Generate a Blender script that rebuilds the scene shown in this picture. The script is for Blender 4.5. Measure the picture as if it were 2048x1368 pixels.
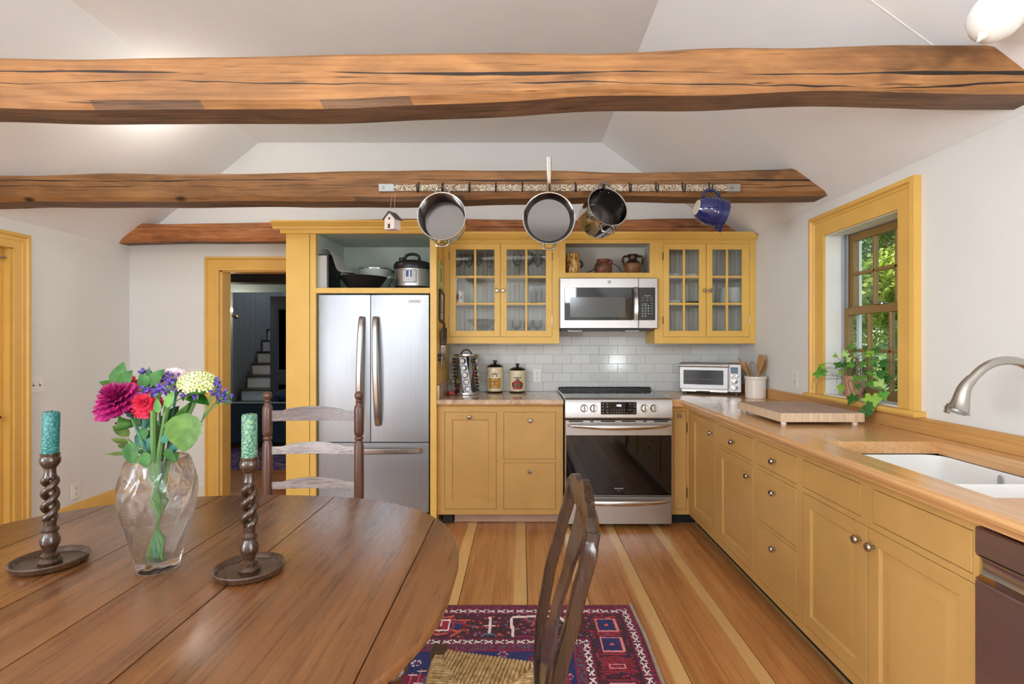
import bpy, bmesh, math, random
import numpy as np
from mathutils import Vector, Matrix, noise as mnoise
from math import sin, cos, pi, sqrt, radians as R

for o in list(bpy.data.objects):
    bpy.data.objects.remove(o, do_unlink=True)
SC = bpy.context.scene
COL = SC.collection
random.seed(7)

# ------------------------------------------------------------------ camera
F, CX, CY, H = 1045.0, 1043.0, 684.0, 1.32      # focal length / vanishing point in px of 2048x1368, eye height
def PX(x, Y): return (x - CX) * Y / F
def PZ(y, Y): return H - (y - CY) * Y / F
def PT(x, y, Y): return Vector((PX(x, Y), Y, PZ(y, Y)))

cam_d = bpy.data.cameras.new('camera')
cam = bpy.data.objects.new('camera', cam_d)
COL.objects.link(cam)
cam.location = (0, 0, H)
cam.rotation_euler = (pi / 2, 0, 0)
cam_d.sensor_width = 36.0
cam_d.lens = F / 2048 * 36.0
cam_d.shift_x = (1024 - CX) / 2048
cam_d.clip_start = 0.05
SC.camera = cam

# ------------------------------------------------------------------ world, sun, fill light at added windows behind the camera, exposure
w = bpy.data.worlds.new('world')
SC.world = w
w.use_nodes = True
wn = w.node_tree.nodes
wl = w.node_tree.links
bg = wn['Background']
sky = wn.new('ShaderNodeTexSky')
sky.sky_type = 'NISHITA'
sky.sun_disc = False
sky.sun_elevation = R(48)
sky.sun_rotation = R(-60)
wl.new(sky.outputs[0], bg.inputs[0])
bg.inputs[1].default_value = 0.28

def light(name, kind, loc, rot, energy, color=(1, 1, 1), **kw):
    d = bpy.data.lights.new(name, kind)
    d.energy = energy
    d.color = color
    for k, v in kw.items():
        setattr(d, k, v)
    o = bpy.data.objects.new(name, d)
    o.location = loc
    o.rotation_euler = rot
    COL.objects.link(o)
    return o
sun_dir = Vector((0.62, -0.25, -0.75))
light('sun', 'SUN', (0, 0, 10), sun_dir.to_track_quat('-Z', 'Y').to_euler(), 7.5, (1.0, 0.95, 0.85), angle=R(0.6))
DAY = (0.86, 0.93, 1.0)                                    # tint of the fill lights at unseen windows put in behind the camera
light('window_fill_light', 'AREA', (-3.50, -1.25, 1.42), (pi / 2 + R(24), 0, -pi / 2), 190, DAY, shape='RECTANGLE', size=1.9, size_y=1.3)
light('window_fill_light', 'AREA', (2.06, -1.30, 1.42), (pi / 2 + R(24), 0, pi / 2), 150, DAY, shape='RECTANGLE', size=1.7, size_y=1.3)
light('window_fill_light', 'AREA', (-1.8, -2.85, 2.52), (pi / 2, 0, 0), 62, DAY, shape='RECTANGLE', size=1.0, size_y=.62)
light('window_fill_light', 'AREA', (0.88, -2.85, 2.34), (pi / 2, 0, 0), 24, DAY, shape='RECTANGLE', size=.54, size_y=.5)

vs = SC.view_settings
vs.view_transform = 'Standard'
vs.look = 'None'
vs.gamma = 1.0
vs.use_curve_mapping = False
vs.exposure = 0.33

# ------------------------------------------------------------------ mesh helpers
class MB:
    """collects plain geometry; build() links it as ONE mesh object"""
    def __init__(s):
        s.v = []; s.f = []
    def add(s, vs_, fs):
        n = len(s.v)
        s.v += [tuple(p) for p in vs_]
        s.f += [tuple(i + n for i in f) for f in fs]
        return s
    def box(s, x0, x1, y0, y1, z0, z1, b=0.0):
        x0, x1 = min(x0, x1), max(x0, x1); y0, y1 = min(y0, y1), max(y0, y1); z0, z1 = min(z0, z1), max(z0, z1)
        b = min(b, (x1 - x0) * .49, (y1 - y0) * .49, (z1 - z0) * .49)
        if b <= 0:
            vs_ = [(x, y, z) for z in (z0, z1) for y in (y0, y1) for x in (x0, x1)]
            return s.add(vs_, [(0, 2, 3, 1), (4, 5, 7, 6), (0, 1, 5, 4), (2, 6, 7, 3), (0, 4, 6, 2), (1, 3, 7, 5)])
        vs_ = []; idx = {}
        lo = (x0, y0, z0); hi = (x1, y1, z1)
        for c in range(8):
            sg = [(c >> k) & 1 for k in range(3)]
            for a in range(3):
                p = []
                for k in range(3):
                    e = hi[k] if sg[k] else lo[k]
                    if k != a: e += -b if sg[k] else b
                    p.append(e)
                idx[(c, a)] = len(vs_); vs_.append(p)
        fs = []
        for a in range(3):
            k1, k2 = [k for k in range(3) if k != a]
            for sd in (0, 1):
                q = []
                for (i, j) in ((0, 0), (1, 0), (1, 1), (0, 1)):
                    c = (sd << a) | (i << k1) | (j << k2)
                    q.append(idx[(c, a)])
                fs.append(q)
            for i in (0, 1):
                for j in (0, 1):
                    c0 = (i << k1) | (j << k2); c1 = c0 | (1 << a)
                    fs.append([idx[(c0, k1)], idx[(c1, k1)], idx[(c1, k2)], idx[(c0, k2)]])
        for c in range(8):
            fs.append([idx[(c, 0)], idx[(c, 1)], idx[(c, 2)]])
        return s.add(vs_, fs)
    def prism(s, poly, a0, a1, axis='y'):
        """poly in the two other axes (x,z)/(y,z)/(x,y), extruded along axis"""
        n = len(poly); vs_ = []
        for a in (a0, a1):
            for (p, q) in poly:
                vs_.append({'x': (a, p, q), 'y': (p, a, q), 'z': (p, q, a)}[axis])
        fs = [tuple(range(n)), tuple(range(2 * n - 1, n - 1, -1))]
        for i in range(n):
            j = (i + 1) % n
            fs.append((i, j, n + j, n + i))
        return s.add(vs_, fs)
    def lathe(s, prof, n=24, M=None, squash=(1, 1), rot0=0.0, twist=None):
        vs_ = []; rings = []
        for k, (r, z) in enumerate(prof):
            if r <= 1e-6:
                rings.append([len(vs_)]); vs_.append(Vector((0, 0, z)))
            else:
                ids = []
                for i in range(n):
                    a = 2 * pi * i / n + rot0
                    ids.append(len(vs_)); vs_.append(Vector((r * cos(a) * squash[0], r * sin(a) * squash[1], z)))
                rings.append(ids)
        fs = []
        for a, b in zip(rings[:-1], rings[1:]):
            if len(a) == 1 and len(b) == 1: continue
            for i in range(n):
                j = (i + 1) % n
                if len(a) == 1: fs.append((a[0], b[j], b[i]))
                elif len(b) == 1: fs.append((a[i], a[j], b[0]))
                else: fs.append((a[i], a[j], b[j], b[i]))
        if M is not None: vs_ = [M @ p for p in vs_]
        return s.add(vs_, fs)
    def tube(s, pts, r, n=8, cap=True, closed=False):
        pts = [Vector(p) for p in pts]; m = len(pts)
        rr = r if isinstance(r, (list, tuple)) else [r] * m
        tang = []
        for i in range(m):
            a = pts[(i - 1) % m] if (closed or i > 0) else pts[i]
            b = pts[(i + 1) % m] if (closed or i < m - 1) else pts[i]
            t = (b - a)
            tang.append(t.normalized() if t.length > 1e-9 else Vector((0, 0, 1)))
        up = Vector((0, 0, 1)) if abs(tang[0].z) < .9 else Vector((1, 0, 0))
        u = tang[0].cross(up).normalized()
        vs_ = []
        for i in range(m):
            t = tang[i]
            u = (u - t * u.dot(t))
            u = u.normalized() if u.length > 1e-6 else t.orthogonal().normalized()
            v = t.cross(u)
            for k in range(n):
                a = 2 * pi * k / n
                vs_.append(pts[i] + (u * cos(a) + v * sin(a)) * rr[i])
        fs = []
        for i in range(m if closed else m - 1):
            i2 = (i + 1) % m
            for k in range(n):
                k2 = (k + 1) % n
                fs.append((i * n + k, i * n + k2, i2 * n + k2, i2 * n + k))
        if cap and not closed:
            fs.append(tuple(range(n - 1, -1, -1))); fs.append(tuple((m - 1) * n + k for k in range(n)))
        return s.add(vs_, fs)
    def sweep(s, pts, sect, up=(0, 0, 1), cap=True):
        """rigid 2-D section (a,b) swept along pts; a is sideways, b along 'up'"""
        pts = [Vector(p) for p in pts]; m = len(pts); vs_ = []
        upv = Vector(up)
        for i in range(m):
            t = (pts[min(i + 1, m - 1)] - pts[max(i - 1, 0)]).normalized()
            side = t.cross(upv).normalized(); u2 = side.cross(t).normalized()
            se = sect(i / (m - 1)) if callable(sect) else sect
            for (a, b) in se: vs_.append(pts[i] + side * a + u2 * b)
        n = len(vs_) // m
        fs = []
        for i in range(m - 1):
            for k in range(n):
                k2 = (k + 1) % n
                fs.append((i * n + k, i * n + k2, (i + 1) * n + k2, (i + 1) * n + k))
        if cap:
            fs.append(tuple(range(n - 1, -1, -1))); fs.append(tuple((m - 1) * n + k for k in range(n)))
        return s.add(vs_, fs)
    def nested(s, u0, u1, v0, v1, loops, mp, back=0.02):
        """rectangular loops (inset, depth) bridged and capped; depth positive = outward"""
        vs_ = []; fs = []
        L = [(0.0, -back)] + list(loops)
        for (i, d) in L:
            for (u, v) in ((u0 + i, v0 + i), (u1 - i, v0 + i), (u1 - i, v1 - i), (u0 + i, v1 - i)):
                vs_.append(mp(u, v, d))
        for k in range(len(L) - 1):
            for a in range(4):
                b = (a + 1) % 4
                fs.append((k * 4 + a, k * 4 + b, (k + 1) * 4 + b, (k + 1) * 4 + a))
        e = (len(L) - 1) * 4
        fs.append((e, e + 1, e + 2, e + 3)); fs.append((3, 2, 1, 0))
        return s.add(vs_, fs)
    def xform(s, M, start=0):
        for i in range(start, len(s.v)):
            s.v[i] = tuple(M @ Vector(s.v[i]))
        return s
    def mesh(s, name, mat, smooth=True, angle=35, fixn=True):
        me = bpy.data.meshes.new(name)
        me.from_pydata(s.v, [], s.f)
        if fixn:
            bm = bmesh.new(); bm.from_mesh(me)
            bmesh.ops.recalc_face_normals(bm, faces=bm.faces)
            bm.to_mesh(me); bm.free()
        if smooth:
            me.polygons.foreach_set('use_smooth', [True] * len(me.polygons))
            me.set_sharp_from_angle(angle=R(angle))
        if mat: me.materials.append(mat)
        me.update()
        return me

WORLD = {}
def link(name, me, parent=None):
    o = bpy.data.objects.new(name, me)
    COL.objects.link(o)
    if parent is not None:
        o.parent = parent
        if parent.name in WORLD:
            o.matrix_parent_inverse = Matrix.Translation(-Vector(WORLD[parent.name]))
    return o
def part(name, mb, mat, parent, smooth=True, angle=35, fixn=True):
    me = mb if isinstance(mb, bpy.types.Mesh) else mb.mesh(name, mat, smooth, angle, fixn)
    return link(name, me, parent)
def tag(o, label, cat, group=None, kind=None):
    o['label'] = label; o['category'] = cat
    if group: o['group'] = group
    if kind: o['kind'] = kind
    return o
def thing(name, label, cat, loc=(0, 0, 0), rotz=0.0, group=None, world=False):
    o = bpy.data.objects.new(name, None)
    COL.objects.link(o)
    o.empty_display_size = .05
    o.location = loc
    o.rotation_euler = (0, 0, rotz)
    tag(o, label, cat, group)
    if world: WORLD[o.name] = tuple(loc)
    return o
def single(name, mb, mat, label, cat, group=None, loc=None, **kw):
    o = part(name, mb, mat, None, **kw)
    if loc is not None: o.location = loc
    return tag(o, label, cat, group)
def struct(name, mb, mat, parent=None, **kw):
    o = part(name, mb, mat, parent, **kw)
    if parent is None: o['kind'] = 'structure'
    return o
def dup(root, loc, rot=None, label=None, group=None):
    r = root.copy(); COL.objects.link(r); r.location = loc
    if rot is not None: r.rotation_euler = rot
    if label: r['label'] = label
    if group: r['group'] = group
    for ch in list(root.children):
        c = ch.copy(); COL.objects.link(c); c.parent = r
        for g in list(ch.children):
            d = g.copy(); COL.objects.link(d); d.parent = c
    return r
def text_mesh(body, size, M, mat, ext=0.0008, align='CENTER', name='lettering'):
    cu = bpy.data.curves.new('txt', 'FONT')
    cu.body = body; cu.size = size; cu.extrude = ext; cu.align_x = align; cu.align_y = 'CENTER'
    cu.resolution_u = 2
    o = bpy.data.objects.new('txt', cu); COL.objects.link(o)
    bpy.context.view_layer.update()
    dg = bpy.context.evaluated_depsgraph_get()
    me = bpy.data.meshes.new_from_object(o.evaluated_get(dg))
    me.name = name
    bpy.data.objects.remove(o, do_unlink=True)
    me.transform(M)
    me.materials.clear(); me.materials.append(mat)
    return me
def fac(axis):   # text facing -Y or -X
    if axis == '-y': return Matrix.Rotation(pi / 2, 4, 'X')
    return Matrix.Rotation(-pi / 2, 4, 'Z') @ Matrix.Rotation(pi / 2, 4, 'X')
def T(x, y, z): return Matrix.Translation((x, y, z))
def axis_M(loc, d):
    """matrix that sends local +Z to direction d"""
    return Matrix.Translation(loc) @ Vector(d).to_track_quat('Z', 'Y').to_matrix().to_4x4()
def arc(c, r, a0, a1, n, plane='xz'):
    out = []
    for i in range(n + 1):
        a = a0 + (a1 - a0) * i / n
        p = {'xz': (r * cos(a), 0, r * sin(a)), 'yz': (0, r * cos(a), r * sin(a)), 'xy': (r * cos(a), r * sin(a), 0)}[plane]
        out.append(Vector(c) + Vector(p))
    return out
def smoothpath(pts, n=6):
    """Catmull-Rom through pts"""
    P = [Vector(p) for p in pts]; out = []
    for i in range(len(P) - 1):
        p0 = P[max(i - 1, 0)]; p1 = P[i]; p2 = P[i + 1]; p3 = P[min(i + 2, len(P) - 1)]
        for k in range(n):
            t = k / n
            out.append(.5 * ((2 * p1) + (p2 - p0) * t + (2 * p0 - 5 * p1 + 4 * p2 - p3) * t * t + (3 * p1 - p0 - 3 * p2 + p3) * t ** 3))
    out.append(P[-1])
    return out
# ------------------------------------------------------------------ materials
def L1(c):
    c = c / 255.0
    return c / 12.92 if c <= .04045 else ((c + .055) / 1.055) ** 2.4
def C(r, g, b): return (L1(r), L1(g), L1(b), 1.0)
class NT:
    def __init__(s, name):
        s.m = bpy.data.materials.new(name); s.m.use_nodes = True
        s.t = s.m.node_tree; s.b = s.t.nodes['Principled BSDF']; s.out = s.t.nodes['Material Output']
    def n(s, typ, **kw):
        nd = s.t.nodes.new('ShaderNode' + typ)
        for k, v in kw.items():
            if k[0] == '_': nd.inputs[int(k[1:])].default_value = v
            else: setattr(nd, k, v)
        return nd
    def l(s, a, b): s.t.links.new(a, b)
    def coord(s, scale=(1, 1, 1), src='Object', rnd=0.0):
        tc = s.n('TexCoord'); mp = s.n('Mapping')
        mp.inputs['Scale'].default_value = scale
        s.l(tc.outputs[src], mp.inputs['Vector'])
        if rnd:
            oi = s.n('ObjectInfo'); mu = s.n('Math', operation='MULTIPLY', _1=rnd)
            s.l(oi.outputs['Random'], mu.inputs[0])
            cx = s.n('CombineXYZ'); s.l(mu.outputs[0], cx.inputs[0]); s.l(mu.outputs[0], cx.inputs[1]); s.l(mu.outputs[0], cx.inputs[2])
            s.l(cx.outputs[0], mp.inputs['Location'])
        return mp.outputs[0]
    def noise(s, vec, scale, detail=4, dist=0.0, rough=.55):
        nd = s.n('TexNoise'); nd.inputs['Scale'].default_value = scale; nd.inputs['Detail'].default_value = detail
        nd.inputs['Distortion'].default_value = dist; nd.inputs['Roughness'].default_value = rough
        s.l(vec, nd.inputs['Vector'])
        return nd.outputs['Fac']
    def ramp(s, fac_, stops, interp='LINEAR'):
        nd = s.n('ValToRGB'); cr = nd.color_ramp; cr.interpolation = interp
        while len(cr.elements) < len(stops): cr.elements.new(.5)
        for e, (p, c) in zip(cr.elements, stops):
            e.position = p; e.color = c if len(c) == 4 else (*c, 1)
        s.l(fac_, nd.inputs[0])
        return nd.outputs[0]
    def mix(s, fac_, a, b, blend='MIX'):
        nd = s.n('Mix', data_type='RGBA', blend_type=blend)
        for sock, v in ((nd.inputs[0], fac_), (nd.inputs[6], a), (nd.inputs[7], b)):
            if isinstance(v, (int, float, tuple)): sock.default_value = v
            else: s.l(v, sock)
        return nd.outputs[2]
    def math(s, op, a, b=0.0):
        nd = s.n('Math', operation=op)
        for sock, v in ((nd.inputs[0], a), (nd.inputs[1], b)):
            if isinstance(v, (int, float)): sock.default_value = v
            else: s.l(v, sock)
        return nd.outputs[0]
    def bump(s, h, strength=.2, dist=.01):
        nd = s.n('Bump'); nd.inputs['Strength'].default_value = strength; nd.inputs['Distance'].default_value = dist
        s.l(h, nd.inputs['Height']); s.l(nd.outputs[0], s.b.inputs['Normal'])
    def set(s, **kw):
        for k, v in kw.items():
            k = k.replace('_', ' ')
            if hasattr(v, 'node'): s.l(v, s.b.inputs[k])
            else: s.b.inputs[k].default_value = v
        return s
G0 = (0, 0, 0, 1); G1 = (1, 1, 1, 1)
def dark(c, k): return (c[0] * k, c[1] * k, c[2] * k, 1)

def paint(name, c, rough=.5, var=.05, bump=.06, sc=9, spec=.4, coat=0.0):
    g = NT(name); v = g.coord()
    n = g.noise(v, sc, 5)
    g.set(Base_Color=g.ramp(n, [(.3, dark(c, 1 - var)), (.7, dark(c, 1 + var))]), Roughness=rough)
    g.b.inputs['Specular IOR Level'].default_value = spec
    if coat: g.b.inputs['Coat Weight'].default_value = coat; g.b.inputs['Coat Roughness'].default_value = .12
    if bump: g.bump(g.noise(v, sc * 22, 3), bump, .004)
    return g.m
def plain(name, c, rough=.5, metal=0.0, spec=.5, emit=0.0, ecol=None, coat=0.0):
    g = NT(name); g.set(Base_Color=c, Roughness=rough, Metallic=metal)
    g.b.inputs['Specular IOR Level'].default_value = spec
    if emit:
        g.b.inputs['Emission Color'].default_value = ecol or c; g.b.inputs['Emission Strength'].default_value = emit
    if coat: g.b.inputs['Coat Weight'].default_value = coat; g.b.inputs['Coat Roughness'].default_value = .08
    return g.m
def brushed(name, c, rough=.28, axis='x', amt=.03):
    g = NT(name)
    sc = {'x': (2, 260, 260), 'y': (260, 2, 260), 'z': (260, 260, 2)}[axis]
    n = g.noise(g.coord(sc), 1.0, 3)
    big = g.noise(g.coord((3, 3, 3)), 1.0, 3)
    g.set(Base_Color=g.ramp(n, [(.2, dark(c, .90)), (.8, dark(c, 1.06))]), Metallic=1.0)
    r = g.math('MULTIPLY_ADD', n, .10); 
    rr = g.math('ADD', g.math('MULTIPLY', n, .10), g.math('MULTIPLY', big, .10))
    g.set(Roughness=g.math('ADD', rr, rough - .10))
    g.bump(n, amt, .002)
    return g.m
def wood(name, dk, md, lt, axis='y', along=.8, across=9.0, rough=.4, rnd=0.0, streak=.35, coat=0.0, bump=.12, knots=0.0, sap=None, dist=1.0, worn=None, specks=0.0, tone=0.0):
    g = NT(name)
    def sc(a, b): return {'x': (a, b, b), 'y': (b, a, b), 'z': (b, b, a)}[axis]
    v = g.coord(sc(along, across), rnd=rnd)
    n = g.noise(v, 1.0, 6, dist)
    col = g.ramp(n, [(.28, dk), (.5, md), (.72, lt)])
    fv = g.coord(sc(along * 2.2, across * 14), rnd=rnd)
    fn = g.noise(fv, 1.0, 3, .3)
    col = g.mix(streak, col, g.ramp(fn, [(.32, dark(dk, .62)), (.62, lt)]))
    if sap:
        tc = g.n('TexCoord'); sp = g.n('SeparateXYZ'); g.l(tc.outputs['Generated'], sp.inputs[0])
        wob = g.math('MULTIPLY', g.math('SUBTRACT', g.noise(g.coord(sc(.5, .5), rnd=rnd), 1.0, 3), .5), .22)
        e = g.math('ADD', sp.outputs[0], wob)
        col = g.mix(g.ramp(e, [(.80, G0), (.83, G1)]), col, sap)
    if worn:
        wn_ = g.noise(g.coord(sc(2.0, 6.0), rnd=rnd), 1.0, 5)
        col = g.mix(g.ramp(wn_, [(.52, G0), (.68, (.75, .75, .75, 1))]), col, worn)
    if knots:
        vo = g.n('TexVoronoi'); vo.inputs['Scale'].default_value = knots
        g.l(g.coord(sc(.62, 1.0), rnd=rnd), vo.inputs['Vector'])
        col = g.mix(g.ramp(vo.outputs['Distance'], [(.015, G1), (.06, G0)]), col, dark(dk, .30))
    if specks:
        sn = g.noise(g.coord(sc(8, 60), rnd=rnd), 1.0, 2)
        col = g.mix(g.ramp(sn, [(.66, G0), (.74, (specks, specks, specks, 1))]), col, dark(dk, .35))
    if tone:
        oi = g.n('ObjectInfo'); h5 = g.n('HueSaturation')
        g.l(g.math('ADD', g.math('MULTIPLY', oi.outputs['Random'], tone), 1 - tone * .6), h5.inputs['Value']); g.l(col, h5.inputs['Color']); col = h5.outputs[0]
    g.set(Base_Color=col, Roughness=g.ramp(fn, [(.2, (rough * .8,) * 3), (.8, (rough * 1.25,) * 3)]))
    if coat: g.b.inputs['Coat Weight'].default_value = coat; g.b.inputs['Coat Roughness'].default_value = .18
    if bump: g.bump(fn, bump, .003)
    return g.m
def archglass(name, tint=(1, 1, 1, 1), refl=.10):
    g = NT(name)
    tr = g.n('BsdfTransparent'); tr.inputs[0].default_value = tint
    gl = g.n('BsdfGlossy'); gl.inputs['Roughness'].default_value = .02
    lw = g.n('LayerWeight'); lw.inputs[0].default_value = refl * 2
    mx = g.n('MixShader')
    g.l(g.math('MINIMUM', g.math('ADD', g.math('MULTIPLY', lw.outputs['Fresnel'], .6), refl * .35), .9), mx.inputs[0])
    g.l(tr.outputs[0], mx.inputs[1]); g.l(gl.outputs[0], mx.inputs[2]); g.l(mx.outputs[0], g.out.inputs[0])
    return g.m
def realglass(name, c=(1, 1, 1, 1), ior=1.48, clear=.35, rough=0.0):
    g = NT(name)
    gl = g.n('BsdfGlass'); gl.inputs['Color'].default_value = c; gl.inputs['IOR'].default_value = ior; gl.inputs['Roughness'].default_value = rough
    tr = g.n('BsdfTransparent'); tr.inputs[0].default_value = c
    mx = g.n('MixShader'); mx.inputs[0].default_value = clear
    g.l(gl.outputs[0], mx.inputs[1]); g.l(tr.outputs[0], mx.inputs[2]); g.l(mx.outputs[0], g.out.inputs[0])
    return g.m

M = {}
M['wall'] = paint('white_plaster', C(226, 225, 222), .85, .012, .10, 4, .2)
M['ceil'] = paint('ceiling_plaster', C(236, 237, 238), .9, .012, .10, 4, .2)
M['yellow'] = paint('yellow_paint', C(231, 187, 94), .42, .04, .05, 6, .45)
M['mustard'] = paint('mustard_paint', C(201, 158, 92), .40, .05, .05, 6, .45)
M['casing'] = paint('ochre_trim_paint', C(224, 178, 92), .42, .05, .05, 6, .45)
M['cream'] = paint('cream_paint', C(222, 216, 196), .5, .03, .05, 6)
M['inside'] = paint('cabinet_interior_paint', C(206, 203, 196), .6, .03, .03, 6)
M['inside_g'] = paint('pale_green_interior_paint', C(196, 208, 198), .6, .03, .03, 6)
M['sash'] = paint('brown_sash_paint', C(142, 110, 62), .45, .06, .05, 8)
M['white_trim'] = paint('white_trim_paint', C(232, 231, 224), .5, .03, .05, 8)
M['jamb'] = plain('grey_jamb_liner', C(168, 172, 176), .4)
M['plastic_w'] = plain('white_plastic', C(232, 230, 224), .35)
M['slot'] = plain('dark_slot', C(40, 38, 36), .6)
M['black'] = plain('black_plastic', C(22, 22, 24), .35)
M['blackmat'] = plain('black_toe_kick', C(20, 20, 24), .7)
M['bglass'] = plain('black_glass', C(9, 9, 11), .04, 0, .6)
M['cooktop'] = plain('black_ceramic_cooktop', C(14, 14, 16), .06, 0, .7)
M['steel_x'] = brushed('brushed_steel_horizontal', C(192, 190, 188), .34, 'x')
M['steel_z'] = brushed('brushed_steel_vertical', C(160, 163, 168), .36, 'z')
M['steel_y'] = brushed('brushed_dark_steel', C(178, 164, 166), .36, 'y')
M['steel'] = plain('polished_steel', C(205, 204, 202), .16, 1.0)
M['pot_out'] = plain('polished_pot_steel', C(200, 198, 194), .10, 1.0)
M['pot_in'] = brushed('worn_pot_steel', C(132, 130, 128), .18, 'z', .02)
M['nickel'] = plain('brushed_nickel', C(190, 186, 180), .24, 1.0)
M['pewter'] = plain('pewter', C(170, 165, 158), .22, 1.0)
M['iron'] = plain('dark_iron', C(70, 62, 56), .5, .9)
M['galv'] = plain('galvanised_steel', C(176, 180, 180), .42, .9)
def _rust():
    g = NT('rusty_flaking_bar'); n = g.noise(g.coord(), 210, 4)
    col = g.ramp(n, [(.40, C(92, 62, 40)), (.47, C(150, 120, 84)), (.54, C(214, 208, 190)), (.7, C(226, 222, 208))])
    g.set(Base_Color=col, Roughness=.6, Metallic=.15); g.bump(n, .4, .003); return g.m
M['rust'] = _rust()
M['glass'] = archglass('pane_glass', (.97, .985, .98, 1), .10)
M['winglass'] = archglass('window_glass', (.98, .99, .99, 1), .06)
M['thinglass'] = realglass('clear_drinking_glass', (1, 1, 1, 1), 1.35, .55)
M['crystal'] = realglass('cut_crystal', (.99, .99, .995, 1), 1.36, .22)
M['water'] = realglass('water', (.97, .985, .98, 1), 1.12, .6)
M['tile'] = None
def _tile():
    g = NT('white_glazed_tile'); oi = g.n('ObjectInfo')
    g.set(Base_Color=g.ramp(oi.outputs['Random'], [(0, C(205, 208, 207)), (1, C(216, 218, 216))]), Roughness=.10)
    g.bump(g.noise(g.coord(), 14, 2), .05, .01); return g.m
M['tile'] = _tile()
M['grout'] = paint('grout', C(196, 196, 192), .9, .03)
M['floor'] = wood('pine_floor', C(158, 92, 46), C(202, 136, 76), C(222, 164, 100), 'y', .6, 9, .28, 40.0, .24, .4, .06, 2.0, C(232, 188, 122), 1.8, None, 0.0, .22)
M['hallfloor'] = wood('pine_hall_floor', C(140, 78, 34), C(168, 100, 48), C(190, 122, 62), 'x', .6, 8, .35, 30.0, .35, .2, .06)
M['table'] = wood('oak_table_top', C(82, 48, 24), C(116, 72, 39), C(140, 93, 53), 'y', .9, 6, .28, 23.0, .34, .25, .10, 0, None, .9, None, .35, .30)
M['tablew'] = wood('oak_table_base', C(58, 32, 16), C(86, 50, 26), C(112, 68, 36), 'z', 1.2, 14, .32, 0, .5, .2)
M['candlew'] = wood('dark_turned_oak', C(36, 22, 14), C(60, 38, 24), C(82, 54, 34), 'z', 2, 30, .26, 0, .3, .3)
M['chair_a'] = wood('worn_dark_chair_wood', C(60, 34, 24), C(88, 54, 40), C(112, 74, 58), 'z', 3, 26, .32, 0, .5, .2)
M['slat_a'] = wood('sheen_slat_wood', C(84, 70, 66), C(112, 96, 92), C(146, 130, 126), 'x', 1.6, 30, .22, 7.0, .6, .3)  # slat wood greyed and lightened to imitate a bluish sheen
M['slat_b'] = wood('worn_sheen_slat_wood', C(92, 78, 76), C(150, 138, 134), C(198, 190, 186), 'x', 1.3, 30, .30, 7.0, .5, .1, .15, 0, None, 1.8, C(204, 198, 196))  # worn whitish grain, with the bluish sheen also put into the colour
M['chair_b'] = wood('mahogany', C(26, 14, 10), C(44, 24, 16), C(60, 34, 22), 'z', 2, 22, .26, 0, .25, .35)
M['maple'] = wood('maple_worktop', C(206, 150, 96), C(220, 166, 110), C(230, 184, 132), 'y', .7, 10, .22, 0, .35, .4, .04)
M['maple_s'] = wood('maple_splash', C(190, 136, 74), C(206, 154, 90), C(218, 170, 106), 'y', .8, 9, .34, 0, .4, .2, .05)
M['block'] = wood('end_grain_side', C(204, 172, 138), C(218, 190, 158), C(230, 206, 176), 'z', 3, 12, .5, 9.0, .4, 0, .06)
M['blocktop'] = wood('worn_board_top', C(160, 130, 116), C(182, 152, 136), C(204, 178, 160), 'y', 3, 16, .55, 5.0, .4, 0, .08)
M['rawwood'] = wood('raw_pine_kick', C(158, 122, 100), C(184, 146, 124), C(200, 166, 144), 'x', .8, 9, .55, 0, .35, 0, .1, 5)
M['spoon'] = wood('spoon_wood', C(166, 118, 70), C(188, 140, 90), C(208, 164, 114), 'z', 5, 60, .45, 4.0, .4)
M['rush'] = None
def _rush():
    g = NT('rush'); n = g.noise(g.coord((30, 30, 30)), 2.0, 4)
    g.set(Base_Color=g.ramp(n, [(.3, C(150, 114, 68)), (.55, C(204, 168, 112)), (.75, C(222, 192, 140))]), Roughness=.7); return g.m
M['rush'] = _rush()
def _stone():
    g = NT('pink_granite'); v = g.coord()
    n = g.noise(v, 9, 8, 1.4); n2 = g.noise(v, 90, 4)
    c = g.ramp(n, [(.3, C(170, 136, 112)), (.5, C(206, 176, 148)), (.7, C(224, 200, 174))])
    c = g.mix(g.ramp(n2, [(.6, G0), (.7, (.6, .6, .6, 1))]), c, C(120, 84, 66))
    g.set(Base_Color=c, Roughness=.12); return g.m
M['stone'] = _stone()
M['porcelain'] = plain('white_porcelain', C(240, 240, 238), .10, 0, .5)
M['ceramic'] = plain('white_stoneware', C(232, 224, 214), .22)
M['cream_c'] = plain('cream_canister', C(228, 212, 176), .15)
M['lid_c'] = plain('black_glazed_lid', C(28, 22, 20), .12)
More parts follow.
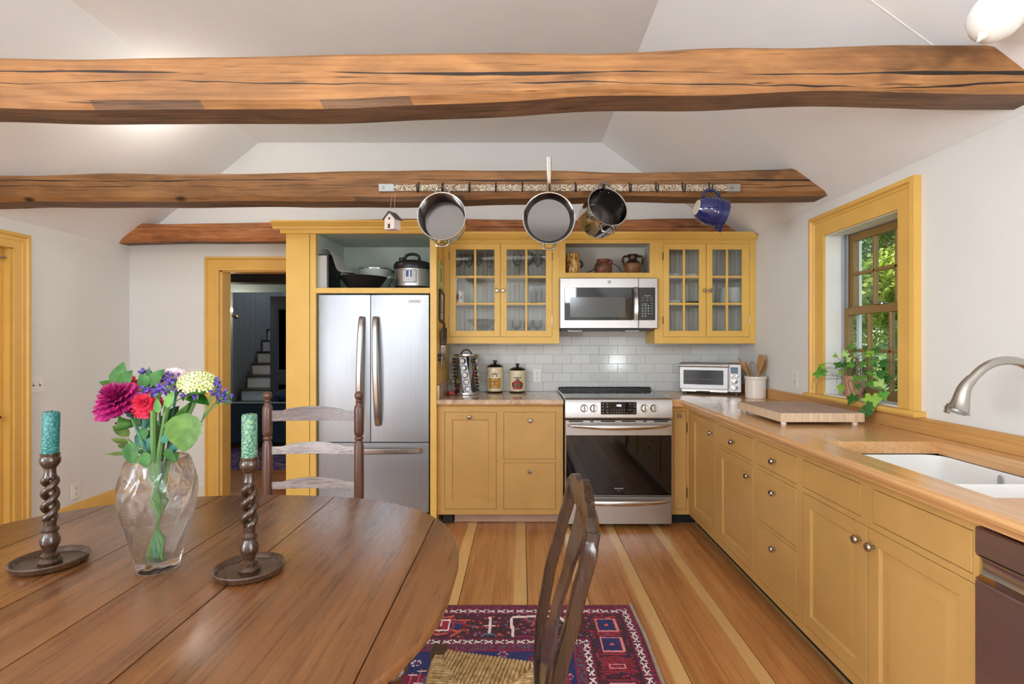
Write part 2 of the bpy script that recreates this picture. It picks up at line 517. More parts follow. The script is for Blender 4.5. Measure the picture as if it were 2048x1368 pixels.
def beam_mat(name, dk, md, lt, crack, cz=0.0):
    g = NT(name)
    v = g.coord((1.1, 5, 5))
    n = g.noise(v, 1.0, 7, 1.6)
    col = g.ramp(n, [(.25, dk), (.48, md), (.74, lt)])
    fn = g.noise(g.coord((2.5, 80, 80)), 1.0, 4, .5)
    col = g.mix(.22, col, g.ramp(fn, [(.34, dark(dk, .55)), (.6, lt)]))
    big = g.noise(g.coord((1.1, 5, 5)), 1.0, 4, .6)
    col = g.mix(g.ramp(big, [(.60, G0), (.70, (.75, .75, .75, 1))]), col, dark(dk, .48))
    ck2 = g.noise(g.coord((3.2, 95, 95)), 1.0, 2, .2)
    col = g.mix(g.ramp(ck2, [(.66, G0), (.71, (.8, .8, .8, 1))]), col, dark(dk, .35))
    blot = g.noise(g.coord((5, 14, 14)), 1.0, 5, .4)
    col = g.mix(g.ramp(blot, [(.35, (.34, .34, .34, 1)), (.55, G0)]), col, dark(dk, .7))
    vo = g.n('TexVoronoi'); vo.inputs['Scale'].default_value = 3.2
    g.l(g.coord((.55, 1.0, 1.0)), vo.inputs['Vector'])
    col = g.mix(g.ramp(vo.outputs['Distance'], [(.03, G1), (.075, G0)]), col, dark(dk, .30))
    tc = g.n('TexCoord'); sp = g.n('SeparateXYZ'); g.l(tc.outputs['Object'], sp.inputs[0])
    def line(off, amp, fx, wid, seed):
        cb = g.n('CombineXYZ'); g.l(sp.outputs[0], cb.inputs[0]); cb.inputs[1].default_value = seed
        wv = g.noise(cb.outputs[0], fx, 3)
        ww = g.noise(cb.outputs[0], fx * 1.7, 2)
        zz = g.math('SUBTRACT', sp.outputs[2], g.math('ADD', g.math('MULTIPLY', g.math('SUBTRACT', wv, .5), amp), off))
        wdt = g.math('MULTIPLY', g.math('MAXIMUM', g.math('SUBTRACT', ww, .40), 0.0), wid)
        return g.math('LESS_THAN', g.math('ABSOLUTE', zz), wdt)
    ck = g.math('MAXIMUM', line(cz, .05, .9, crack, 3.1), line(cz - .035, .07, 1.3, crack * .45, 7.7))
    col = g.mix(ck, col, C(34, 22, 14))
    g.set(Base_Color=col, Roughness=.62)
    hgt = g.math('SUBTRACT', g.math('ADD', g.math('MULTIPLY', fn, .5), g.math('MULTIPLY', n, .9)), g.math('MULTIPLY', ck, 1.5))
    g.bump(hgt, .55, .014)
    return g.m
M['beam1'] = beam_mat('hewn_pine_beam', C(112, 72, 40), C(156, 106, 60), C(186, 134, 80), .034, .004)
M['beam2'] = beam_mat('hewn_dark_pine_beam', C(104, 70, 40), C(150, 104, 60), C(178, 130, 80), .026, .02)
M['beam3'] = beam_mat('hewn_red_pine_beam', C(124, 72, 40), C(180, 112, 64), C(210, 146, 90), .014, .02)
M['under'] = beam_mat('weathered_shaded_beam_underside', C(70, 52, 40), C(112, 82, 60), C(144, 112, 86), .012, .0)
M['steel_t'] = brushed('toaster_steel', C(166, 166, 168), .32, 'x')
M['lampglass'] = plain('opal_lamp_glass', C(246, 244, 238), .25)
# ------------------------------------------------------------------ the room shell
XL, XR, YB, YW, YR = -3.285, 1.822, 4.37, 4.378, -2.6
CRL, CRR, ZC = -2.2, 0.67, 2.99            # flat ceiling strip between the two slopes
ZWL, ZWR = 2.11, 2.15                       # wall plate heights left and right
def roofz(x):
    if x < CRL: return ZC - (CRL - x) / (CRL - XL) * (ZC - ZWL)
    if x > CRR: return ZC - (x - CRR) / (XR - CRR) * (ZC - ZWR)
    return ZC
def roofx_r(z): return XR if z <= ZWR else CRR + (ZC - z) / (ZC - ZWR) * (XR - CRR)
def roofx_l(z): return XL if z <= ZWL else CRL - (ZC - z) / (ZC - ZWL) * (CRL - XL)
DX0, DX1, DZ = -2.523, -1.74, 1.925         # doorway to the hall in the back wall
def gable(mb, xa, xb, z0, y0, y1):
    xs = [xa] + [x for x in (CRL, CRR) if xa < x < xb] + [xb]
    mb.prism([(xa, z0), (xb, z0)] + [(x, roofz(x) + .002) for x in reversed(xs)], y0, y1, 'y')
mb = MB()
gable(mb, XL - .2, DX0, 0, YW, YW + .12); gable(mb, DX0, DX1, DZ, YW, YW + .12); gable(mb, DX1, XR + .16, 0, YW, YW + .12)
wall_back = struct('wall_back', mb, M['wall'], smooth=False)
# rear wall with unseen gable windows behind the camera, placed to light the room
mb = MB(); edges = [XL - .2]
wins = [(-2.3, -1.3, 2.2, 2.84), (.6, 1.16, 2.08, 2.6)]
x = XL - .2
for (a, b, c, d) in wins:
    gable(mb, x, a, 0, YR - .15, YR); gable(mb, a, b, d, YR - .15, YR); mb.box(a, b, YR - .15, YR, 0, c); x = b
gable(mb, x, XR + .16, 0, YR - .15, YR)
struct('wall_rear', mb, M['wall'], smooth=False)
for k, (a, b, c, d) in enumerate(wins):
    f = MB()
    for xx in (a, b - .05): f.box(xx, xx + .05, YR - .10, YR - .05, c, d)
    for zz in (c, d - .05): f.box(a + .05, b - .05, YR - .10, YR - .05, zz, zz + .05)
    f.box((a + b) / 2 - .01, (a + b) / 2 + .01, YR - .09, YR - .06, c + .05, d - .05)
    o = struct('window_%d' % (k + 2), f, M['sash'])
    part('pane', MB().box(a + .01, b - .01, YR - .078, YR - .074, c + .01, d - .01), M['winglass'], o)
# left wall with a door opening
LY0, LY1, LZ = 2.45, 3.367, 1.936
mb = MB()
for (y0, y1, z0, z1) in ((YR, -2.2, 0, ZWL), (-2.2, -.3, 0, .77), (-2.2, -.3, 2.07, ZWL), (-.3, LY0, 0, ZWL), (LY0, LY1, LZ, ZWL), (LY1, YW, 0, ZWL)):
    mb.box(XL - .14, XL, y0, y1, z0, z1)
wall_left = struct('wall_left', mb, M['wall'], smooth=False)
# right wall with the kitchen window
WY0, WY1, WZ0, WZ1 = 2.506, 3.129, 1.006, 1.958
mb = MB()
for (y0, y1, z0, z1) in ((YR, -2.15, 0, ZWR), (-2.15, -.45, 0, .77), (-2.15, -.45, 2.07, ZWR), (-.45, WY0, 0, ZWR), (WY1, YW, 0, ZWR), (WY0, WY1, 0, WZ0), (WY0, WY1, WZ1, ZWR)):
    mb.box(XR, XR + .16, y0, y1, z0, z1)
wall_right = struct('wall_right', mb, M['wall'], smooth=False)
for k, (xx, a, b) in enumerate(((XL - .08, -2.2, -.3), (XR + .06, -2.15, -.45))):  # unseen side-wall windows, put in to light the room
    f = MB()
    for yy in (a, b - .05): f.box(xx - .02, xx + .03, yy, yy + .05, .77, 2.07)
    for zz in (.77, 1.40, 2.02): f.box(xx - .02, xx + .03, a + .05, b - .05, zz, zz + .05)
    for i in range(1, 6): f.box(xx - .01, xx + .02, a + (b - a) * i / 6 - .01, a + (b - a) * i / 6 + .01, .77, 2.07)
    o = struct('window_%d' % (k + 4), f, M['sash'])
    part('pane', MB().box(xx + .003, xx + .007, a + .01, b - .01, .78, 2.06), M['winglass'], o)
# ceiling: two slopes and a flat strip
mb = MB(); t = .12
mb.prism([(CRL, ZC), (CRR, ZC), (CRR, ZC + t), (CRL, ZC + t)], YR - .15, YW + .12, 'y')
mb.prism([(CRR, ZC), (XR + .002, ZWR), (XR + .3, ZWR + .02), (XR + .3, ZWR + .2), (CRR, ZC + t)], YR - .15, YW + .12, 'y')
mb.prism([(XL - .002, ZWL), (CRL, ZC), (CRL, ZC + t), (XL - .3, ZWL + .2), (XL - .3, ZWL + .02)], YR - .15, YW + .12, 'y')
struct('ceiling', mb, M['ceil'], smooth=False)
# taped plaster joint on the right slope
u = Vector((XR - CRR, 0, ZWR - ZC)).normalized(); nrm = Vector((u.z, 0, -u.x))
p0 = Vector((CRR, 1.89, ZC)) + u * .45; p1 = Vector((CRR, 1.89, ZC)) + u * 1.32
mb = MB(); mb.tube([p0, p1], .0022, 6)
struct('trim_4', mb, M['white_trim'])

# floor of wide pine boards
floor = struct('floor', MB().box(XL - .2, XR + .16, YR, YW + .13, -.08, -.022), M['blackmat'], smooth=False)
seams = [XL, -3.04, -2.70, -2.36, -2.02, -1.68, -1.34, -1.0, -.66, -.32, .03, .345, .66, .985, 1.31, 1.62, XR]
for a, b in zip(seams[:-1], seams[1:]):
    me = MB().box(a + .0016, b - .0016, YR, YW + .001, -.022, 0, .0015).mesh('plank', M['floor'])
    part('plank', me, None, floor)

# hewn tie beams
def beam(name, yf, dy, z0, slope, dz, mat, label, seed):
    rnd = random.Random(seed)
    N = 150; yc = yf + dy / 2
    sec = []
    ch = .022
    hy, hz = dy / 2, dz / 2
    base = [(-hy, -hz + ch), (-hy, -hz * .5), (-hy, 0), (-hy, hz * .5), (-hy, hz - ch * .6), (-hy + ch * .6, hz), (-hy * .4, hz), (hy * .4, hz),
            (hy - ch, hz), (hy, hz - ch), (hy, 0), (hy, -hz + ch), (hy - ch, -hz), (hy * .4, -hz), (-hy * .4, -hz), (-hy + ch, -hz)]
    vs_ = []; ns = len(base)
    for i in range(N + 1):
        t = i / N
        for j, (y, z) in enumerate(base):
            xl = roofx_l(z0 + z + slope * -3) - .004; xr = roofx_r(z0 + z + slope * 1.6) + .004
            x = xl + (xr - xl) * t
            zs = z0 + slope * x
            # wandering outline + hewing facets
            q = Vector((x * .8 + seed, y * 3, z * 3))
            dzv = mnoise.noise(Vector((x * .55, seed, 1.0 if z > 0 else 9.0))) * .030 + mnoise.noise(Vector((x * 2.3, seed, 3.0 if z > 0 else 5.0))) * .010
            dyv = mnoise.noise(Vector((x * .9, seed + 4, z * 6))) * .014
            wane = max(0, mnoise.noise(Vector((x * .7, seed * 2.0, 2.0)))) * .05 if (z < -hz + ch * 1.5 and y < 0) else 0
            k = 1.0 - min(1, max(0, (abs(2 * t - 1) - .97) / .03)) * .6
            yy = yc + y + dyv * k + (wane * .5 if y > -hy + .001 else 0) * 0
            if j in (0,): yy += 0
            zz = zs + z + dzv * k + (wane if j == 0 else 0)
            # stay under the slopes at the ends
            vs_.append((x, yy - yc, zz - z0))
    fs = []
    for i in range(N):
        for k in range(ns):
            k2 = (k + 1) % ns
            fs.append((i * ns + k, i * ns + k2, (i + 1) * ns + k2, (i + 1) * ns + k))
    fs.append(tuple(range(ns))); fs.append(tuple(N * ns + k for k in range(ns)))
    mb = MB().add(vs_, fs)
    o = single(name, mb, mat, label, 'beam', 'hewn ceiling beams', (0, yc, z0), angle=40)
    o.data.materials.append(M['under'])              # weathered lower faces, painted darker still to stand for the shade underneath
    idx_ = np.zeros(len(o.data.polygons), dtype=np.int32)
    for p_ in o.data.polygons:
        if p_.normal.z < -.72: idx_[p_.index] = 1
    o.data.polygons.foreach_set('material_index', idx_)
    return o
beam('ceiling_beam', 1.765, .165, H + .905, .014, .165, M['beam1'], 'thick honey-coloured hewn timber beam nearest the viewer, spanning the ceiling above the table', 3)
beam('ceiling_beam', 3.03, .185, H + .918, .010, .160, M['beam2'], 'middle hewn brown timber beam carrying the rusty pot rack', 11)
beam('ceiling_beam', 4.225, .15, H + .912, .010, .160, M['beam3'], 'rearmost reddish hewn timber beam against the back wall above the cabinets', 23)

# painted casings -----------------------------------------------------------
def casing_y(mb, xa, xb, z, yw, wd=.112):
    """door casing on a wall facing -Y: legs and head with back band, flat and inner bead"""
    prof = [(0, .030), (.018, .034), (.024, .022), (.088, .020), (.094, .026), (wd, .024)]   # (from outer edge inwards, proud of the wall)
    for sgn, x in ((1, xa), (-1, xb)):
        poly = [(x, yw)] + [(x + sgn * u_, yw - d) for (u_, d) in prof] + [(x + sgn * wd, yw)]
        mb.prism([(p, q) for p, q in poly], 0, z, 'z')
    poly = [(yw, z + 0)] + [(yw - d, z - u_) for (u_, d) in prof] + [(yw, z - wd)]
    mb.prism(poly, xa, xb, 'x')
def mitred(mb, mp, u0, u1, v0, v1, prof):
    """mitred casing round an opening: outer edges u0,u1 and top v1, legs down to v0; prof = (inwards, proud)"""
    pf = [(0, 0)] + list(prof) + [(prof[-1][0], 0)]; n = len(pf); vs_ = []
    for st in range(4):
        for (i, d) in pf:
            vs_.append(mp(*((u0 + i, v0), (u0 + i, v1 - i), (u1 - i, v1 - i), (u1 - i, v0))[st], d))
    fs = []
    for st in range(3):
        for k in range(n):
            k2 = (k + 1) % n; fs.append((st * n + k, st * n + k2, (st + 1) * n + k2, (st + 1) * n + k))
    fs += [tuple(range(n)), tuple(3 * n + k for k in range(n))]
    mb.add(vs_, fs)
mb = MB(); mitred(mb, lambda u, v, d: (u, YW - d, v), -2.638, DX1 + .10, 0, 2.03, [(0, .030), (.018, .034), (.024, .022), (.088, .020), (.094, .026), (.112, .024)])
mb.box(DX0, DX0 + .018, YW - .002, YW + .122, 0, DZ); mb.box(DX0, DX1, YW - .002, YW + .122, DZ - .018, DZ + .001); mb.box(DX1 - .018, DX1, YW - .002, YW + .122, 0, DZ)
struct('trim_1', mb, M['casing'])
# casing of the door in the left wall (wall faces +X)
mb = MB(); prof = [(0, .030), (.020, .034), (.028, .022), (.050, .021), (.052, .017), (.100, .017)]
mitred(mb, lambda u, v, d: (XL + d, u, v), LY0 - .103, LY1 + .103, 0, LZ + .09, prof)
mb.box(XL - .14, XL, LY1 - .014, LY1 + .002, 0, LZ); mb.box(XL - .14, XL, LY0, LY0 + .014, 0, LZ); mb.box(XL - .14, XL, LY0, LY1, LZ - .014, LZ)
mb.box(XL - .10, XL - .045, LY1 - .030, LY1 - .013, 0, LZ)
struct('trim_2', mb, M['casing'])
door = struct('door_1', MB().box(XL - .085, XL - .042, LY0 + .016, LY1 - .016, .005, LZ - .016, .003), M['casing'])
mb = MB(); yy = LY1 - .075
mb.box(XL - .042, XL - .034, yy - .02, yy + .02, .78, .92, .004)
mb.lathe([(0, 0), (.011, 0), (.009, .035), (0, .036)], 14, axis_M((XL - .036, yy, .845), (1, 0, 0)))
mb.tube(smoothpath([(XL + .0, yy, .845), (XL + .004, yy - .05, .850), (XL + .002, yy - .11, .842)]), [.008] * 12 + [.005], 8)
part('lever_handle', mb, M['iron'], door)
mb = MB(); mb.box(XL - .042, XL - .030, LY1 - .085, LY1 - .045, 1.83, 1.93, .004)
mb.tube([(XL - .022, LY1 - .105, 1.86), (XL - .022, LY1 - .02, 1.86)], .009, 10); mb.tube([(XL - .024, LY1 - .065, 1.85), (XL - .024, LY1 - .065, 1.92)], .007, 8)
part('latch', mb, M['nickel'], door)

# baseboards
mb = MB()
for (y0, y1) in ((LY1 + .103, YW), (YR, LY0 - .103)):
    mb.prism([(XL, 0), (XL + .018, 0), (XL + .018, .115), (XL + .010, .135), (XL, .135)], y0, y1, 'y')
struct('baseboard_left', mb, M['casing'])
mb = MB(); mb.prism([(YW, 0), (YW - .016, 0), (YW - .016, .10), (YW - .008, .115), (YW, .115)], XL + .018, -2.638, 'x')
struct('baseboard_back', mb, M['cream'])

# kitchen window ------------------------------------------------------------
win = bpy.data.objects.new('window_1', None); COL.objects.link(win); win['kind'] = 'structure'; win['label'] = 'deep-set double-hung kitchen window with ochre casing above the worktop'
win.location = (XR, (WY0 + WY1) / 2, WZ0); WORLD['window_1'] = tuple(win.location)
mb = MB(); cw = .126
prof = [(0, .036), (.022, .040), (.030, .026), (.040, .026), (.044, .020), (cw, .018)]
mitred(mb, lambda u, v, d: (XR - d, u, v), WY0 - cw, WY1 + cw, WZ0, WZ1 + .124, prof)
part('casing', mb, M['casing'], win)
mb = MB(); mb.prism([(XR - .056, WZ0 - .026), (XR - .062, WZ0 - .014), (XR - .056, WZ0), (XR + .10, WZ0), (XR + .10, WZ0 - .026)], WY0 - cw - .03, WY1 + cw + .02, 'y')
part('stool', mb, M['casing'], win)
mb = MB(); ins = .004
mb.box(XR - .002, XR + .09, WY1 - .006, WY1 + .001, WZ0, WZ1); mb.box(XR - .002, XR + .09, WY0 - .001, WY0 + .006, WZ0, WZ1)
mb.box(XR - .002, XR + .09, WY0, WY1, WZ1 - .006, WZ1 + .001); mb.box(XR - .01, XR + .09, WY0, WY1, WZ0 - .001, WZ0 + .006)
part('reveal', mb, M['white_trim'], win)
mb = MB()
for y in (WY0, WY1):
    s_ = 1 if y == WY0 else -1
    for k in range(3):
        mb.box(XR + .09 + k * .024, XR + .098 + k * .024, y, y + s_ * .022, WZ0, WZ1)
    mb.box(XR + .09, XR + .16, y, y + s_ * .008, WZ0, WZ1)
part('jamb_liner', mb, M['jamb'], win)
def sash(x, z0, z1, y0, y1):
    mb = MB(); t = .032; sw = .042
    mb.box(x, x + t, y0, y0 + sw, z0, z1); mb.box(x, x + t, y1 - sw, y1, z0, z1)
    mb.box(x, x + t, y0 + sw, y1 - sw, z0, z0 + .048); mb.box(x, x + t, y0 + sw, y1 - sw, z1 - .040, z1)
    o = part('sash', mb, M['sash'], win)
    gy0, gy1, gz0, gz1 = y0 + sw, y1 - sw, z0 + .048, z1 - .04
    for k in (1, 2):
        yy = gy0 + (gy1 - gy0) * k / 3
        part('muntin', MB().box(x + .004, x + t - .004, yy - .009, yy + .009, gz0, gz1, .003), M['sash'], o)
    zz = (gz0 + gz1) / 2
    part('muntin', MB().box(x + .004, x + t - .004, gy0, gy1, zz - .009, zz + .009, .003), M['sash'], o)
    for i in range(3):
        for j in range(2):
            a = gy0 + (gy1 - gy0) * i / 3 + .009; b = gy0 + (gy1 - gy0) * (i + 1) / 3 - .009
            c = gz0 + (gz1 - gz0) * j / 2 + .009; d = gz0 + (gz1 - gz0) * (j + 1) / 2 - .009
            part('pane', MB().box(x + .014, x + .017, a, b, c, d), M['winglass'], o)
sash(XR + .098, WZ0 + .006, 1.52, WY0 + .012, WY1 - .012)
sash(XR + .130, 1.48, WZ1 - .006, WY0 + .012, WY1 - .012)
# white storm frame outside
mb = MB()
for y in (WY0 + .03, WY1 - .055): mb.box(XR + .165, XR + .18, y, y + .025, WZ0, WZ1)
for z in (WZ0, 1.49, WZ1 - .025): mb.box(XR + .165, XR + .18, WY0 + .03, WY1 - .03, z, z + .025)
part('storm_frame', mb, M['white_trim'], win)
part('sash_lock', MB().box(XR + .100, XR + .128, (WY0 + WY1) / 2 - .03, (WY0 + WY1) / 2 + .03, 1.52, 1.534, .004), M['pewter'], win)

# outlets and switches -------------------------------------------------------
def outlet(loc, face, label, switch=0):
    t_ = thing('light_switch' if switch else 'wall_outlet', label, 'switch' if switch else 'outlet', loc)
    wd = .115 if switch == 2 else .072
    p = MB().box(-wd / 2, wd / 2, -.006, 0, -.058, .058, .003)
    sl = MB(); pcs = []
    if switch:
        for k in range(switch):
            xx = (k - (switch - 1) / 2) * .046
            pcs.append(('toggle', MB().box(xx - .005, xx + .005, -.016, -.005, -.004, .014, .002)))
            sl.box(xx - .006, xx + .006, -.0068, -.005, -.014, .014)
            for z in (-.035, .035): sl.lathe([(0, -.0072), (.003, -.0068), (.003, -.004)], 8, Matrix.Translation((xx, 0, z)) @ Matrix.Rotation(pi / 2, 4, 'X') @ T(0, 0, 0))
    else:
        for z in (-.021, .021):
            pcs.append(('receptacle', MB().lathe([(0, .0085), (.0165, .0085), (.0165, .004)], 20, T(0, 0, z) @ Matrix.Rotation(pi / 2, 4, 'X'))))
            for xx in (-.006, .006): sl.box(xx - .0012, xx + .0012, -.0092, -.008, z - .002, z + .008)
            sl.box(-.0025, .0025, -.0092, -.008, z - .012, z - .007)
    Rm = {'-y': Matrix.Identity(4), '+x': Matrix.Rotation(pi / 2, 4, 'Z'), '-x': Matrix.Rotation(-pi / 2, 4, 'Z')}[face]
    part('plate', p.xform(Rm), M['plastic_w'], t_)
    for nm, m_ in pcs: part(nm, m_.xform(Rm), M['plastic_w'], t_)
    part('slots', sl.xform(Rm), M['slot'], t_)['kind'] = 'stuff'
outlet((PX(1074, YB), YB - .001, PZ(751, YB)), '-y', 'white duplex outlet on the tiled backsplash right of the canisters')
outlet((XR, 3.47, 1.075), '-x', 'white duplex outlet on the right wall beside the window casing')
outlet((XL, 3.845, PZ(982, 3.845)), '+x', 'white duplex outlet low on the left wall behind the dining table')
outlet((XL, 3.535, PZ(768, 3.535)), '+x', 'white double toggle switch plate beside the ochre door casing', 2)
outlet((PX(390, YW), YW, PZ(748, YW)), '-y', 'white switch plate on the back wall behind the flowers', 2)

# subway tile backsplash: every tile a piece ---------------------------------
tw, th, gp = .1525, .0745, .0022
tz0 = .909
cache = {}
def tile(x0, x1, z0, z1):
    key = (round(x1 - x0, 4), round(z1 - z0, 4))
    if key not in cache:
        cache[key] = MB().box(0, key[0], -.007, 0, 0, key[1], .0018).mesh('tile', M['tile'])
    o = part('tile', cache[key], None, wall_back); o.location = (x0, YW - .001, z0)
row = 0; z = tz0
while z < 1.36:
    off = (row % 2) * (tw + gp) / 2
    x = -.607 - off + .02
    while x < XR:
        a, b = max(x, -.606), min(x + tw, XR - .001)
        if b - a > .012: tile(a, b, z, z + th)
        x += tw + gp
    z += th + gp; row += 1
part('grout', MB().box(-.607, XR, YW - .0052, YW + .001, .88, z), M['grout'], wall_back)

# the adjoining room seen through the doorway --------------------------------
hall = MB()
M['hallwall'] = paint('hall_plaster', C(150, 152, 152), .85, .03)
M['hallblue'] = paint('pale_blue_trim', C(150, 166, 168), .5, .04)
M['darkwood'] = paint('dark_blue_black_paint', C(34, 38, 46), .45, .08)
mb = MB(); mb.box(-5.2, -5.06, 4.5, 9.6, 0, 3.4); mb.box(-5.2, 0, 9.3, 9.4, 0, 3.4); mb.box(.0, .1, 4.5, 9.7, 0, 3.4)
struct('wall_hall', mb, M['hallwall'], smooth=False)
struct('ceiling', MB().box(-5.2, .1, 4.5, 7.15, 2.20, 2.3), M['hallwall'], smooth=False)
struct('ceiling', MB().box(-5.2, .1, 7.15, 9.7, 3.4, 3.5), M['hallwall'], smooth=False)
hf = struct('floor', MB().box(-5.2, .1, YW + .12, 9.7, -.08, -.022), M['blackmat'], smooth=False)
y = YW + .0015; k = 0
while y < 7.2:
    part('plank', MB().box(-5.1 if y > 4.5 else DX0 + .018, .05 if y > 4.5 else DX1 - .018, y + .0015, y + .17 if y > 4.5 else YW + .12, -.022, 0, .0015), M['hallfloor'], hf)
    y += .17 if y > 4.5 else .122
# partition to the stairwell: opening between pale blue posts
mb = MB(); mb.box(-5.1, -3.99, 7.1, 7.17, 0, 2.2); mb.box(-2.70, 0, 7.1, 7.17, 0, 2.2); mb.box(-3.99, -2.70, 7.1, 7.17, 2.07, 2.2)
struct('wall_stair', mb, M['hallwall'], smooth=False)
mb = MB(); mb.box(-4.03, -3.93, 7.06, 7.12, 0, 2.03, .004); mb.box(-4.06, -2.7, 7.055, 7.12, 1.995, 2.10, .004)
struct('trim_3', mb, M['hallblue'])
struct('trim_5', MB().box(-5.06, -4.04, 7.06, 7.12, 0, 1.12, .004), M['darkwood'])
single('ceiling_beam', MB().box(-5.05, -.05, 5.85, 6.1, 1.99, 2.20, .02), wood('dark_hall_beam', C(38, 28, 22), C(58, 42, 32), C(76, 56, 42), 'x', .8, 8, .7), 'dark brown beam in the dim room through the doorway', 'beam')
# stairs
st = thing('staircase', 'steep painted staircase with dark treads beyond the doorway', 'stairs', (-3.9, 7.3, 0), world=True)
ys = [778, 750.5, 726, 703, 680, 658]; xs_ = [483, 495, 505, 516, 526, 536]
prevz = PZ(804, 7.3) - .01
M['riser'] = paint('grey_white_riser', C(176, 178, 176), .6, .04); M['tread'] = wood('dark_tread', C(30, 22, 18), C(46, 34, 28), C(60, 46, 38), 'x', 1, 9, .4)
for i, (yp, xp) in enumerate(zip(ys, xs_)):
    Y = 7.3 + .25 * i; zt = PZ(yp, Y); xl = PX(xp, Y)
    part('riser', MB().box(xl, -2.75, Y, Y + .02, prevz, zt - .026), M['riser'], st)
    part('tread', MB().box(xl - .02, -2.75, Y - .025, Y + .27, zt - .026, zt, .006), M['tread'], st)
    prevz = zt
part('riser', MB().box(PX(479, 7.27), -2.75, 7.22, 7.24, .25, PZ(806, 7.24)), M['riser'], st)
part('tread', MB().box(PX(479, 7.27) - .02, -2.75, 7.2, 7.5, PZ(806, 7.24), PZ(806, 7.24) + .026), M['tread'], st)
part('riser', MB().box(PX(477, 7.2), -2.75, 7.201, 7.215, 0, .25), M['riser'], st)
part('stringer', MB().box(-2.75, -2.71, 7.2, 8.8, 0, 1.5), M['darkwood'], st)
# board wall along the stairs
bw = struct('wall_boarded', MB().prism([(-4.02, 7.2), (-4.26, 9.2), (-4.34, 9.2), (-4.10, 7.2)], 0, 3.4, 'z'), M['hallwall'], smooth=False)
for k in range(9):
    a = k / 9; b = (k + 1) / 9 - .004
    pa = Vector((-4.02, 7.2, 0)).lerp(Vector((-4.26, 9.2, 0)), a); pb = Vector((-4.02, 7.2, 0)).lerp(Vector((-4.26, 9.2, 0)), b)
    part('plank', MB().prism([(pa.x, pa.y), (pb.x, pb.y), (pb.x + .012, pb.y), (pa.x + .012, pa.y)], 0, 3.4, 'z'), M['hallwall'], bw, smooth=False)
# dark open door
dd = struct('door_2', MB().box(-3.36, -2.62, 6.98, 7.03, .01, 1.93, .003), M['darkwood'])
mpd = lambda u, v, d: (u, 6.98 - d, v)
for (a, b) in ((.2, .78), (.92, 1.78)):
    part('door_panel', MB().nested(-3.27, -2.72, a, b, [(0, .006), (.02, .004), (.03, .0)], mpd), M['darkwood'], dd)
# sconce bulb, settee, rug
sc_ = thing('wall_sconce', 'small lit candle bulb glowing on the far hall wall', 'lamp', (PX(460, 6.9), 7.06, 1.66))
part('bracket', MB().lathe([(0, 0), (.03, 0), (.03, .01), (.008, .02), (.008, .10), (0, .1)], 14, axis_M((0, 0, 0), (0, -1, 0))).tube([(0, -.1, 0), (0, -.12, .02), (0, -.12, .06)], .007, 8), M['iron'], sc_)
part('bulb', MB().lathe([(0, .055), (.010, .057), (.015, .08), (.009, .105), (0, .125)], 14, T(0, -.12, 0)), plain('lit_bulb', C(255, 240, 210), .3, 0, .5, 60, C(255, 226, 180)), sc_)
light('sconce_light', 'POINT', (PX(460, 6.9), 6.80, 1.75), (0, 0, 0), 9, (1, .86, .66), shadow_soft_size=.03)
light('hall_fill_light', 'POINT', (-1.0, 5.5, 1.7), (0, 0, 0), 16, (.9, .95, 1), shadow_soft_size=.25)  # added fill light without a fixture, brightens the hall
light('stairwell_fill_light', 'POINT', (-3.3, 8.3, 3.1), (0, 0, 0), 14, (.85, .93, 1), shadow_soft_size=.2)  # unseen extra light added to brighten the stairs
so = thing('settee', 'dark teal settee seen from behind through the doorway', 'sofa', (-3.2, 6.75, 0), world=True)
M['teal'] = paint('dark_teal_upholstery', C(18, 34, 40), .8, .1)
part('back', MB().box(-4.3, -2.1, 6.42, 6.58, .06, .575, .03), M['teal'], so)
part('seat', MB().box(-4.3, -2.1, 6.58, 7.04, .12, .40, .03), M['teal'], so)
for xx in (-4.3, -2.25): part('arm', MB().box(xx, xx + .15, 6.45, 7.04, .06, .55, .03), M['teal'], so)
part('piping', MB().tube([(-4.28, 6.43, .573), (-2.12, 6.43, .573)], .008, 6), M['hallblue'], so)
for xx in (-4.2, -2.2): part('foot', MB().box(xx - .03, xx + .03, 6.45, 6.51, 0, .06), M['blackmat'], so)
cb = MB().lathe([(0, -.07), (.10, -.06), (.19, -.01), (.2, .02), (.12, .08), (0, .095)], 20, T(-2.92, 6.58, .64), (1, .55))
single('cushion', cb, paint('blue_cushion', C(24, 44, 64), .8, .2), 'dark blue cushion on top of the settee back in the hall', 'cushion')
def _hr():
    g = NT('hall_rug_pile'); n = g.noise(g.coord((3, 9, 1)), 2.2, 5, 1.2)
    g.set(Base_Color=g.ramp(n, [(.3, C(22, 22, 40)), (.45, C(46, 60, 110)), (.52, C(90, 40, 60)), (.62, C(140, 120, 130)), (.7, C(30, 28, 60))]), Roughness=.95); return g.m
single('hall_rug', MB().box(-4.6, -1.2, 5.39, 6.41, .001, .012, .003), _hr(), 'dark blue patterned rug on the hall floor beyond the doorway', 'rug')

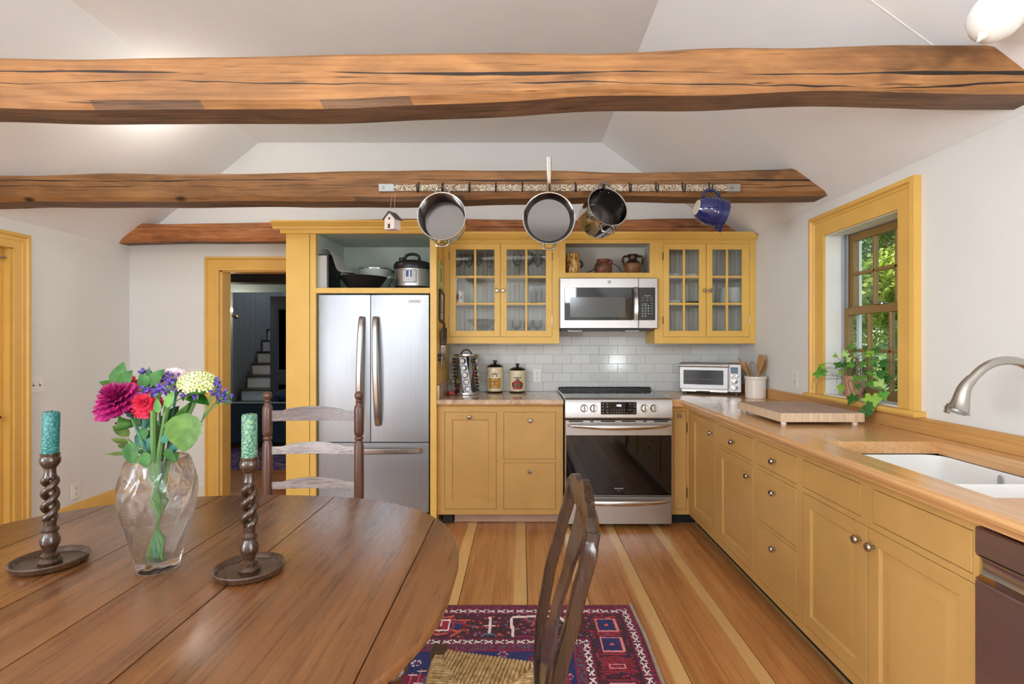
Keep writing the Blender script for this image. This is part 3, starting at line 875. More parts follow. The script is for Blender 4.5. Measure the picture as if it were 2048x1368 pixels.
# outdoors beyond the kitchen window -----------------------------------------
def _grass():
    g = NT('lawn'); n = g.noise(g.coord(), 1.2, 6)
    g.set(Base_Color=g.ramp(n, [(.3, C(70, 104, 50)), (.7, C(120, 150, 70))]), Roughness=.95); return g.m
gr = MB(); gr.box(1.99, 40, -20, 45, -.6, -.5)
g_ = part('ground', gr, _grass(), None, smooth=False); g_['kind'] = 'structure'
def _leaf(name, a, b, c):
    g = NT(name); n = g.noise(g.coord(), 1.3, 3); n2 = g.noise(g.coord(), 9, 2)
    g.set(Base_Color=g.mix(.5, g.ramp(n, [(.3, a), (.5, b), (.68, c)]), g.ramp(n2, [(.3, a), (.7, c)])), Roughness=.5)
    tl = g.n('BsdfTranslucent'); tl.inputs[0].default_value = b
    mx = g.n('MixShader'); mx.inputs[0].default_value = .35
    g.l(g.b.outputs[0], mx.inputs[1]); g.l(tl.outputs[0], mx.inputs[2]); g.l(mx.outputs[0], g.out.inputs[0])
    return g.m
bark = wood('tree_bark', C(60, 50, 40), C(88, 74, 60), C(112, 98, 80), 'z', 1, 6, .9)
def tree(loc, h, rad, n, mat, label, seed, low=.3):
    rnd = random.Random(seed)
    t_ = thing('tree', label, 'tree', loc, group='trees outside the window')
    part('trunk', MB().tube([(0, 0, 0), (.1, .05, h * .4), (0, .1, h * .8)], [rad * .07, rad * .05, rad * .02], 8), bark, t_)
    blobs = []
    for k in range(26):
        a = rnd.uniform(0, 2 * pi); zz = rnd.uniform(low, 1); rr = rad * sqrt(max(.05, 1 - ((zz - .5) / .62) ** 2)) * rnd.uniform(.3, .85)
        blobs.append((Vector((rr * cos(a), rr * sin(a), zz * h)), rad * rnd.uniform(.22, .42)))
    vs_ = []; fs = []
    for i in range(n):
        c, br = rnd.choice(blobs)
        d = Vector((rnd.gauss(0, 1), rnd.gauss(0, 1), rnd.gauss(0, .8))).normalized()
        p = c + d * br * rnd.uniform(.65, 1.05)
        s_ = rnd.uniform(.045, .085)
        a = Vector((rnd.gauss(0, 1), rnd.gauss(0, 1), rnd.gauss(0, .6))).normalized() * s_
        b = d.cross(a).normalized() * s_ * .45
        k = len(vs_)
        vs_ += [p - a, p + b, p + a, p - b]
        fs.append((k, k + 1, k + 2, k + 3))
    o = part('foliage', MB().add(vs_, fs), mat, t_, smooth=False, fixn=False); o['kind'] = 'stuff'
lf1 = _leaf('sunlit_leaves', C(84, 118, 34), C(146, 176, 58), C(212, 214, 100))  # sun highlights lightened into the leaf colour
lf2 = _leaf('shaded_leaves', C(44, 76, 36), C(82, 120, 50), C(146, 170, 74))  # darker leaf tones, shade put into the colour
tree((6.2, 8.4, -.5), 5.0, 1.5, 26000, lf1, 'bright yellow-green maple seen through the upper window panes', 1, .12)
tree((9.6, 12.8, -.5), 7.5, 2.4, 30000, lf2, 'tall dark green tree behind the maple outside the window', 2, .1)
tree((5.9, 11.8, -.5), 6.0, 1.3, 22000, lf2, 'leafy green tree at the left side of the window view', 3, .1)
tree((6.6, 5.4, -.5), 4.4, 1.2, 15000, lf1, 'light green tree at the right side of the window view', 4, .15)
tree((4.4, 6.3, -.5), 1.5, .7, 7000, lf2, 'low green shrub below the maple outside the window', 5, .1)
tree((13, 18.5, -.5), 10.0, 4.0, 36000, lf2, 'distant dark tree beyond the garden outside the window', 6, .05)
# ------------------------------------------------------------------ built-in kitchen
YF, YU, XF, ZT = 3.772, 4.066, 1.21, .907     # base face plane, upper face plane, right-hand face plane, worktop height
def mpY(yf): return lambda u, v, d: (u, yf - d, v)
def mpX(xf): return lambda u, v, d: (xf - d, u, v)
KN = [(0, 0), (.007, .0), (.0055, .006), (.0055, .014), (.013, .019), (.0155, .025), (.012, .031), (0, .033)]
def knob(p, d, parent):
    part('knob', MB().lathe(KN, 16, axis_M(p, d)), M['pewter'], parent)
RP = [(.0, .0), (.002, .001), (.052, .001), (.054, -.004), (.060, -.008), (.066, -.008), (.100, -.001), (.102, -.001)]
def cabinet(root, mp, nrm, u0, u1, v0, v1, openings, mat, depth, inner=None, wide=True, ctop=None):
    """inset-front cabinet: face frame with openings (kind,u0,u1,v0,v1,knob u,knob v)"""
    ff = MB(); t = .02
    us = sorted(set([u0, u1] + [o[1] for o in openings] + [o[2] for o in openings]))
    vv = sorted(set([v0, v1] + [o[3] for o in openings] + [o[4] for o in openings]))
    def B(a, b, c, d, d0, d1):
        p = mp(a, c, d0); q = mp(b, d, d1)
        ff.box(p[0], q[0], p[1], q[1], p[2], q[2])
    for a, b in zip(us[:-1], us[1:]):
        for c, d in zip(vv[:-1], vv[1:]):
            mu, mv = (a + b) / 2, (c + d) / 2
            if any(o[1] < mu < o[2] and o[3] < mv < o[4] for o in openings): continue
            B(a, b, c, d, 0, -t)
    part('face_frame', ff, mat, root)
    cc = MB(); p = mp(u0 + .001, v0 + .001, -t - .004); q = mp(u1 - .001, (ctop or v1) - .001, -depth)
    cc.box(p[0], q[0], p[1], q[1], p[2], q[2])
    part('carcass', cc, M['blackmat'] if inner is None else inner, root)
    g = .0022
    for (kind, a, b, c, d, ku, kv) in openings:
        a_, b_, c_, d_ = a + g, b - g, c + g, d - g
        if kind == 'door':
            o = part('door', MB().nested(a_, b_, c_, d_, RP if wide else [(0, 0), (.002, .001)], mp, .018), mat, root, angle=12)
        else:
            o = part('drawer' if kind == 'drawer' else 'false_front', MB().nested(a_, b_, c_, d_, [(0, 0), (.002, .0012)], mp, .018), mat, root, angle=12)
        if ku is not None: knob(mp(ku, kv, .001), nrm, o)
# left base cabinet ---------------------------------------------------------
def bx(x): return PX(x, YF)
def bz(y): return PZ(y, YF)
MY = mpY(YF); MX = mpX(XF)
zb = bz(1029)
root = thing('base_cabinet', 'mustard base cabinet with panelled door and two drawers left of the range', 'cabinet', (-.15, YF + .3, 0), world=True)
cabinet(root, MY, (0, -1, 0), -.606, .300, zb, .872, [
    ('door', bx(889), bx(993), bz(1018.5), bz(824), bx(939), bz(833.5)),
    ('drawer', bx(1007), bx(1111.5), bz(918.5), bz(824), bx(1059.6), bz(841)),
    ('drawer', bx(1007), bx(1111.5), bz(1018.5), bz(925.5), bx(1059.6), bz(942))], M['mustard'], .59)
part('cornice_strip', MB().prism([(YF, .852), (YF - .010, .858), (YF - .016, .872), (YF, .872)], -.606, .300, 'x'), M['mustard'], root)
part('toe_kick', MB().box(bx(907), bx(1117), YF + .055, YF + .07, .004, zb), M['rawwood'], root)
part('foot_block', MB().box(bx(884), bx(905), YF + .03, YF + .10, 0, zb, .003), M['blackmat'], root)
part('foot_block', MB().box(bx(1118), bx(1127), YF + .03, YF + .10, 0, zb, .003), M['blackmat'], root)
ct = thing('worktop', 'pinkish granite worktop with low side splash left of the range', 'worktop', (-.15, 4.0, .875), world=True)
part('slab', MB().box(-.606, .302, YF - .040, YW - .0085, .873, ZT, .004), M['stone'], ct)
part('side_splash', MB().box(-.606, -.588, YF - .030, YW - .0085, ZT, 1.008, .003), M['stone'], ct)
# narrow cabinet right of the range ------------------------------------------
root = thing('base_cabinet', 'narrow pale mustard cabinet squeezed between range and corner', 'cabinet', (1.14, YF + .3, 0), world=True)
cabinet(root, MY, (0, -1, 0), 1.066, XF - .001, zb, .853, [('door', bx(1347.7), bx(1372.8), bz(1019), bz(823), bx(1357), bz(831))], M['mustard'], .59, wide=False)
part('hinge', MB().box(bx(1373), bx(1374.6), YF - .004, YF + .002, bz(995), bz(975)), M['iron'], root)
part('hinge', MB().box(bx(1373), bx(1374.6), YF - .004, YF + .002, bz(865), bz(845)), M['iron'], root)
part('toe_kick', MB().box(1.066, XF + .06, YF + .05, YF + .065, 0, zb), M['blackmat'], root)
# right-hand run: units along the wall ----------------------------------------
def ry(x): return F * XF / (x - CX)
def rz(x, y): return PZ(y, ry(x))
zt1 = rz(1438, 850)
def runit(name, label, y0, y1, ops, cat='cabinet', ctop=None):
    root = thing(name, label, cat, (XF + .3, (y0 + y1) / 2, 0), world=True)
    cabinet(root, MX, (-1, 0, 0), y0, y1, zb, .853, ops, M['mustard'], XR - XF - .004, ctop=ctop)
    part('toe_kick', MB().box(XF + .06, XF + .075, y0, y1, 0, zb), M['blackmat'], root)
    return root
zd0, zdr, zd1 = .112, .70, .815
runit('base_cabinet', 'mustard base cabinet with a single tall panelled door in the corner by the range', 3.235, YF, [('door', 3.265, 3.705, zd0, zd1, 3.30, .745)])
runit('base_cabinet', 'mustard base cabinet with one small drawer above one panelled door', 2.702, 3.235,
      [('door', 2.732, 3.205, zd0, .675, 2.765, .61), ('drawer', 2.732, 3.205, .693, zd1, 2.968, .752)])
runit('drawer_cabinet', 'mustard base cabinet of three stacked drawers left of the sink doors', 2.272, 2.702,
      [('drawer', 2.297, 2.674, .693, zd1, 2.485, .752), ('drawer', 2.297, 2.674, .415, .675, 2.485, .60), ('drawer', 2.297, 2.674, zd0, .398, 2.485, .335)])
runit('sink_cabinet', 'mustard sink cabinet with two tall panelled doors and two false drawer fronts', 1.380, 2.272,
      [('door', 1.828, 2.245, zd0, .675, 1.862, .617), ('door', 1.388, 1.824, zd0, .675, 1.790, .617),
       ('false', 1.862, 2.245, .697, zd1, None, None), ('false', 1.400, 1.800, .697, zd1, None, None)], ctop=.60)
# dishwasher ------------------------------------------------------------------
root = thing('dishwasher', 'dark brushed steel dishwasher under the worktop at the right edge', 'dishwasher', (XF + .3, 1.08, 0), world=True)
part('body', MB().box(XF + .01, XR - .01, .785, 1.374, .05, .845), M['blackmat'], root)
part('door', MB().box(XF - .022, XF + .010, .788, 1.372, .12, .700, .004), M['steel_y'], root)
part('control_panel', MB().box(XF - .022, XF + .010, .788, 1.372, .765, .838, .004), M['steel_y'], root)
mb = MB(); mb.prism([(XF + .010, .702), (XF - .021, .702), (XF - .004, .712), (XF + .002, .735), (XF - .004, .757), (XF - .021, .764), (XF + .010, .764)], .79, 1.37, 'y')
part('pocket_handle', mb, M['steel'], root)
part('lettering', text_mesh('|||', .012, T(XF - .0225, 1.22, .79) @ fac('-x'), M['plastic_w']), None, root)
part('toe_kick', MB().box(XF + .06, XF + .07, .785, 1.374, 0, .12), M['blackmat'], root)
root2 = thing('base_cabinet', 'mustard cabinet end beyond the dishwasher', 'cabinet', (XF + .3, .5, 0), world=True)
cabinet(root2, MX, (-1, 0, 0), .25, .780, zb, .853, [('door', .28, .75, zd0, zd1, .72, .745)], M['mustard'], XR - XF - .004)
part('toe_kick', MB().box(XF + .06, XF + .075, .25, .78, 0, zb), M['blackmat'], root2)
# maple worktop with moulded front edge and sink cut-out ----------------------
SY0, SY1, SX0, SX1 = 1.384, 2.168, 1.255, 1.722
XE = 1.13
root = thing('worktop', 'long maple worktop with moulded edge running past the window to the sink', 'worktop', (1.5, 2.3, .857), world=True)
mb = MB(); zl = .857; xb = 1.8215
xe = XE + .03
mb.box(xe, xb, SY1, YW - .0085, zl, ZT); mb.box(xe, SX0, SY0, SY1, zl, ZT); mb.box(SX1, xb, SY0, SY1, zl, ZT); mb.box(xe, xb, .25, SY0, zl, ZT)
part('slab', mb, M['maple'], root, smooth=False)
edge = [(xe, ZT), (XE + .0145, ZT), (XE + .014, ZT - .003), (XE + .010, ZT - .0025), (XE + .003, ZT - .007), (XE, ZT - .014), (XE + .003, ZT - .021), (XE + .012, ZT - .025), (XE + .012, ZT - .028), (XE + .020, ZT - .034), (XE + .030, ZT - .046), (XE + .032, zl), (xe + .004, zl), (xe + .004, ZT - .004)]
part('edge_moulding', MB().prism(edge, .25, YF - .042, 'y'), M['maple'], root, angle=25)
part('return_slab', MB().box(1.066, XE + .035, YF - .042, YW - .0085, zl, ZT, .003), M['maple'], root)
part('wood_upstand', MB().box(1.800, 1.8215, .25, YW - .0085, ZT, .979, .003), M['maple_s'], root)
# undermount sink --------------------------------------------------------------
def rrect(x0, x1, y0, y1, r, z, n=5):
    out = []
    for (cx, cy, a0) in ((x1 - r, y1 - r, 0), (x0 + r, y1 - r, pi / 2), (x0 + r, y0 + r, pi), (x1 - r, y0 + r, 3 * pi / 2)):
        for k in range(n + 1):
            a = a0 + pi / 2 * k / n
            out.append((cx + r * cos(a), cy + r * sin(a), z))
    return out
def loft(mb, loops, capend=True):
    n = len(loops[0]); vs_ = [p for L in loops for p in L]; fs = []
    for k in range(len(loops) - 1):
        for i in range(n):
            j = (i + 1) % n
            fs.append((k * n + i, k * n + j, (k + 1) * n + j, (k + 1) * n + i))
    if capend: fs.append(tuple((len(loops) - 1) * n + i for i in range(n)))
    return mb.add(vs_, fs)
root = thing('sink', 'white porcelain undermount double sink set into the maple worktop', 'sink', (1.49, 1.77, .65), world=True)
def bowl(y0, y1):
    mb = MB(); x0, x1 = SX0 + .004, SX1 - .004; zt = zl - .001
    loft(mb, [rrect(x0 - .02, x1 + .02, y0 - .004, y1 + .004, .05, zt - .24), rrect(x0 - .02, x1 + .02, y0 - .004, y1 + .004, .05, zt - .035),
              rrect(x0 - .012, x1 + .012, y0 - .002, y1 + .002, .06, zt - .006), rrect(x0, x1, y0 + .004, y1 - .004, .06, zt - .001),
              rrect(x0 + .008, x1 - .008, y0 + .012, y1 - .012, .055, zt - .012),
              rrect(x0 + .016, x1 - .016, y0 + .02, y1 - .02, .05, zt - .16), rrect(x0 + .05, x1 - .05, y0 + .055, y1 - .055, .04, zt - .185), rrect(x0 + .18, x1 - .18, y0 + .1, y1 - .1, .02, zt - .19)])
    return part('bowl', mb, M['porcelain'], root, angle=60)
bowl(1.705, SY1 - .004); bowl(SY0 + .004, 1.690)
part('drain', MB().lathe([(0, 0), (.03, 0), (.035, .003), (.04, 0)], 20, T(1.49, 1.93, .668)), M['steel'], root)
mb = MB().lathe([(0, .0022), (.020, .002), (.021, 0)], 20, axis_M((SX1 - .017, 1.86, .826), (-1, 0, 0)), (.55, 1))
part('maker_mark', mb, M['galv'], root)
# faucet -----------------------------------------------------------------------
fy = 1.745; fx = 1.765
root = thing('faucet', 'brushed nickel pull-down faucet arching over the sink', 'faucet', (fx, fy, ZT + .0006))
part('base', MB().lathe([(0, 0), (.032, 0), (.032, .008), (.024, .02), (.022, .10), (.016, .13), (0, .13)], 20), M['nickel'], root)
hp = Vector((PX(1915, fy) - fx, 0, 0)).x
arcp = []
pts = [(0, 0, .10), (0, 0, .20), (-.03, 0, .292), (-.09, 0, .340), (-.155, 0, .350), (-.215, 0, .330), (-.262, 0, .288)]
sp_ = smoothpath(pts, 6)
part('spout', MB().tube(sp_, .0145, 14), M['nickel'], root)
d = (Vector(pts[-1]) - Vector(pts[-2])).normalized(); d = (d + Vector((-.05, 0, -.55))).normalized()
hd = MB(); p = Vector(pts[-1]) - d * .002
path = smoothpath([p, p + d * .04 + Vector((-.004, 0, 0)), p + Vector((-.040, 0, -.085)), p + Vector((-.050, 0, -.108))], 5)
hd.tube(path, [.0162 + .021 * max(0, (i / (len(path) - 1))) ** 1.7 for i in range(len(path))], 18)
h = part('spray_head', hd, M['nickel'], root)
part('button', MB().box(-.014, .014, -.008, .008, -.016, .016, .003).xform(T(*(path[-4] + Vector((-.034, 0, -.002)))) @ Matrix.Rotation(R(22), 4, 'Y') @ Matrix.Scale(.5, 4, (1, 0, 0))), M['pewter'], h)
part('nozzle_ring', MB().lathe([(0, .006), (.026, .005), (.028, 0)], 18, axis_M(path[-1], (path[-1] - path[-2]))), M['galv'], h)
part('lever', MB().tube([(0, -.02, .06), (0, -.05, .07), (0, -.10, .085)], [.009, .007, .006], 8), M['nickel'], root)

# range ------------------------------------------------------------------------
YRg = 3.68
RX0, RX1 = .308, 1.062
def gz(y): return PZ(y, YRg)
def gx(x): return PX(x, YRg)
root = thing('range', 'slide-in electric range with stainless front and black glass oven door', 'stove', ((RX0 + RX1) / 2, YRg + .3, 0), world=True)
part('body', MB().box(RX0 + .012, RX1 - .004, YRg + .05, 4.355, .05, .880), M['black'], root)
M['burner'] = plain('burner_print', C(70, 70, 74), .3)
ctp = part('cooktop', MB().box(RX0 - .004, RX1 + .004, YRg + .035, 4.30, .912, .922, .003), M['cooktop'], root)
mb = MB()
for (cx, cy, r) in ((.50, 3.86, .085), (.87, 3.86, .11), (.50, 4.13, .075), (.87, 4.13, .09), (.685, 4.15, .06)):
    part('burner_ring', MB().lathe([(r - .002, .9218), (r - .001, .9224), (r + .001, .9224), (r + .002, .9218)], 40, T(cx, cy, 0)), M['burner'], ctp)
for xx in (RX0 - .005, RX1 - .008): part('cooktop_frame', MB().box(xx, xx + .013, YRg + .03, 4.345, .908, .926, .003), M['steel'], root)
vt = part('vent_trim', MB().box(RX0 - .002, RX1 + .002, 4.295, 4.350, .912, .948, .006), M['black'], root)
for k in range(6): part('vent_slot', MB().box(RX0 + .05 + k * .11, RX0 + .13 + k * .11, 4.30, 4.34, .946, .9486), M['slot'], vt)
mb = MB(); y0 = YRg
mb.prism([(y0 + .07, gz(838)), (y0 + .002, gz(838)), (y0 - .004, gz(835)), (y0 + .000, .880), (y0 + .012, .912), (y0 + .03, .923), (y0 + .07, .923)], RX0, RX1, 'x')
cp = part('control_panel', mb, M['steel_x'], root, angle=30)
tilt = Matrix.Rotation(R(4), 4, 'X')
def on_panel(x, y, d=0.0):   # point on the slanted panel face
    z = gz(y); yy = y0 - .004 + (z - gz(835)) * .075
    return (gx(x), yy - d, z)
dm = MB()
a = on_panel(1201.5, 829, .002); b = on_panel(1273, 804, .002)
dm.box(a[0], b[0], a[1], a[1] + .01, a[2], b[2], .002)
disp = part('display', dm, M['bglass'], cp); dfy = a[1]
part('clock', text_mesh('4:02', .020, T(gx(1237.5), a[1] - .0008, gz(811)) @ fac('-y'), plain('lit_digits', C(235, 245, 255), .5, 0, .5, 3.0)), None, disp)
lg = MB(); rr = random.Random(3)
for (xs2, ys2) in (([1205.5, 1214.5], [808, 813.5, 819.5, 824.5]), ([1222.5 + 5.3 * k for k in range(7)], [819.5, 825]), ([1259.5], [808, 819.5]), ([1268.5], [808, 813.5, 819.5, 824.5])):
    for xx in xs2:
        for y_ in ys2:
            p = on_panel(xx, y_, .0024); wdt = .0045 if len(xs2) < 5 else .002
            lg.box(p[0] - wdt, p[0] + wdt, dfy - .0006, dfy + .001, p[2] - .0018, p[2] + .0018)
part('key_legends', lg, plain('pale_print', C(190, 196, 200), .6), disp)['kind'] = 'stuff'
for xx in (1168, 1187, 1288.5, 1307.5):
    p = on_panel(xx, 816.5)
    k = part('control_knob', MB().lathe([(0, 0), (.027, 0), (.027, .006), (.024, .010), (.022, .026), (.020, .029), (0, .029)], 26, axis_M(p, (0, -1, .08))), M['steel'], cp)
    part('grip', MB().box(-.005, .005, -.042, -.026, -.021, .021, .003).xform(T(*p)), M['nickel'], k)
# oven door
od = part('oven_door', MB().box(RX0, RX1, YRg, YRg + .06, gz(992.5), gz(840.5), .004), M['steel_x'], root)
part('door_glass', MB().box(RX0 + .006, RX1 - .006, YRg - .003, YRg + .01, gz(991), gz(870.5), .002), M['bglass'], od)
for (a, b) in ((1138, 1166), (1180.5, 1187), (1202, 1230.5), (1243.5, 1271.5), (1286.5, 1293), (1308, 1335.5)):
    part('vent_slot', MB().box(gx(a), gx(b), YRg - .0012, YRg + .01, gz(844), gz(841.5)), M['slot'], od)
def bow(x0, x1, z, rise, dep, r, n=26):
    pts = []
    for i in range(n + 1):
        t = i / n
        s_ = sin(pi * t)
        pts.append((x0 + (x1 - x0) * t, YRg - .012 - dep * (s_ ** .45), z - rise * s_ ** .8))
    return pts
def barsect(w, h):
    out = []
    for k in range(10):
        a = 2 * pi * k / 10
        out.append((w * cos(a), h * sin(a)))
    return out
hb = MB(); pts = bow(gx(1136), gx(1340), gz(850), .010, .042, 0)
hb.sweep(pts, lambda t: barsect(.010, .007 + .012 * sin(pi * t) ** .6))
part('handle', hb, M['steel'], od)
part('lettering', text_mesh('FRIGIDAIRE', .0125, T(gx(1237.5), YRg - .0032, gz(977)) @ fac('-y'), M['plastic_w'], .0002), None, od)
part('lettering', text_mesh('GALLERY', .006, T(gx(1237.5), YRg - .0032, gz(981.5)) @ fac('-y'), M['galv'], .0002), None, od)
dr = part('drawer', MB().box(RX0, RX1, YRg + .003, YRg + .06, gz(1049), gz(994.5), .004), M['steel_x'], root)
hb = MB(); hb.sweep(bow(gx(1136), gx(1340), gz(1001), .008, .036, 0), lambda t: barsect(.009, .007 + .011 * sin(pi * t) ** .6))
part('handle', hb, M['steel'], dr)
for xx in (RX0 + .05, RX1 - .06): part('foot', MB().lathe([(0, 0), (.018, 0), (.018, .012), (.007, .014), (.007, .06), (0, .06)], 12, T(xx, YRg + .10, 0)), M['black'], root)

# fridge enclosure ----------------------------------------------------------------
YE = 3.732
def ex(x): return PX(x, YE)
def ez(y): return PZ(y, YE)
root = thing('fridge_enclosure', 'yellow built-in surround with crown and open shelf around the fridge', 'cabinet', (-1.15, 4.0, 0), world=True)
XE0, XE1, XO0, XO1 = ex(572), -.6075, ex(631), ex(860.4)
mb = MB(); mb.box(XE0, ex(618.5), YE, YE + .03, 0, ez(468)); mb.box(XE0, XE0 + .02, YE + .03, YW - .031, 0, 2.12)
mb.box(ex(619.5), XO0, YE + .004, YE + .034, 0, ez(468))
part('pilaster', mb, M['yellow'], root)
part('side_panel', MB().box(XO1, XE1, YE, YW - .001, 0, 2.12), M['yellow'], root)
mb = MB(); mb.box(XO0 - .02, XO0 - .002, YE + .034, YW - .05, 0, 2.12); part('inner_panel', mb, M['inside_g'], root)
part('liner', MB().box(XO1 - .006, XO1, YE + .02, YW - .05, ez(575), 2.12), M['inside_g'], root)
part('shelf', MB().box(XO0 - .002, XO1 - .006, YE + .02, YW - .03, ez(586), ez(575.8)), M['inside_g'], root)
part('shelf_rail', MB().box(XO0, XO1, YE, YE + .02, ez(586.5), ez(575.5), .002), M['yellow'], root)
part('back_panel', MB().box(XO0 - .02, XO1, 4.335, 4.345, 1.6, 2.12), M['inside_g'], root)
part('top_panel', MB().box(XE0 + .02, XO1, YE + .03, YW - .031, 2.105, 2.12), M['inside_g'], root)
part('frieze', MB().box(XE0 - .034, XE1 + .02, YE - .022, YE + .01, ez(468), 2.15, .002).box(XE0 - .034, XE0 - .001, YE + .01, YE + .35, ez(468), 2.15, .002), M['yellow'], root)
cz = 2.145
cpf = [(.0, cz - .025), (.010, cz - .022), (.014, cz - .008), (.030, cz + .004), (.040, cz + .016), (.046, cz + .018), (.046, cz + .030), (.0, cz + .030)]
mb = MB(); yy = YE - .022; xx = XE0 - .034
mb.prism([(yy - d, z_) for d, z_ in cpf], xx - .046, XE1 + .02, 'x')
mb.prism([(xx - d, z_) for d, z_ in cpf], yy - .0, YE + .40, 'y')
part('crown', mb, M['yellow'], root, angle=25)

# fridge ------------------------------------------------------------------------
YG = 3.765
FX0, FX1, FXM = XO0 + .008, XO1 - .016, PX(741, 3.76)
def fz(y): return PZ(y, YG)
ftop, fmid = ez(586) - .012, fz(884.5)
root = thing('fridge', 'stainless french-door fridge with bottom freezer drawer', 'fridge', (-1.06, 4.05, 0), world=True)
part('body', MB().box(FX0 + .004, FX1 - .002, YG + .05, 4.33, .02, ftop - .01), M['black'], root)
def fdoor(x0, x1, z0, z1, nm):
    m_ = MB(); n = 10; poly = []
    for k in range(n + 1):
        t = k / n; poly.append((x0 + (x1 - x0) * t, YG - .012 * sin(pi * t) ** .5 * .6))
    poly += [(x1, YG + .045), (x0, YG + .045)]
    m_.prism(poly, z0, z1, 'z')
    return part(nm, m_, M['steel_z'], root, angle=30)
dl = fdoor(FX0, FXM - .003, fmid + .004, ftop, 'door'); dr_ = fdoor(FXM + .003, FX1, fmid + .004, ftop, 'door')
fd = fdoor(FX0, FX1, .09, fmid - .004, 'freezer_drawer')
part('gasket', MB().box(FXM - .003, FXM + .003, YG + .012, YG + .05, fmid, ftop).box(FX0, FX1, YG + .012, YG + .05, fmid - .004, fmid + .004), M['black'], root)
part('kick_grille', MB().box(FX0 + .01, FX1 - .01, YG + .01, YG + .05, .02, .085), M['black'], root)
for (x, dd_) in ((PX(722, YG), dl), (PX(756, YG), dr_)):
    sgn = 1 if dd_ is dl else -1
    pts = []
    for i in range(25):
        t = i / 24; z_ = fz(850) + (fz(634) - fz(850)) * t
        pts.append((x + sgn * (.018 * (t - .3)), YG - .020 - .042 * sin(pi * t) ** .5, z_))
    hb = MB().sweep(pts, [( a_ * .020, b_ * .008) for a_, b_ in ((-.6, -1), (.6, -1), (1, 0), (.6, 1), (-.6, 1), (-1, 0))], up=(0, -1, 0))
    part('handle', hb, M['nickel'], dd_)
pts = [(PX(650, YG) + (PX(843, YG) - PX(650, YG)) * i / 24, YG - .018 - .042 * sin(pi * i / 24) ** .45, fz(900)) for i in range(25)]
part('handle', MB().sweep(pts, [(a_ * .008, b_ * .019) for a_, b_ in ((-1, -.6), (-1, .6), (0, 1), (1, .6), (1, -.6), (0, -1))]), M['steel'], fd)
bp = part('badge', MB().box(PX(817, YG), PX(841, YG), YG - .013, YG - .002, fz(606), fz(599.5), .001), M['plastic_w'], dr_)
part('lettering', text_mesh('FRIGIDAIRE', .0135, T(PX(829, YG), YG - .0135, fz(602.8)) @ fac('-y'), M['slot'], .0003), None, bp)

# upper cabinets ------------------------------------------------------------------
def ux(x): return PX(x, YU)
def uz(y): return PZ(y, YU)
UZ0, UZ1 = uz(687), 2.115
uo0, uo1, uoz0, uoz1 = ux(1131), ux(1299.5), uz(545.5), uz(486.5)
ULx, URx = ux(1118.5), ux(1309.5)
MU = mpY(YU)
def glazed(root, u0, u1, v0, v1, panes, kx, hinge):
    """framed door with 2 x 3 lights"""
    a, b, c, d = panes; g = .0018
    fr = MB(); y0, y1 = YU - .001, YU + .019
    fr.box(u0 + g, a, y0, y1, v0 + g, v1 - g, .0015); fr.box(b, u1 - g, y0, y1, v0 + g, v1 - g, .0015)
    fr.box(a, b, y0, y1, v0 + g, c, .0015); fr.box(a, b, y0, y1, d, v1 - g, .0015)
    o = part('door', fr, M['yellow'], root)
    mx = (a + b) / 2; z1_, z2_ = d - (d - c) * .335, d - (d - c) * .668
    part('muntin', MB().box(mx - .0085, mx + .0085, y0 + .001, y1 - .002, c, d, .003), M['yellow'], o)
    for zz in (z1_, z2_): part('muntin', MB().box(a, b, y0 + .002, y1 - .003, zz - .008, zz + .008, .003), M['yellow'], o)
    for (p, q) in ((a, mx - .0085), (mx + .0085, b)):
        for (r, s_) in ((c, z2_ - .008), (z2_ + .008, z1_ - .008), (z1_ + .008, d)):
            part('pane', MB().box(p, q, YU + .009, YU + .0115, r, s_), M['glass'], o)
    knob((kx, YU - .001, uz(581.5)), (0, -1, 0), o)
    for z_ in (v1 - .10, v0 + .13):
        part('hinge', MB().tube([(hinge, YU - .003, z_ - .03), (hinge, YU - .003, z_ + .03)], .0035, 8), M['iron'] if hinge > 1.1 and hinge < 1.3 else M['pewter'], o)
    return z1_, z2_
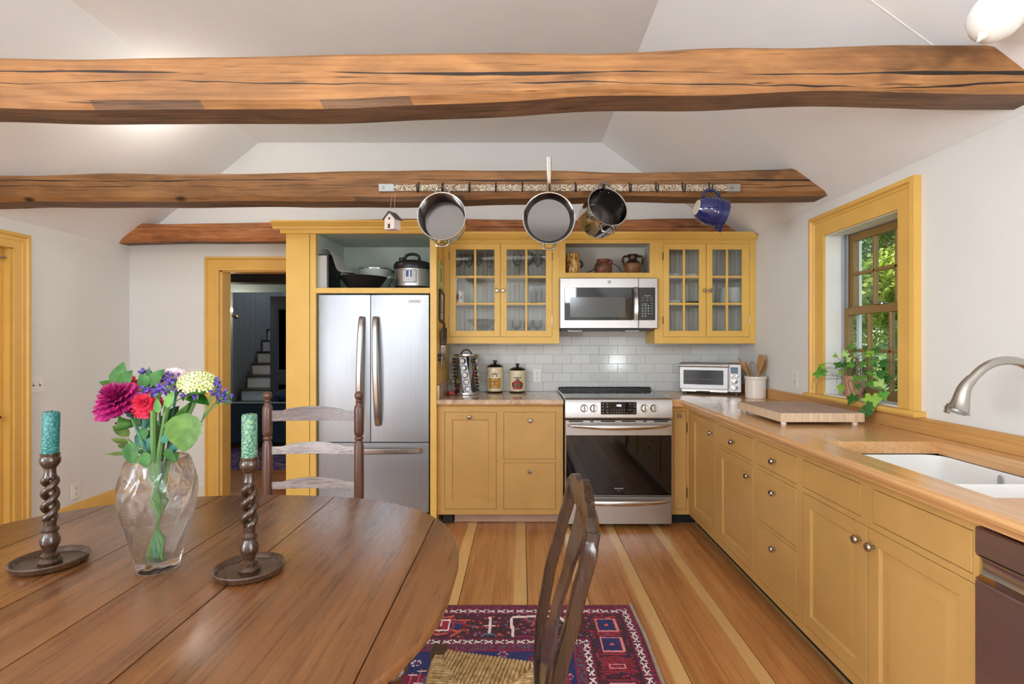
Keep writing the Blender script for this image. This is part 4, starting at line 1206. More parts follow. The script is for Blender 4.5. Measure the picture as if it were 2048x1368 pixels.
def upper(label, x0, x1, doors, wallx):
    root = thing('wall_cabinet', label, 'cabinet', ((x0 + x1) / 2, YU + .15, UZ0), world=True)
    v0, v1 = uz(674), uz(487)
    f = MB(); us = [x0] + [e for d_ in doors for e in d_[:2]] + [x1]
    lo, hi = doors[0][0], doors[-1][1]
    f.box(x0, lo, YU, YU + .02, UZ0, UZ1); f.box(hi, x1, YU, YU + .02, UZ0, UZ1); f.box(lo, hi, YU, YU + .02, UZ0, v0); f.box(lo, hi, YU, YU + .02, v1, UZ1)
    part('face_frame', f, M['yellow'], root)
    bx_ = MB(); yb = YW - .009
    part('side', MB().box(x0 + .001, x0 + .018, YU + .02, yb, UZ0 + .001, UZ1), M['yellow'], root); part('side', MB().box(x1 - .018, x1 - .001, YU + .02, yb, UZ0 + .001, UZ1), M['yellow'], root)
    part('bottom', MB().box(x0 + .018, x1 - .018, YU + .02, yb, UZ0 + .002, v0 - .004), M['yellow'], root)
    part('top', MB().box(x0 + .018, x1 - .018, YU + .02, yb, UZ1 - .018, UZ1 - .001), M['inside'], root)
    bb = MB(); x = x0 + .018; bb.box(x0 + .018, x1 - .018, yb - .006, yb, v0 - .004, UZ1 - .018)
    while x < x1 - .03:
        bb.box(x + .001, min(x + .037, x1 - .018), yb - .012, yb - .006, v0 - .004, UZ1 - .018, .002); x += .038
    o = part('beadboard', bb, M['inside'], root)
    part('liner', MB().box(x0 + .018, x0 + .021, YU + .02, yb - .012, v0 - .004, UZ1 - .018).box(x1 - .021, x1 - .018, YU + .02, yb - .012, v0 - .004, UZ1 - .018), M['inside'], root)
    part('floor_board', MB().box(x0 + .021, x1 - .021, YU + .021, yb - .012, v0 - .004, v0 + .001), M['inside'], root)
    sh = None
    for d_ in doors: sh = glazed(root, d_[0], d_[1], v0, v1, d_[2], d_[3], d_[4])
    for z_ in sh: part('shelf', MB().box(x0 + .021, x1 - .021, YU + .03, yb - .012, z_ - .011, z_ + .007, .002), M['inside'], root)
    return root, sh, v0
pz0, pz1 = uz(661.5), uz(499)
rl, shL, v0L = upper('yellow glazed wall cabinet holding wine glasses left of the microwave', -.606, ULx,
    [(ux(898.7), ux(1000.8), (ux(911.8), ux(989), pz0, pz1), ux(994.6), ux(898.7)), (ux(1000.8), ux(1104.5), (ux(1013.5), ux(1091.7), pz0, pz1), ux(1006.6), ux(1104.5))], None)
rr_, shR, v0R = upper('yellow glazed wall cabinet holding white plates right of the microwave', URx, XR - .002,
    [(ux(1325.8), ux(1412.4), (ux(1338.3), ux(1398.3), pz0, pz1), ux(1407.5), ux(1325.8)), (ux(1412.4), ux(1499.1), (ux(1424.7), ux(1484.4), pz0, pz1), ux(1419), ux(1499.1))], None)
root = thing('wall_cabinet', 'open yellow shelf box above the microwave with three clay pots', 'cabinet', ((ULx + URx) / 2, YU + .15, uoz0), world=True)
f = MB(); uzb = uz(556.5); a0_, a1_ = ULx + .0005, URx - .0005
f.box(a0_, uo0, YU, YU + .02, uzb, UZ1); f.box(uo1, a1_, YU, YU + .02, uzb, UZ1); f.box(uo0, uo1, YU, YU + .02, uzb, uoz0); f.box(uo0, uo1, YU, YU + .02, uoz1, UZ1)
part('face_frame', f, M['yellow'], root)
yb = YW - .009
part('bottom', MB().box(a0_, a1_, YU + .02, yb, uzb, uoz0 - .001), M['yellow'], root)
part('back', MB().box(a0_, a1_, yb - .012, yb, uoz0 - .001, UZ1), M['inside'], root)
part('liner', MB().box(a0_, a0_ + .012, YU + .02, yb - .012, uoz0, UZ1).box(a1_ - .012, a1_, YU + .02, yb - .012, uoz0, UZ1).box(a0_, a1_, YU + .02, yb - .012, uoz1 + .02, UZ1), M['inside'], root)
# crown over the three wall cabinets, cut back along the ceiling slope at the right end
cz = 2.115
cpf = [(.0, cz - .012), (.008, cz - .012), (.012, cz - .003), (.022, cz + .002), (.028, cz + .010), (.034, cz + .012), (.040, cz + .024), (.050, cz + .036), (.052, cz + .046), (.052, cz + .054), (.0, cz + .054)]
nx = 2; vs_ = []; fs = []
for x_at in (0, 1):
    for d_, z_ in cpf:
        x = -.605 if x_at == 0 else min(XR - .003, roofx_r(z_ + .012))
        vs_.append((x, YU - d_, z_))
n = len(cpf); fs = [tuple(range(n)), tuple(range(2 * n - 1, n - 1, -1))] + [(i, (i + 1) % n, n + (i + 1) % n, n + i) for i in range(n)]
cr = struct('trim_6', MB().add(vs_, fs), M['yellow'], angle=25); cr['label'] = 'stepped yellow crown moulding above the wall cabinets'

# microwave ------------------------------------------------------------------------
YM = 4.018
def mx_(x): return PX(x, YM)
def mz(y): return PZ(y, YM)
root = thing('microwave', 'stainless over-the-range microwave with black window and keypad', 'microwave', (.67, YM + .2, mz(660)), world=True)
MX0, MX1 = mx_(1119), mx_(1316)
part('body', MB().box(max(MX0, ULx + .002) , min(MX1, URx - .002), YM + .03, YW - .009, mz(656), uzb - .002), M['black'], root)
dsp = mx_(1277)
dw = part('door', MB().box(MX0, dsp - .001, YM, YM + .035, mz(657.5), mz(555.5), .006), M['steel_x'], root)
pn = part('control_panel', MB().box(dsp + .001, MX1, YM, YM + .035, mz(657.5), mz(555.5), .006), M['steel_x'], root)
wg = part('window', MB().box(mx_(1129), mx_(1264), YM - .002, YM + .01, mz(640.5), mz(575), .002), M['bglass'], dw)
part('mesh_screen', MB().box(mx_(1140), mx_(1250.5), YM - .0028, YM, mz(634), mz(594.5)), plain('grey_window_mesh', C(74, 74, 72), .12, 0, .6), wg)
part('keypad', MB().box(mx_(1277.3), mx_(1310.5), YM - .002, YM + .01, mz(640.5), mz(575), .002), M['bglass'], pn)
pts = [(mx_(1270.5), YM - .022 - .014 * sin(pi * i / 16), mz(640) + (mz(575) - mz(640)) * i / 16) for i in range(17)]
hb = MB().sweep(pts, [(a_ * .017, b_ * .006) for a_, b_ in ((-.8, -1), (.8, -1), (1, 0), (.8, 1), (-.8, 1), (-1, 0))], up=(0, -1, 0))
for z_ in (mz(638), mz(577)): hb.box(mx_(1270.5) - .008, mx_(1270.5) + .008, YM - .022, YM + .002, z_ - .008, z_ + .008)
part('handle', hb, M['steel'], dw)
part('handle_recess', MB().box(mx_(1263), mx_(1267), YM - .003, YM + .01, mz(640), mz(575)), M['slot'], dw)
lg_ = part('emblem', MB().lathe([(0, .003), (.013, .003), (.0135, .0045), (.0155, .0045), (.016, 0)], 28, axis_M((mx_(1219), YM, mz(564)), (0, -1, 0))), M['galv'], dw)
part('lettering', text_mesh('GE', .014, T(mx_(1219), YM - .0035, mz(564)) @ fac('-y'), plain('emblem_ink', C(90, 92, 96), .4), .0003), None, lg_)
ky = MB()
for j in range(5):
    for i in range(3):
        cx_, cy_ = 1285 + i * 5.8, 611.5 + j * 5.2
        if j == 4 and i == 2: continue
        ky.box(mx_(cx_ - 1.5), mx_(cx_ + 1.5), YM - .0025, YM, mz(cy_ + 1.4), mz(cy_ - 1.4))
for (cx_, cy_, w_) in ((1286, 595.5, 2), (1294.5, 595.5, 2), (1303, 595.5, 2), (1286, 600.5, 1.6), (1294.5, 600.5, 2.2), (1303.5, 600.5, 1.3), (1303.5, 606.5, 1.6), (1303.5, 612, 1.6), (1303.5, 617, 2), (1303.5, 622, 1.7), (1303.5, 627, 2), (1295, 591.5, 6.5), (1290, 608, 4)):
    ky.box(mx_(cx_ - w_), mx_(cx_ + w_), YM - .0025, YM, mz(cy_ + .7), mz(cy_ - .7))
o = part('key_legends', ky, plain('dim_print', C(150, 156, 160), .6), pn); o['kind'] = 'stuff'
part('vent_grille', MB().box(MX0 + .01, MX1 - .05, YM + .01, YM + .30, mz(661), mz(656.5), .002), M['black'], root)
for xx in (1150, 1265): part('vent_filter', MB().box(mx_(xx - 14), mx_(xx + 14), YM + .02, YM + .2, mz(662.5), mz(660.5)), M['galv'], root)
# ------------------------------------------------------------------ ceiling lamps on the slopes
EGG = [(0, 0), (.045, .0), (.048, .012), (.060, .022), (.082, .05), (.090, .085), (.082, .125), (.060, .155), (.034, .172), (.018, .178), (0, .178)]
def egglamp(p, nrm, label, energy, sc=1.0):
    t_ = thing('ceiling_lamp', label, 'lamp', p, group='opal ceiling lamps')
    A = axis_M((0, 0, 0), nrm) @ Matrix.Scale(sc, 4)
    part('base', MB().lathe([(0, -.004), (.058, -.004), (.06, .006), (.05, .016), (0, .016)], 28, A), M['plastic_w'], t_)
    part('shade', MB().lathe(EGG, 32, A @ T(0, 0, .008)), M['lampglass'], t_)
    part('finial', MB().lathe([(0, .178), (.016, .180), (.018, .188), (.012, .196), (.007, .20), (.006, .212), (0, .214)], 18, A), M['plastic_w'], t_)
    q = Vector(p) + Vector(nrm).normalized() * .30
    if energy: light('lamp_glow', 'POINT', q, (0, 0, 0), energy, (1.0, .93, .84), shadow_soft_size=.08)
nR = Vector((-(ZC - ZWR), 0, -(XR - CRR))).normalized()
nL = Vector(((ZC - ZWL), 0, -(CRL - XL))).normalized()
xr_ = 1.50
egglamp((xr_ + .0, 1.60, roofz(xr_) - .004), nR, 'white opal glass ceiling lamp above the near beam at the top right', 0, .82)
egglamp((-2.33, 3.36, roofz(-2.33) - .004), nL, 'white opal glass ceiling lamp hidden behind the near beam on the left slope', 6, .82)

# ------------------------------------------------------------------ pot rack on the middle beam
YK = 3.008
def kx(x): return PX(x, YK)
def kz(y): return PZ(y, YK)
root = thing('pot_rack', 'long rusty white iron bar with hooks screwed to the middle beam', 'pot rack', (kx(1119), YK, kz(376)), world=True)
part('bar', MB().box(kx(787), kx(1456), YK - .006, YK + .004, kz(382.5), kz(369.5), .001), M['rust'], root)
for a, b in ((758, 788), (1455, 1480)):
    part('end_plate', MB().box(kx(a), kx(b), YK - .008, YK + .030, kz(383.5), kz(368.5), .001), M['galv'], root)
    part('screw', MB().lathe([(0, .005), (.006, .004), (.008, 0)], 12, axis_M((kx((a * .7 + b * .3)), YK - .008, kz(376)), (0, -1, 0))), M['pewter'], root)
for xp in (838, 887, 940, 992, 1045, 1098, 1150, 1206, 1258, 1311, 1364, 1417):
    x = kx(xp); z = kz(376)
    pts = [(x, YK - .008, z + .030), (x, YK - .012, z + .02), (x, YK - .014, z - .005), (x, YK - .022, z - .026), (x, YK - .042, z - .034), (x, YK - .060, z - .022), (x, YK - .064, z + .004)]
    part('hook', MB().tube(smoothpath(pts, 3), .0042, 7), M['iron'], root)

def pot(name, label, c, axis, Rr, depth, flare, handle_long=None, roll=0.0, group='pots on the rack', sq=False):
    """open pot; c = rim centre, axis points out of the opening"""
    t_ = thing(name, label, 'pan' if handle_long else 'pot', c, group=group)
    q = Vector(axis).normalized()
    zax = q
    upv = Vector((sin(roll), 0, cos(roll)))
    yax = (upv - zax * upv.dot(zax)).normalized()         # local +Y = upwards (hanging side)
    xax = yax.cross(zax).normalized()
    A = Matrix(((xax.x, yax.x, zax.x, 0), (xax.y, yax.y, zax.y, 0), (xax.z, yax.z, zax.z, 0), (0, 0, 0, 1)))
    rb = Rr * flare; th = .003
    outp = [(0, -depth), (rb - .012, -depth), (rb - .003, -depth + .004), (rb, -depth + .014), (Rr, -.004), (Rr + .004, 0), (Rr + .003, .002), (Rr, .0018), (Rr - th, 0)]
    part('body', MB().lathe(outp, 48, A), M['pot_out'], t_)
    inp = [(Rr - th, 0), (Rr - th - .0005, -.004), (rb - th, -depth + .024), (rb - .014, -depth + .008), (0, -depth + .006)]
    part('interior', MB().lathe(inp, 48, A), M['pot_in'], t_)
    def loop(sgn, w_, l_, z_):
        m = MB()
        if sq: pts = [(-w_, Rr * .97 * sgn, z_), (-w_ * .95, (Rr + l_ * .6) * sgn, z_ + .002), (-w_ * .75, (Rr + l_) * sgn, z_ + .003), (w_ * .75, (Rr + l_) * sgn, z_ + .003), (w_ * .95, (Rr + l_ * .6) * sgn, z_ + .002), (w_, Rr * .97 * sgn, z_)]
        else: pts = [(-w_, Rr * .96 * sgn, z_), (-w_ * .95, (Rr + l_ * .55) * sgn, z_ + .002), (-w_ * .5, (Rr + l_ * .95) * sgn, z_ + .003), (w_ * .5, (Rr + l_ * .95) * sgn, z_ + .003), (w_ * .95, (Rr + l_ * .55) * sgn, z_ + .002), (w_, Rr * .96 * sgn, z_)]
        m.tube([A @ p for p in smoothpath(pts, 5)], .0062, 8)
        for xx in (-w_, w_):
            m.lathe([(0, -.004), (.013, -.003), (.013, .003), (0, .004)], 12, A @ T(xx, Rr * sgn * .985, z_) @ Matrix.Rotation(pi / 2, 4, 'X'))
        part('handle', m, M['pewter'], t_)
    def rivets(sgn, z_):
        for xx in (-.025, .025):
            m = MB().lathe([(0, .004), (.004, .003), (.006, 0)], 10, A @ T(xx, (sqrt(Rr * Rr - xx * xx) - th) * sgn, z_) @ Matrix.Rotation(pi / 2 * sgn, 4, 'X'))
            part('rivet', m, M['pewter'], t_)
    rivets(1, -.03)
    if handle_long:
        m = MB()
        pts = [(0, Rr * .98, -.022), (0, Rr + .02, -.012), (0, Rr + .06, .010), (0, Rr + .13, .032), (0, Rr + handle_long, .050)]
        m.sweep([A @ p for p in smoothpath(pts, 6)], lambda t: [(a_ * (.0125 + .0 * t), b_ * .005) for a_, b_ in ((-.7, -1), (.7, -1), (1, 0), (.7, 1), (-.7, 1), (-1, 0))], up=A @ Vector((0, 0, 1)))
        m.box(-.024, .024, Rr - .004, Rr + .004, -.036, -.012, .002); m.xform(A, len(m.v) - 24)
        part('handle', m, M['nickel'], t_)
        part('hanging_slot', MB().box(-.0045, .0045, Rr + handle_long - .035, Rr + handle_long - .010, .052, .0555, .0005).xform(A), M['plastic_w'], t_)
        loop(-1, .032, .026, -.022)
    else:
        loop(1, .038, .040, -.022); loop(-1, .038, .034, -.022)
    return t_
Yp = 2.925
pot('cooking_pot', 'round stainless casserole pot hanging leftmost on the rack, mouth towards the room', PT(883, 432, Yp), (-.02, -1, .06), .134, .125, .97)
pot('frying_pan', 'shallow stainless saute pan with a long upright handle hanging on the rack', PT(1098, 436, 2.955), (-.01, -1, .04), .146, .055, .93, .185, sq=True)
pot('cooking_pot', 'deep stainless saucepot hanging tilted on the rack right of the saute pan', PT(1216, 413, Yp), (.30, -.90, .30), .119, .165, .97, None, .10, sq=True)

# blue pitcher hanging by its handle
pc = PT(1418, 421, 2.945)
root = thing('pitcher', 'glossy cobalt blue ceramic pitcher with bare base hanging from the rack', 'pitcher', pc)
ax = Vector((.93, .10, -.20)).normalized()
up_ = Vector((0, 0, 1)); yx = (up_ - ax * up_.dot(ax)).normalized(); xx_ = yx.cross(ax)
A = Matrix(((xx_.x, yx.x, ax.x, 0), (xx_.y, yx.y, ax.y, 0), (xx_.z, yx.z, ax.z, 0), (0, 0, 0, 1)))
blue = plain('cobalt_glaze', C(22, 34, 92), .07, 0, .6, coat=.6)
pp = [(.040, -.075), (.046, -.073), (.066, -.045), (.078, -.01), (.080, .012), (.0765, .015), (.080, .018), (.081, .026), (.0775, .029), (.081, .032), (.081, .040), (.0775, .043), (.081, .046), (.080, .085), (.076, .085), (.074, .03), (.06, -.04), (0, -.065)]
part('body', MB().lathe(pp, 40, A), blue, root)
part('unglazed_base', MB().lathe([(0, -.077), (.040, -.077), (.044, -.073)], 32, A), plain('bare_clay', C(206, 192, 166), .8), root)
part('spout', MB().add([A @ Vector(p) for p in ((-.03, -.074, .05), (.03, -.074, .05), (.035, -.072, .086), (-.035, -.072, .086), (0, -.108, .092), (0, -.10, .080))], [(0, 1, 5), (1, 2, 4, 5), (3, 0, 5, 4), (0, 3, 2, 1), (2, 3, 4)]), blue, root)
part('handle', MB().tube([A @ p for p in smoothpath([(0, .064, -.05), (0, .092, -.048), (0, .112, -.025), (0, .116, .005), (0, .102, .035), (0, .074, .05)], 5)], .0085, 10), blue, root)

# birdhouse ornament on a string
bc = PT(785, 446, 2.96)
root = thing('birdhouse_ornament', 'tiny white birdhouse ornament hanging by a string from the rack end', 'ornament', bc)
bw = plain('white_washed_wood', C(222, 206, 196), .7)
Rz = Matrix.Rotation(R(-24), 4, 'Z')
part('house', MB().prism([(-.034, -.040), (.034, -.040), (.034, .020), (0, .052), (-.034, .020)], -.028, .028, 'y').xform(Rz), bw, root)
part('roof', MB().prism([(-.042, .014), (0, .054), (.042, .014), (.042, .020), (0, .062), (-.042, .020)], -.036, .036, 'y').xform(Rz), plain('grey_roof', C(84, 80, 78), .7), root)
part('entry_hole', MB().lathe([(0, .0015), (.007, .001), (.007, -.002)], 14, Rz @ axis_M((0, -.0285, .020), (0, -1, 0))), M['slot'], root)
part('door_mark', MB().box(-.009, .005, -.0295, -.027, -.034, -.010).xform(Rz), M['slot'], root)
part('string', MB().tube(smoothpath([(-.012, 0, .056), (-.008, -.0, .12), (-.002, .03, .185), (.010, .03, .185), (.012, 0, .12), (.016, 0, .052)], 4), .0012, 5), plain('jute', C(190, 160, 120), .8), root)

# ------------------------------------------------------------------ things on the fridge shelf
zs = ez(575.8)
def sx(x, Y): return PX(x, Y)
Yb_ = 3.80
root = thing('binder', 'thick black-covered book of pale pages standing at the left of the fridge shelf', 'book', (sx(646, Yb_), Yb_, zs), world=True)
part('pages', MB().box(sx(634, Yb_), sx(656, Yb_), Yb_ - .02, Yb_ + .22, zs + .003, PZ(512, Yb_)), plain('page_edges', C(196, 194, 190), .8), root)
part('cover', MB().box(sx(656, Yb_), sx(659.5, Yb_), Yb_ - .024, Yb_ + .225, zs, PZ(509, Yb_)).box(sx(632.2, Yb_), sx(634, Yb_), Yb_ - .024, Yb_ + .225, zs, PZ(509, Yb_)).box(sx(632.2, Yb_), sx(659.5, Yb_), Yb_ - .024, Yb_ + .225, zs, zs + .003).box(sx(632.2, Yb_), sx(659.5, Yb_), Yb_ - .01, Yb_ + .225, PZ(512, Yb_), PZ(509, Yb_)), M['black'], root)
Yw = 3.90
# black rolled-steel wok
wc = Vector((sx(728, Yw) - .005, Yw + .002, zs))
WP = [(0, .0), (.085, .0), (.125, .03), (.155, .072), (.170, .092), (.174, .096), (.167, .094), (.150, .074), (.12, .034), (.082, .006), (0, .006)]
root = thing('wok', 'black cast iron wok on the shelf above the fridge', 'pan', wc)
part('body', MB().lathe(WP, 40), plain('cast_iron', C(26, 25, 26), .5, .3), root)
part('handle', MB().tube(smoothpath([(-.165, .02, .085), (-.200, .03, .102), (-.200, -.03, .102), (-.165, -.02, .085)], 4), .007, 8), M['black'], root)
# flexible white cutting mat curling over the book into the wok
m = MB(); pth = [(659, 503), (664, 514), (668, 527), (672, 538), (678, 543.5), (690, 545), (704, 546)]
Yc0, Yc1 = 3.79, 4.02
pa = [Vector((sx(a, Yb_) + .006, 0, PZ(b, Yb_) + .004)) for a, b in pth]
pa = [Vector((sx(646, Yb_), 0, PZ(499, Yb_) + .006)), Vector((sx(654, Yb_), 0, PZ(499.5, Yb_) + .006))] + pa
pa = smoothpath(pa, 4); vs_ = []
for p in pa:
    for k, yy in enumerate((Yc0, Yc1)):
        for dz in (0, .0018): vs_.append((p.x, yy, p.z + dz))
fs = []
for i in range(len(pa) - 1):
    a, b = i * 4, i * 4 + 4
    fs += [(a, a + 2, b + 2, b), (a + 1, b + 1, b + 3, a + 3), (a, b, b + 1, a + 1), (a + 2, a + 3, b + 3, b + 2)]
fs += [(0, 1, 3, 2), (b, b + 2, b + 3, b + 1)]
single('cutting_mat', m.add(vs_, fs), plain('grey_white_mat', C(206, 204, 202), .6), 'curled pale grey flexible mat leaning from the book into the wok', 'mat')
Yo = 4.195
root = thing('mixing_bowl', 'pale metal bowl with a steel rim at the back of the fridge shelf', 'bowl', (sx(752, Yo), Yo, zs))
part('body', MB().lathe([(0, 0), (.07, 0), (.085, .03), (.120, .12), (.135, .19), (.130, .19), (.115, .12), (.08, .034), (0, .008)], 36), plain('pale_enamel', C(196, 204, 198), .3), root)
part('rim', MB().lathe([(.131, .186), (.137, .188), (.138, .194), (.132, .196), (.130, .190)], 36), M['steel'], root)
part('handle', MB().tube(smoothpath([(.105, -.07, .11), (.135, -.09, .125), (.150, -.03, .13), (.125, -.005, .125)], 4), .006, 8), M['plastic_w'], root)
# electric pressure cooker
Yi = 3.93
pc = Vector((sx(820.5, 3.84), Yi, zs)); rI = .134
root = thing('pressure_cooker', 'stainless and black electric pressure cooker on the right of the fridge shelf', 'cooker', pc)
hS = .152
part('base', MB().lathe([(0, 0), (rI - .010, 0), (rI - .004, .006), (rI, .022), (rI, .026), (0, .026)], 44), M['black'], root)
part('body', MB().lathe([(rI - .004, .024), (rI - .001, .026), (rI - .001, hS), (rI - .004, hS + .002), (0, hS + .002)], 44), M['steel_x'], root)
lid = part('lid', MB().lathe([(rI - .001, hS), (rI + .006, hS + .004), (rI + .008, hS + .022), (rI + .004, hS + .044), (rI - .010, hS + .058), (rI - .05, hS + .068), (0, hS + .072)], 44), M['black'], root)
part('lid_handle', MB().tube(smoothpath([(-.055, -.02, hS + .066), (-.045, -.02, hS + .105), (0, -.02, hS + .118), (.045, -.02, hS + .105), (.055, -.02, hS + .066)], 5), .011, 10), M['black'], lid)
part('valve', MB().lathe([(0, 0), (.020, 0), (.022, .026), (.018, .032), (0, .034)], 16, T(-.075, -.03, hS + .058)), M['black'], lid)
for sg in (-1, 1): part('side_handle', MB().box(sg * (rI - .004), sg * (rI + .022), -.035, .035, hS - .018, hS - .006, .005), M['black'], root)
def curved(u0, u1, z0, z1, r, n=8, back=.004):
    m = MB(); vs_ = []; fs = []
    for k in range(n + 1):
        a = u0 + (u1 - u0) * k / n
        for rr2 in (r, r - back):
            for z_ in (z0, z1): vs_.append((rr2 * sin(a), -rr2 * cos(a), z_))
    for k in range(n):
        a, b = k * 4, k * 4 + 4
        fs += [(a, b, b + 1, a + 1), (a + 2, a + 3, b + 3, b + 2), (a, a + 2, b + 2, b), (a + 1, b + 1, b + 3, a + 3)]
    fs += [(0, 1, 3, 2), (b, b + 2, b + 3, b + 1)]
    return m.add(vs_, fs)
bz_ = part('bezel', curved(-.40, .40, .046, .142, rI + .002), M['black'], root)
part('button_panel', curved(-.36, .36, .050, .138, rI + .0035), plain('grey_button_panel', C(198, 200, 202), .4), bz_)
part('screen', curved(-.15, .15, .088, .134, rI + .0045), plain('blue_lcd', C(36, 46, 84), .15, 0, .5, .15, C(60, 80, 160)), bz_)
bt = MB()
for j in range(5):
    for u_ in (-.29, -.24, .24, .29) if j > 0 else (-.29, .29):
        a = curved(u_ - .018, u_ + .018, .057 + j * .0165, .060 + j * .0165, rI + .0042, 2); bt.add(a.v, a.f)
for u_ in (-.1, 0, .1):
    a = curved(u_ - .02, u_ + .02, .066, .0685, rI + .0042, 2); bt.add(a.v, a.f)
part('button_marks', bt, plain('grey_print', C(110, 112, 116), .6), bz_)['kind'] = 'stuff'

# things hung on the fridge side panel ----------------------------------------
XPn = XE1 + .001
def framed(name, label, y0, y1, z0, z1, tilt, fm, mm, am):
    yc_, zc_ = (y0 + y1) / 2, (z0 + z1) / 2
    t_ = thing(name, label, 'picture', (XPn, yc_, zc_))
    hw, hh = (y1 - y0) / 2, (z1 - z0) / 2; fr = MB(); b = .016
    fr.box(0, .014, -hw, -hw + b, -hh, hh); fr.box(0, .014, hw - b, hw, -hh, hh); fr.box(0, .014, -hw + b, hw - b, -hh, -hh + b); fr.box(0, .014, -hw + b, hw - b, hh - b, hh)
    Rx = Matrix.Rotation(R(tilt), 4, 'X')
    part('frame', fr.xform(Rx), fm, t_)
    part('mount', MB().box(.001, .006, -hw + b, hw - b, -hh + b, hh - b).xform(Rx), mm, t_)
    part('print', MB().box(.006, .0068, -hw * .45, hw * .45, -hh * .45, hh * .5).xform(Rx), am, t_)
framed('picture', 'small pale green framed picture on the yellow fridge side panel', 3.81, 4.00, 1.71, 1.92, 0, paint('sage_frame', C(176, 178, 96), .5), M['cream'], paint('ochre_print', C(170, 150, 96), .7, .3, 0, 60))
framed('picture', 'black framed botanical print hanging below the green picture', 3.83, 4.03, 1.47, 1.70, -4, M['black'], M['cream'], paint('sepia_print', C(198, 172, 126), .7, .3, 0, 70))
root = thing('knife_strip', 'dark magnetic knife strip on the yellow fridge side panel', 'knife rack', (XPn, 3.92, 1.215))
part('bar', MB().box(0, .016, -.135, .13, -.008, .018, .003), M['iron'], root); part('bar', MB().box(0, .014, -.135, .13, -.034, -.022, .003), M['iron'], root)
for k, (yy, hl, bl, w_) in enumerate(((3.84, .12, .17, .030), (3.885, .11, .15, .024), (3.93, .13, .20, .034), (3.97, .105, .13, .022), (4.012, .115, .16, .028))):
    t_ = thing('kitchen_knife', 'kitchen knife with black riveted handle, %s on the magnetic strip' % ('nearest the room', 'second from the room', 'third and longest', 'fourth from the room', 'nearest the wall cabinet')[k], 'knife', (XPn + .017, yy, 1.235), group='knives on the magnetic strip')
    z1 = .06 + (k % 3) * .02
    part('handle', MB().box(0, .016, -.012, .012, z1, z1 + hl, .004), M['black'], t_)
    part('bolster', MB().box(.001, .015, -.011, .011, z1 - .012, z1, .002), M['steel'], t_)
    part('blade', MB().prism([(-w_ / 2, z1 - .012), (w_ / 2, z1 - .012), (w_ / 2, z1 - bl * .6), (w_ * .1, z1 - bl - .01), (-w_ * .35, z1 - bl), (-w_ / 2, z1 - bl * .7)], .0035, .0055, 'x'), M['steel'], t_)

# ------------------------------------------------------------------ left worktop
zt = ZT + .0005
sy = 4.13
sxp = PX(932.5, sy)
root = thing('spice_carousel', 'revolving steel spice carousel on the granite worktop under the glass cabinet', 'spice rack', (sxp, sy, zt))
rS = .097; hS2 = .318
part('base', MB().lathe([(0, 0), (rS, 0), (rS + .002, .008), (rS - .002, .020), (0, .022)], 40), M['steel'], root)
part('top', MB().lathe([(0, hS2 - .022), (rS - .004, hS2 - .020), (rS, hS2 - .012), (rS - .002, hS2), (0, hS2 + .002)], 40), M['steel'], root)
part('handle', MB().tube(smoothpath([(-.045, 0, hS2), (-.022, 0, hS2 + .026), (0, 0, hS2 + .034), (.022, 0, hS2 + .026), (.045, 0, hS2)], 4), .0045, 8), M['black'], root)
part('core', MB().lathe([(.022, .02), (.022, hS2 - .02)], 12), M['black'], root)
def colpt(a, z, r): 
    aa = a + (hS2 / 2 - z) * 1.9
    return Vector((r * sin(aa), -r * cos(aa), z))
for a in (-1.15, 0, 1.15, 2.3, -2.3):
    mb = MB(); vs_ = []
    for i in range(9):
        z_ = .021 + (hS2 - .042) * i / 8
        for da in (-.34, .34):
            for rr2 in (rS - .010, rS - .013): vs_.append(colpt(a + da, z_, rr2))
    fs = []
    for i in range(8):
        b = i * 4
        fs += [(b, b + 2, b + 6, b + 4), (b + 1, b + 5, b + 7, b + 3), (b, b + 4, b + 5, b + 1), (b + 2, b + 3, b + 7, b + 6)]
    part('jar_column', mb.add(vs_, fs), M['steel_z'], root)
sj = None; spc = [C(120, 70, 30), C(90, 80, 40), C(150, 60, 30), C(70, 52, 36), C(160, 120, 60)]
spm = [plain('spice_%d' % k, c, .8) for k, c in enumerate(spc)]
lidm = plain('jar_label_lid', C(206, 202, 192), .35, .4)
colname = {-1.15: 'left', 0: 'front', 1.15: 'right'}; rowname = ['bottom', 'second', 'middle', 'fourth', 'top']
for a in (-1.15, 0, 1.15):
    for j in range(5):
        z_ = .050 + j * .054
        p = colpt(a, z_, rS - .034); d = colpt(a, z_, 1.0); d.z = 0; d.normalize()
        t_ = thing('spice_jar', 'small glass spice jar with steel lid, %s jar in the %s column of the carousel' % (rowname[j], colname[a]), 'jar', Vector((sxp, sy, zt)) + p, group='spice jars in the carousel')
        Aj = axis_M((0, 0, 0), d)
        part('glass_body', MB().lathe([(0, 0), (.018, 0), (.0195, .004), (.0195, .028), (.017, .033)], 16, Aj), spm[(j * 2 + int(a * 3)) % 5], t_)
        part('cap', MB().lathe([(.0212, .028), (.0215, .042), (.0200, .045), (0, .0455)], 18, Aj), M['black'], t_)
        part('cap_label', MB().lathe([(0, .0465), (.0165, .0462), (.017, .045)], 18, Aj), lidm, t_)
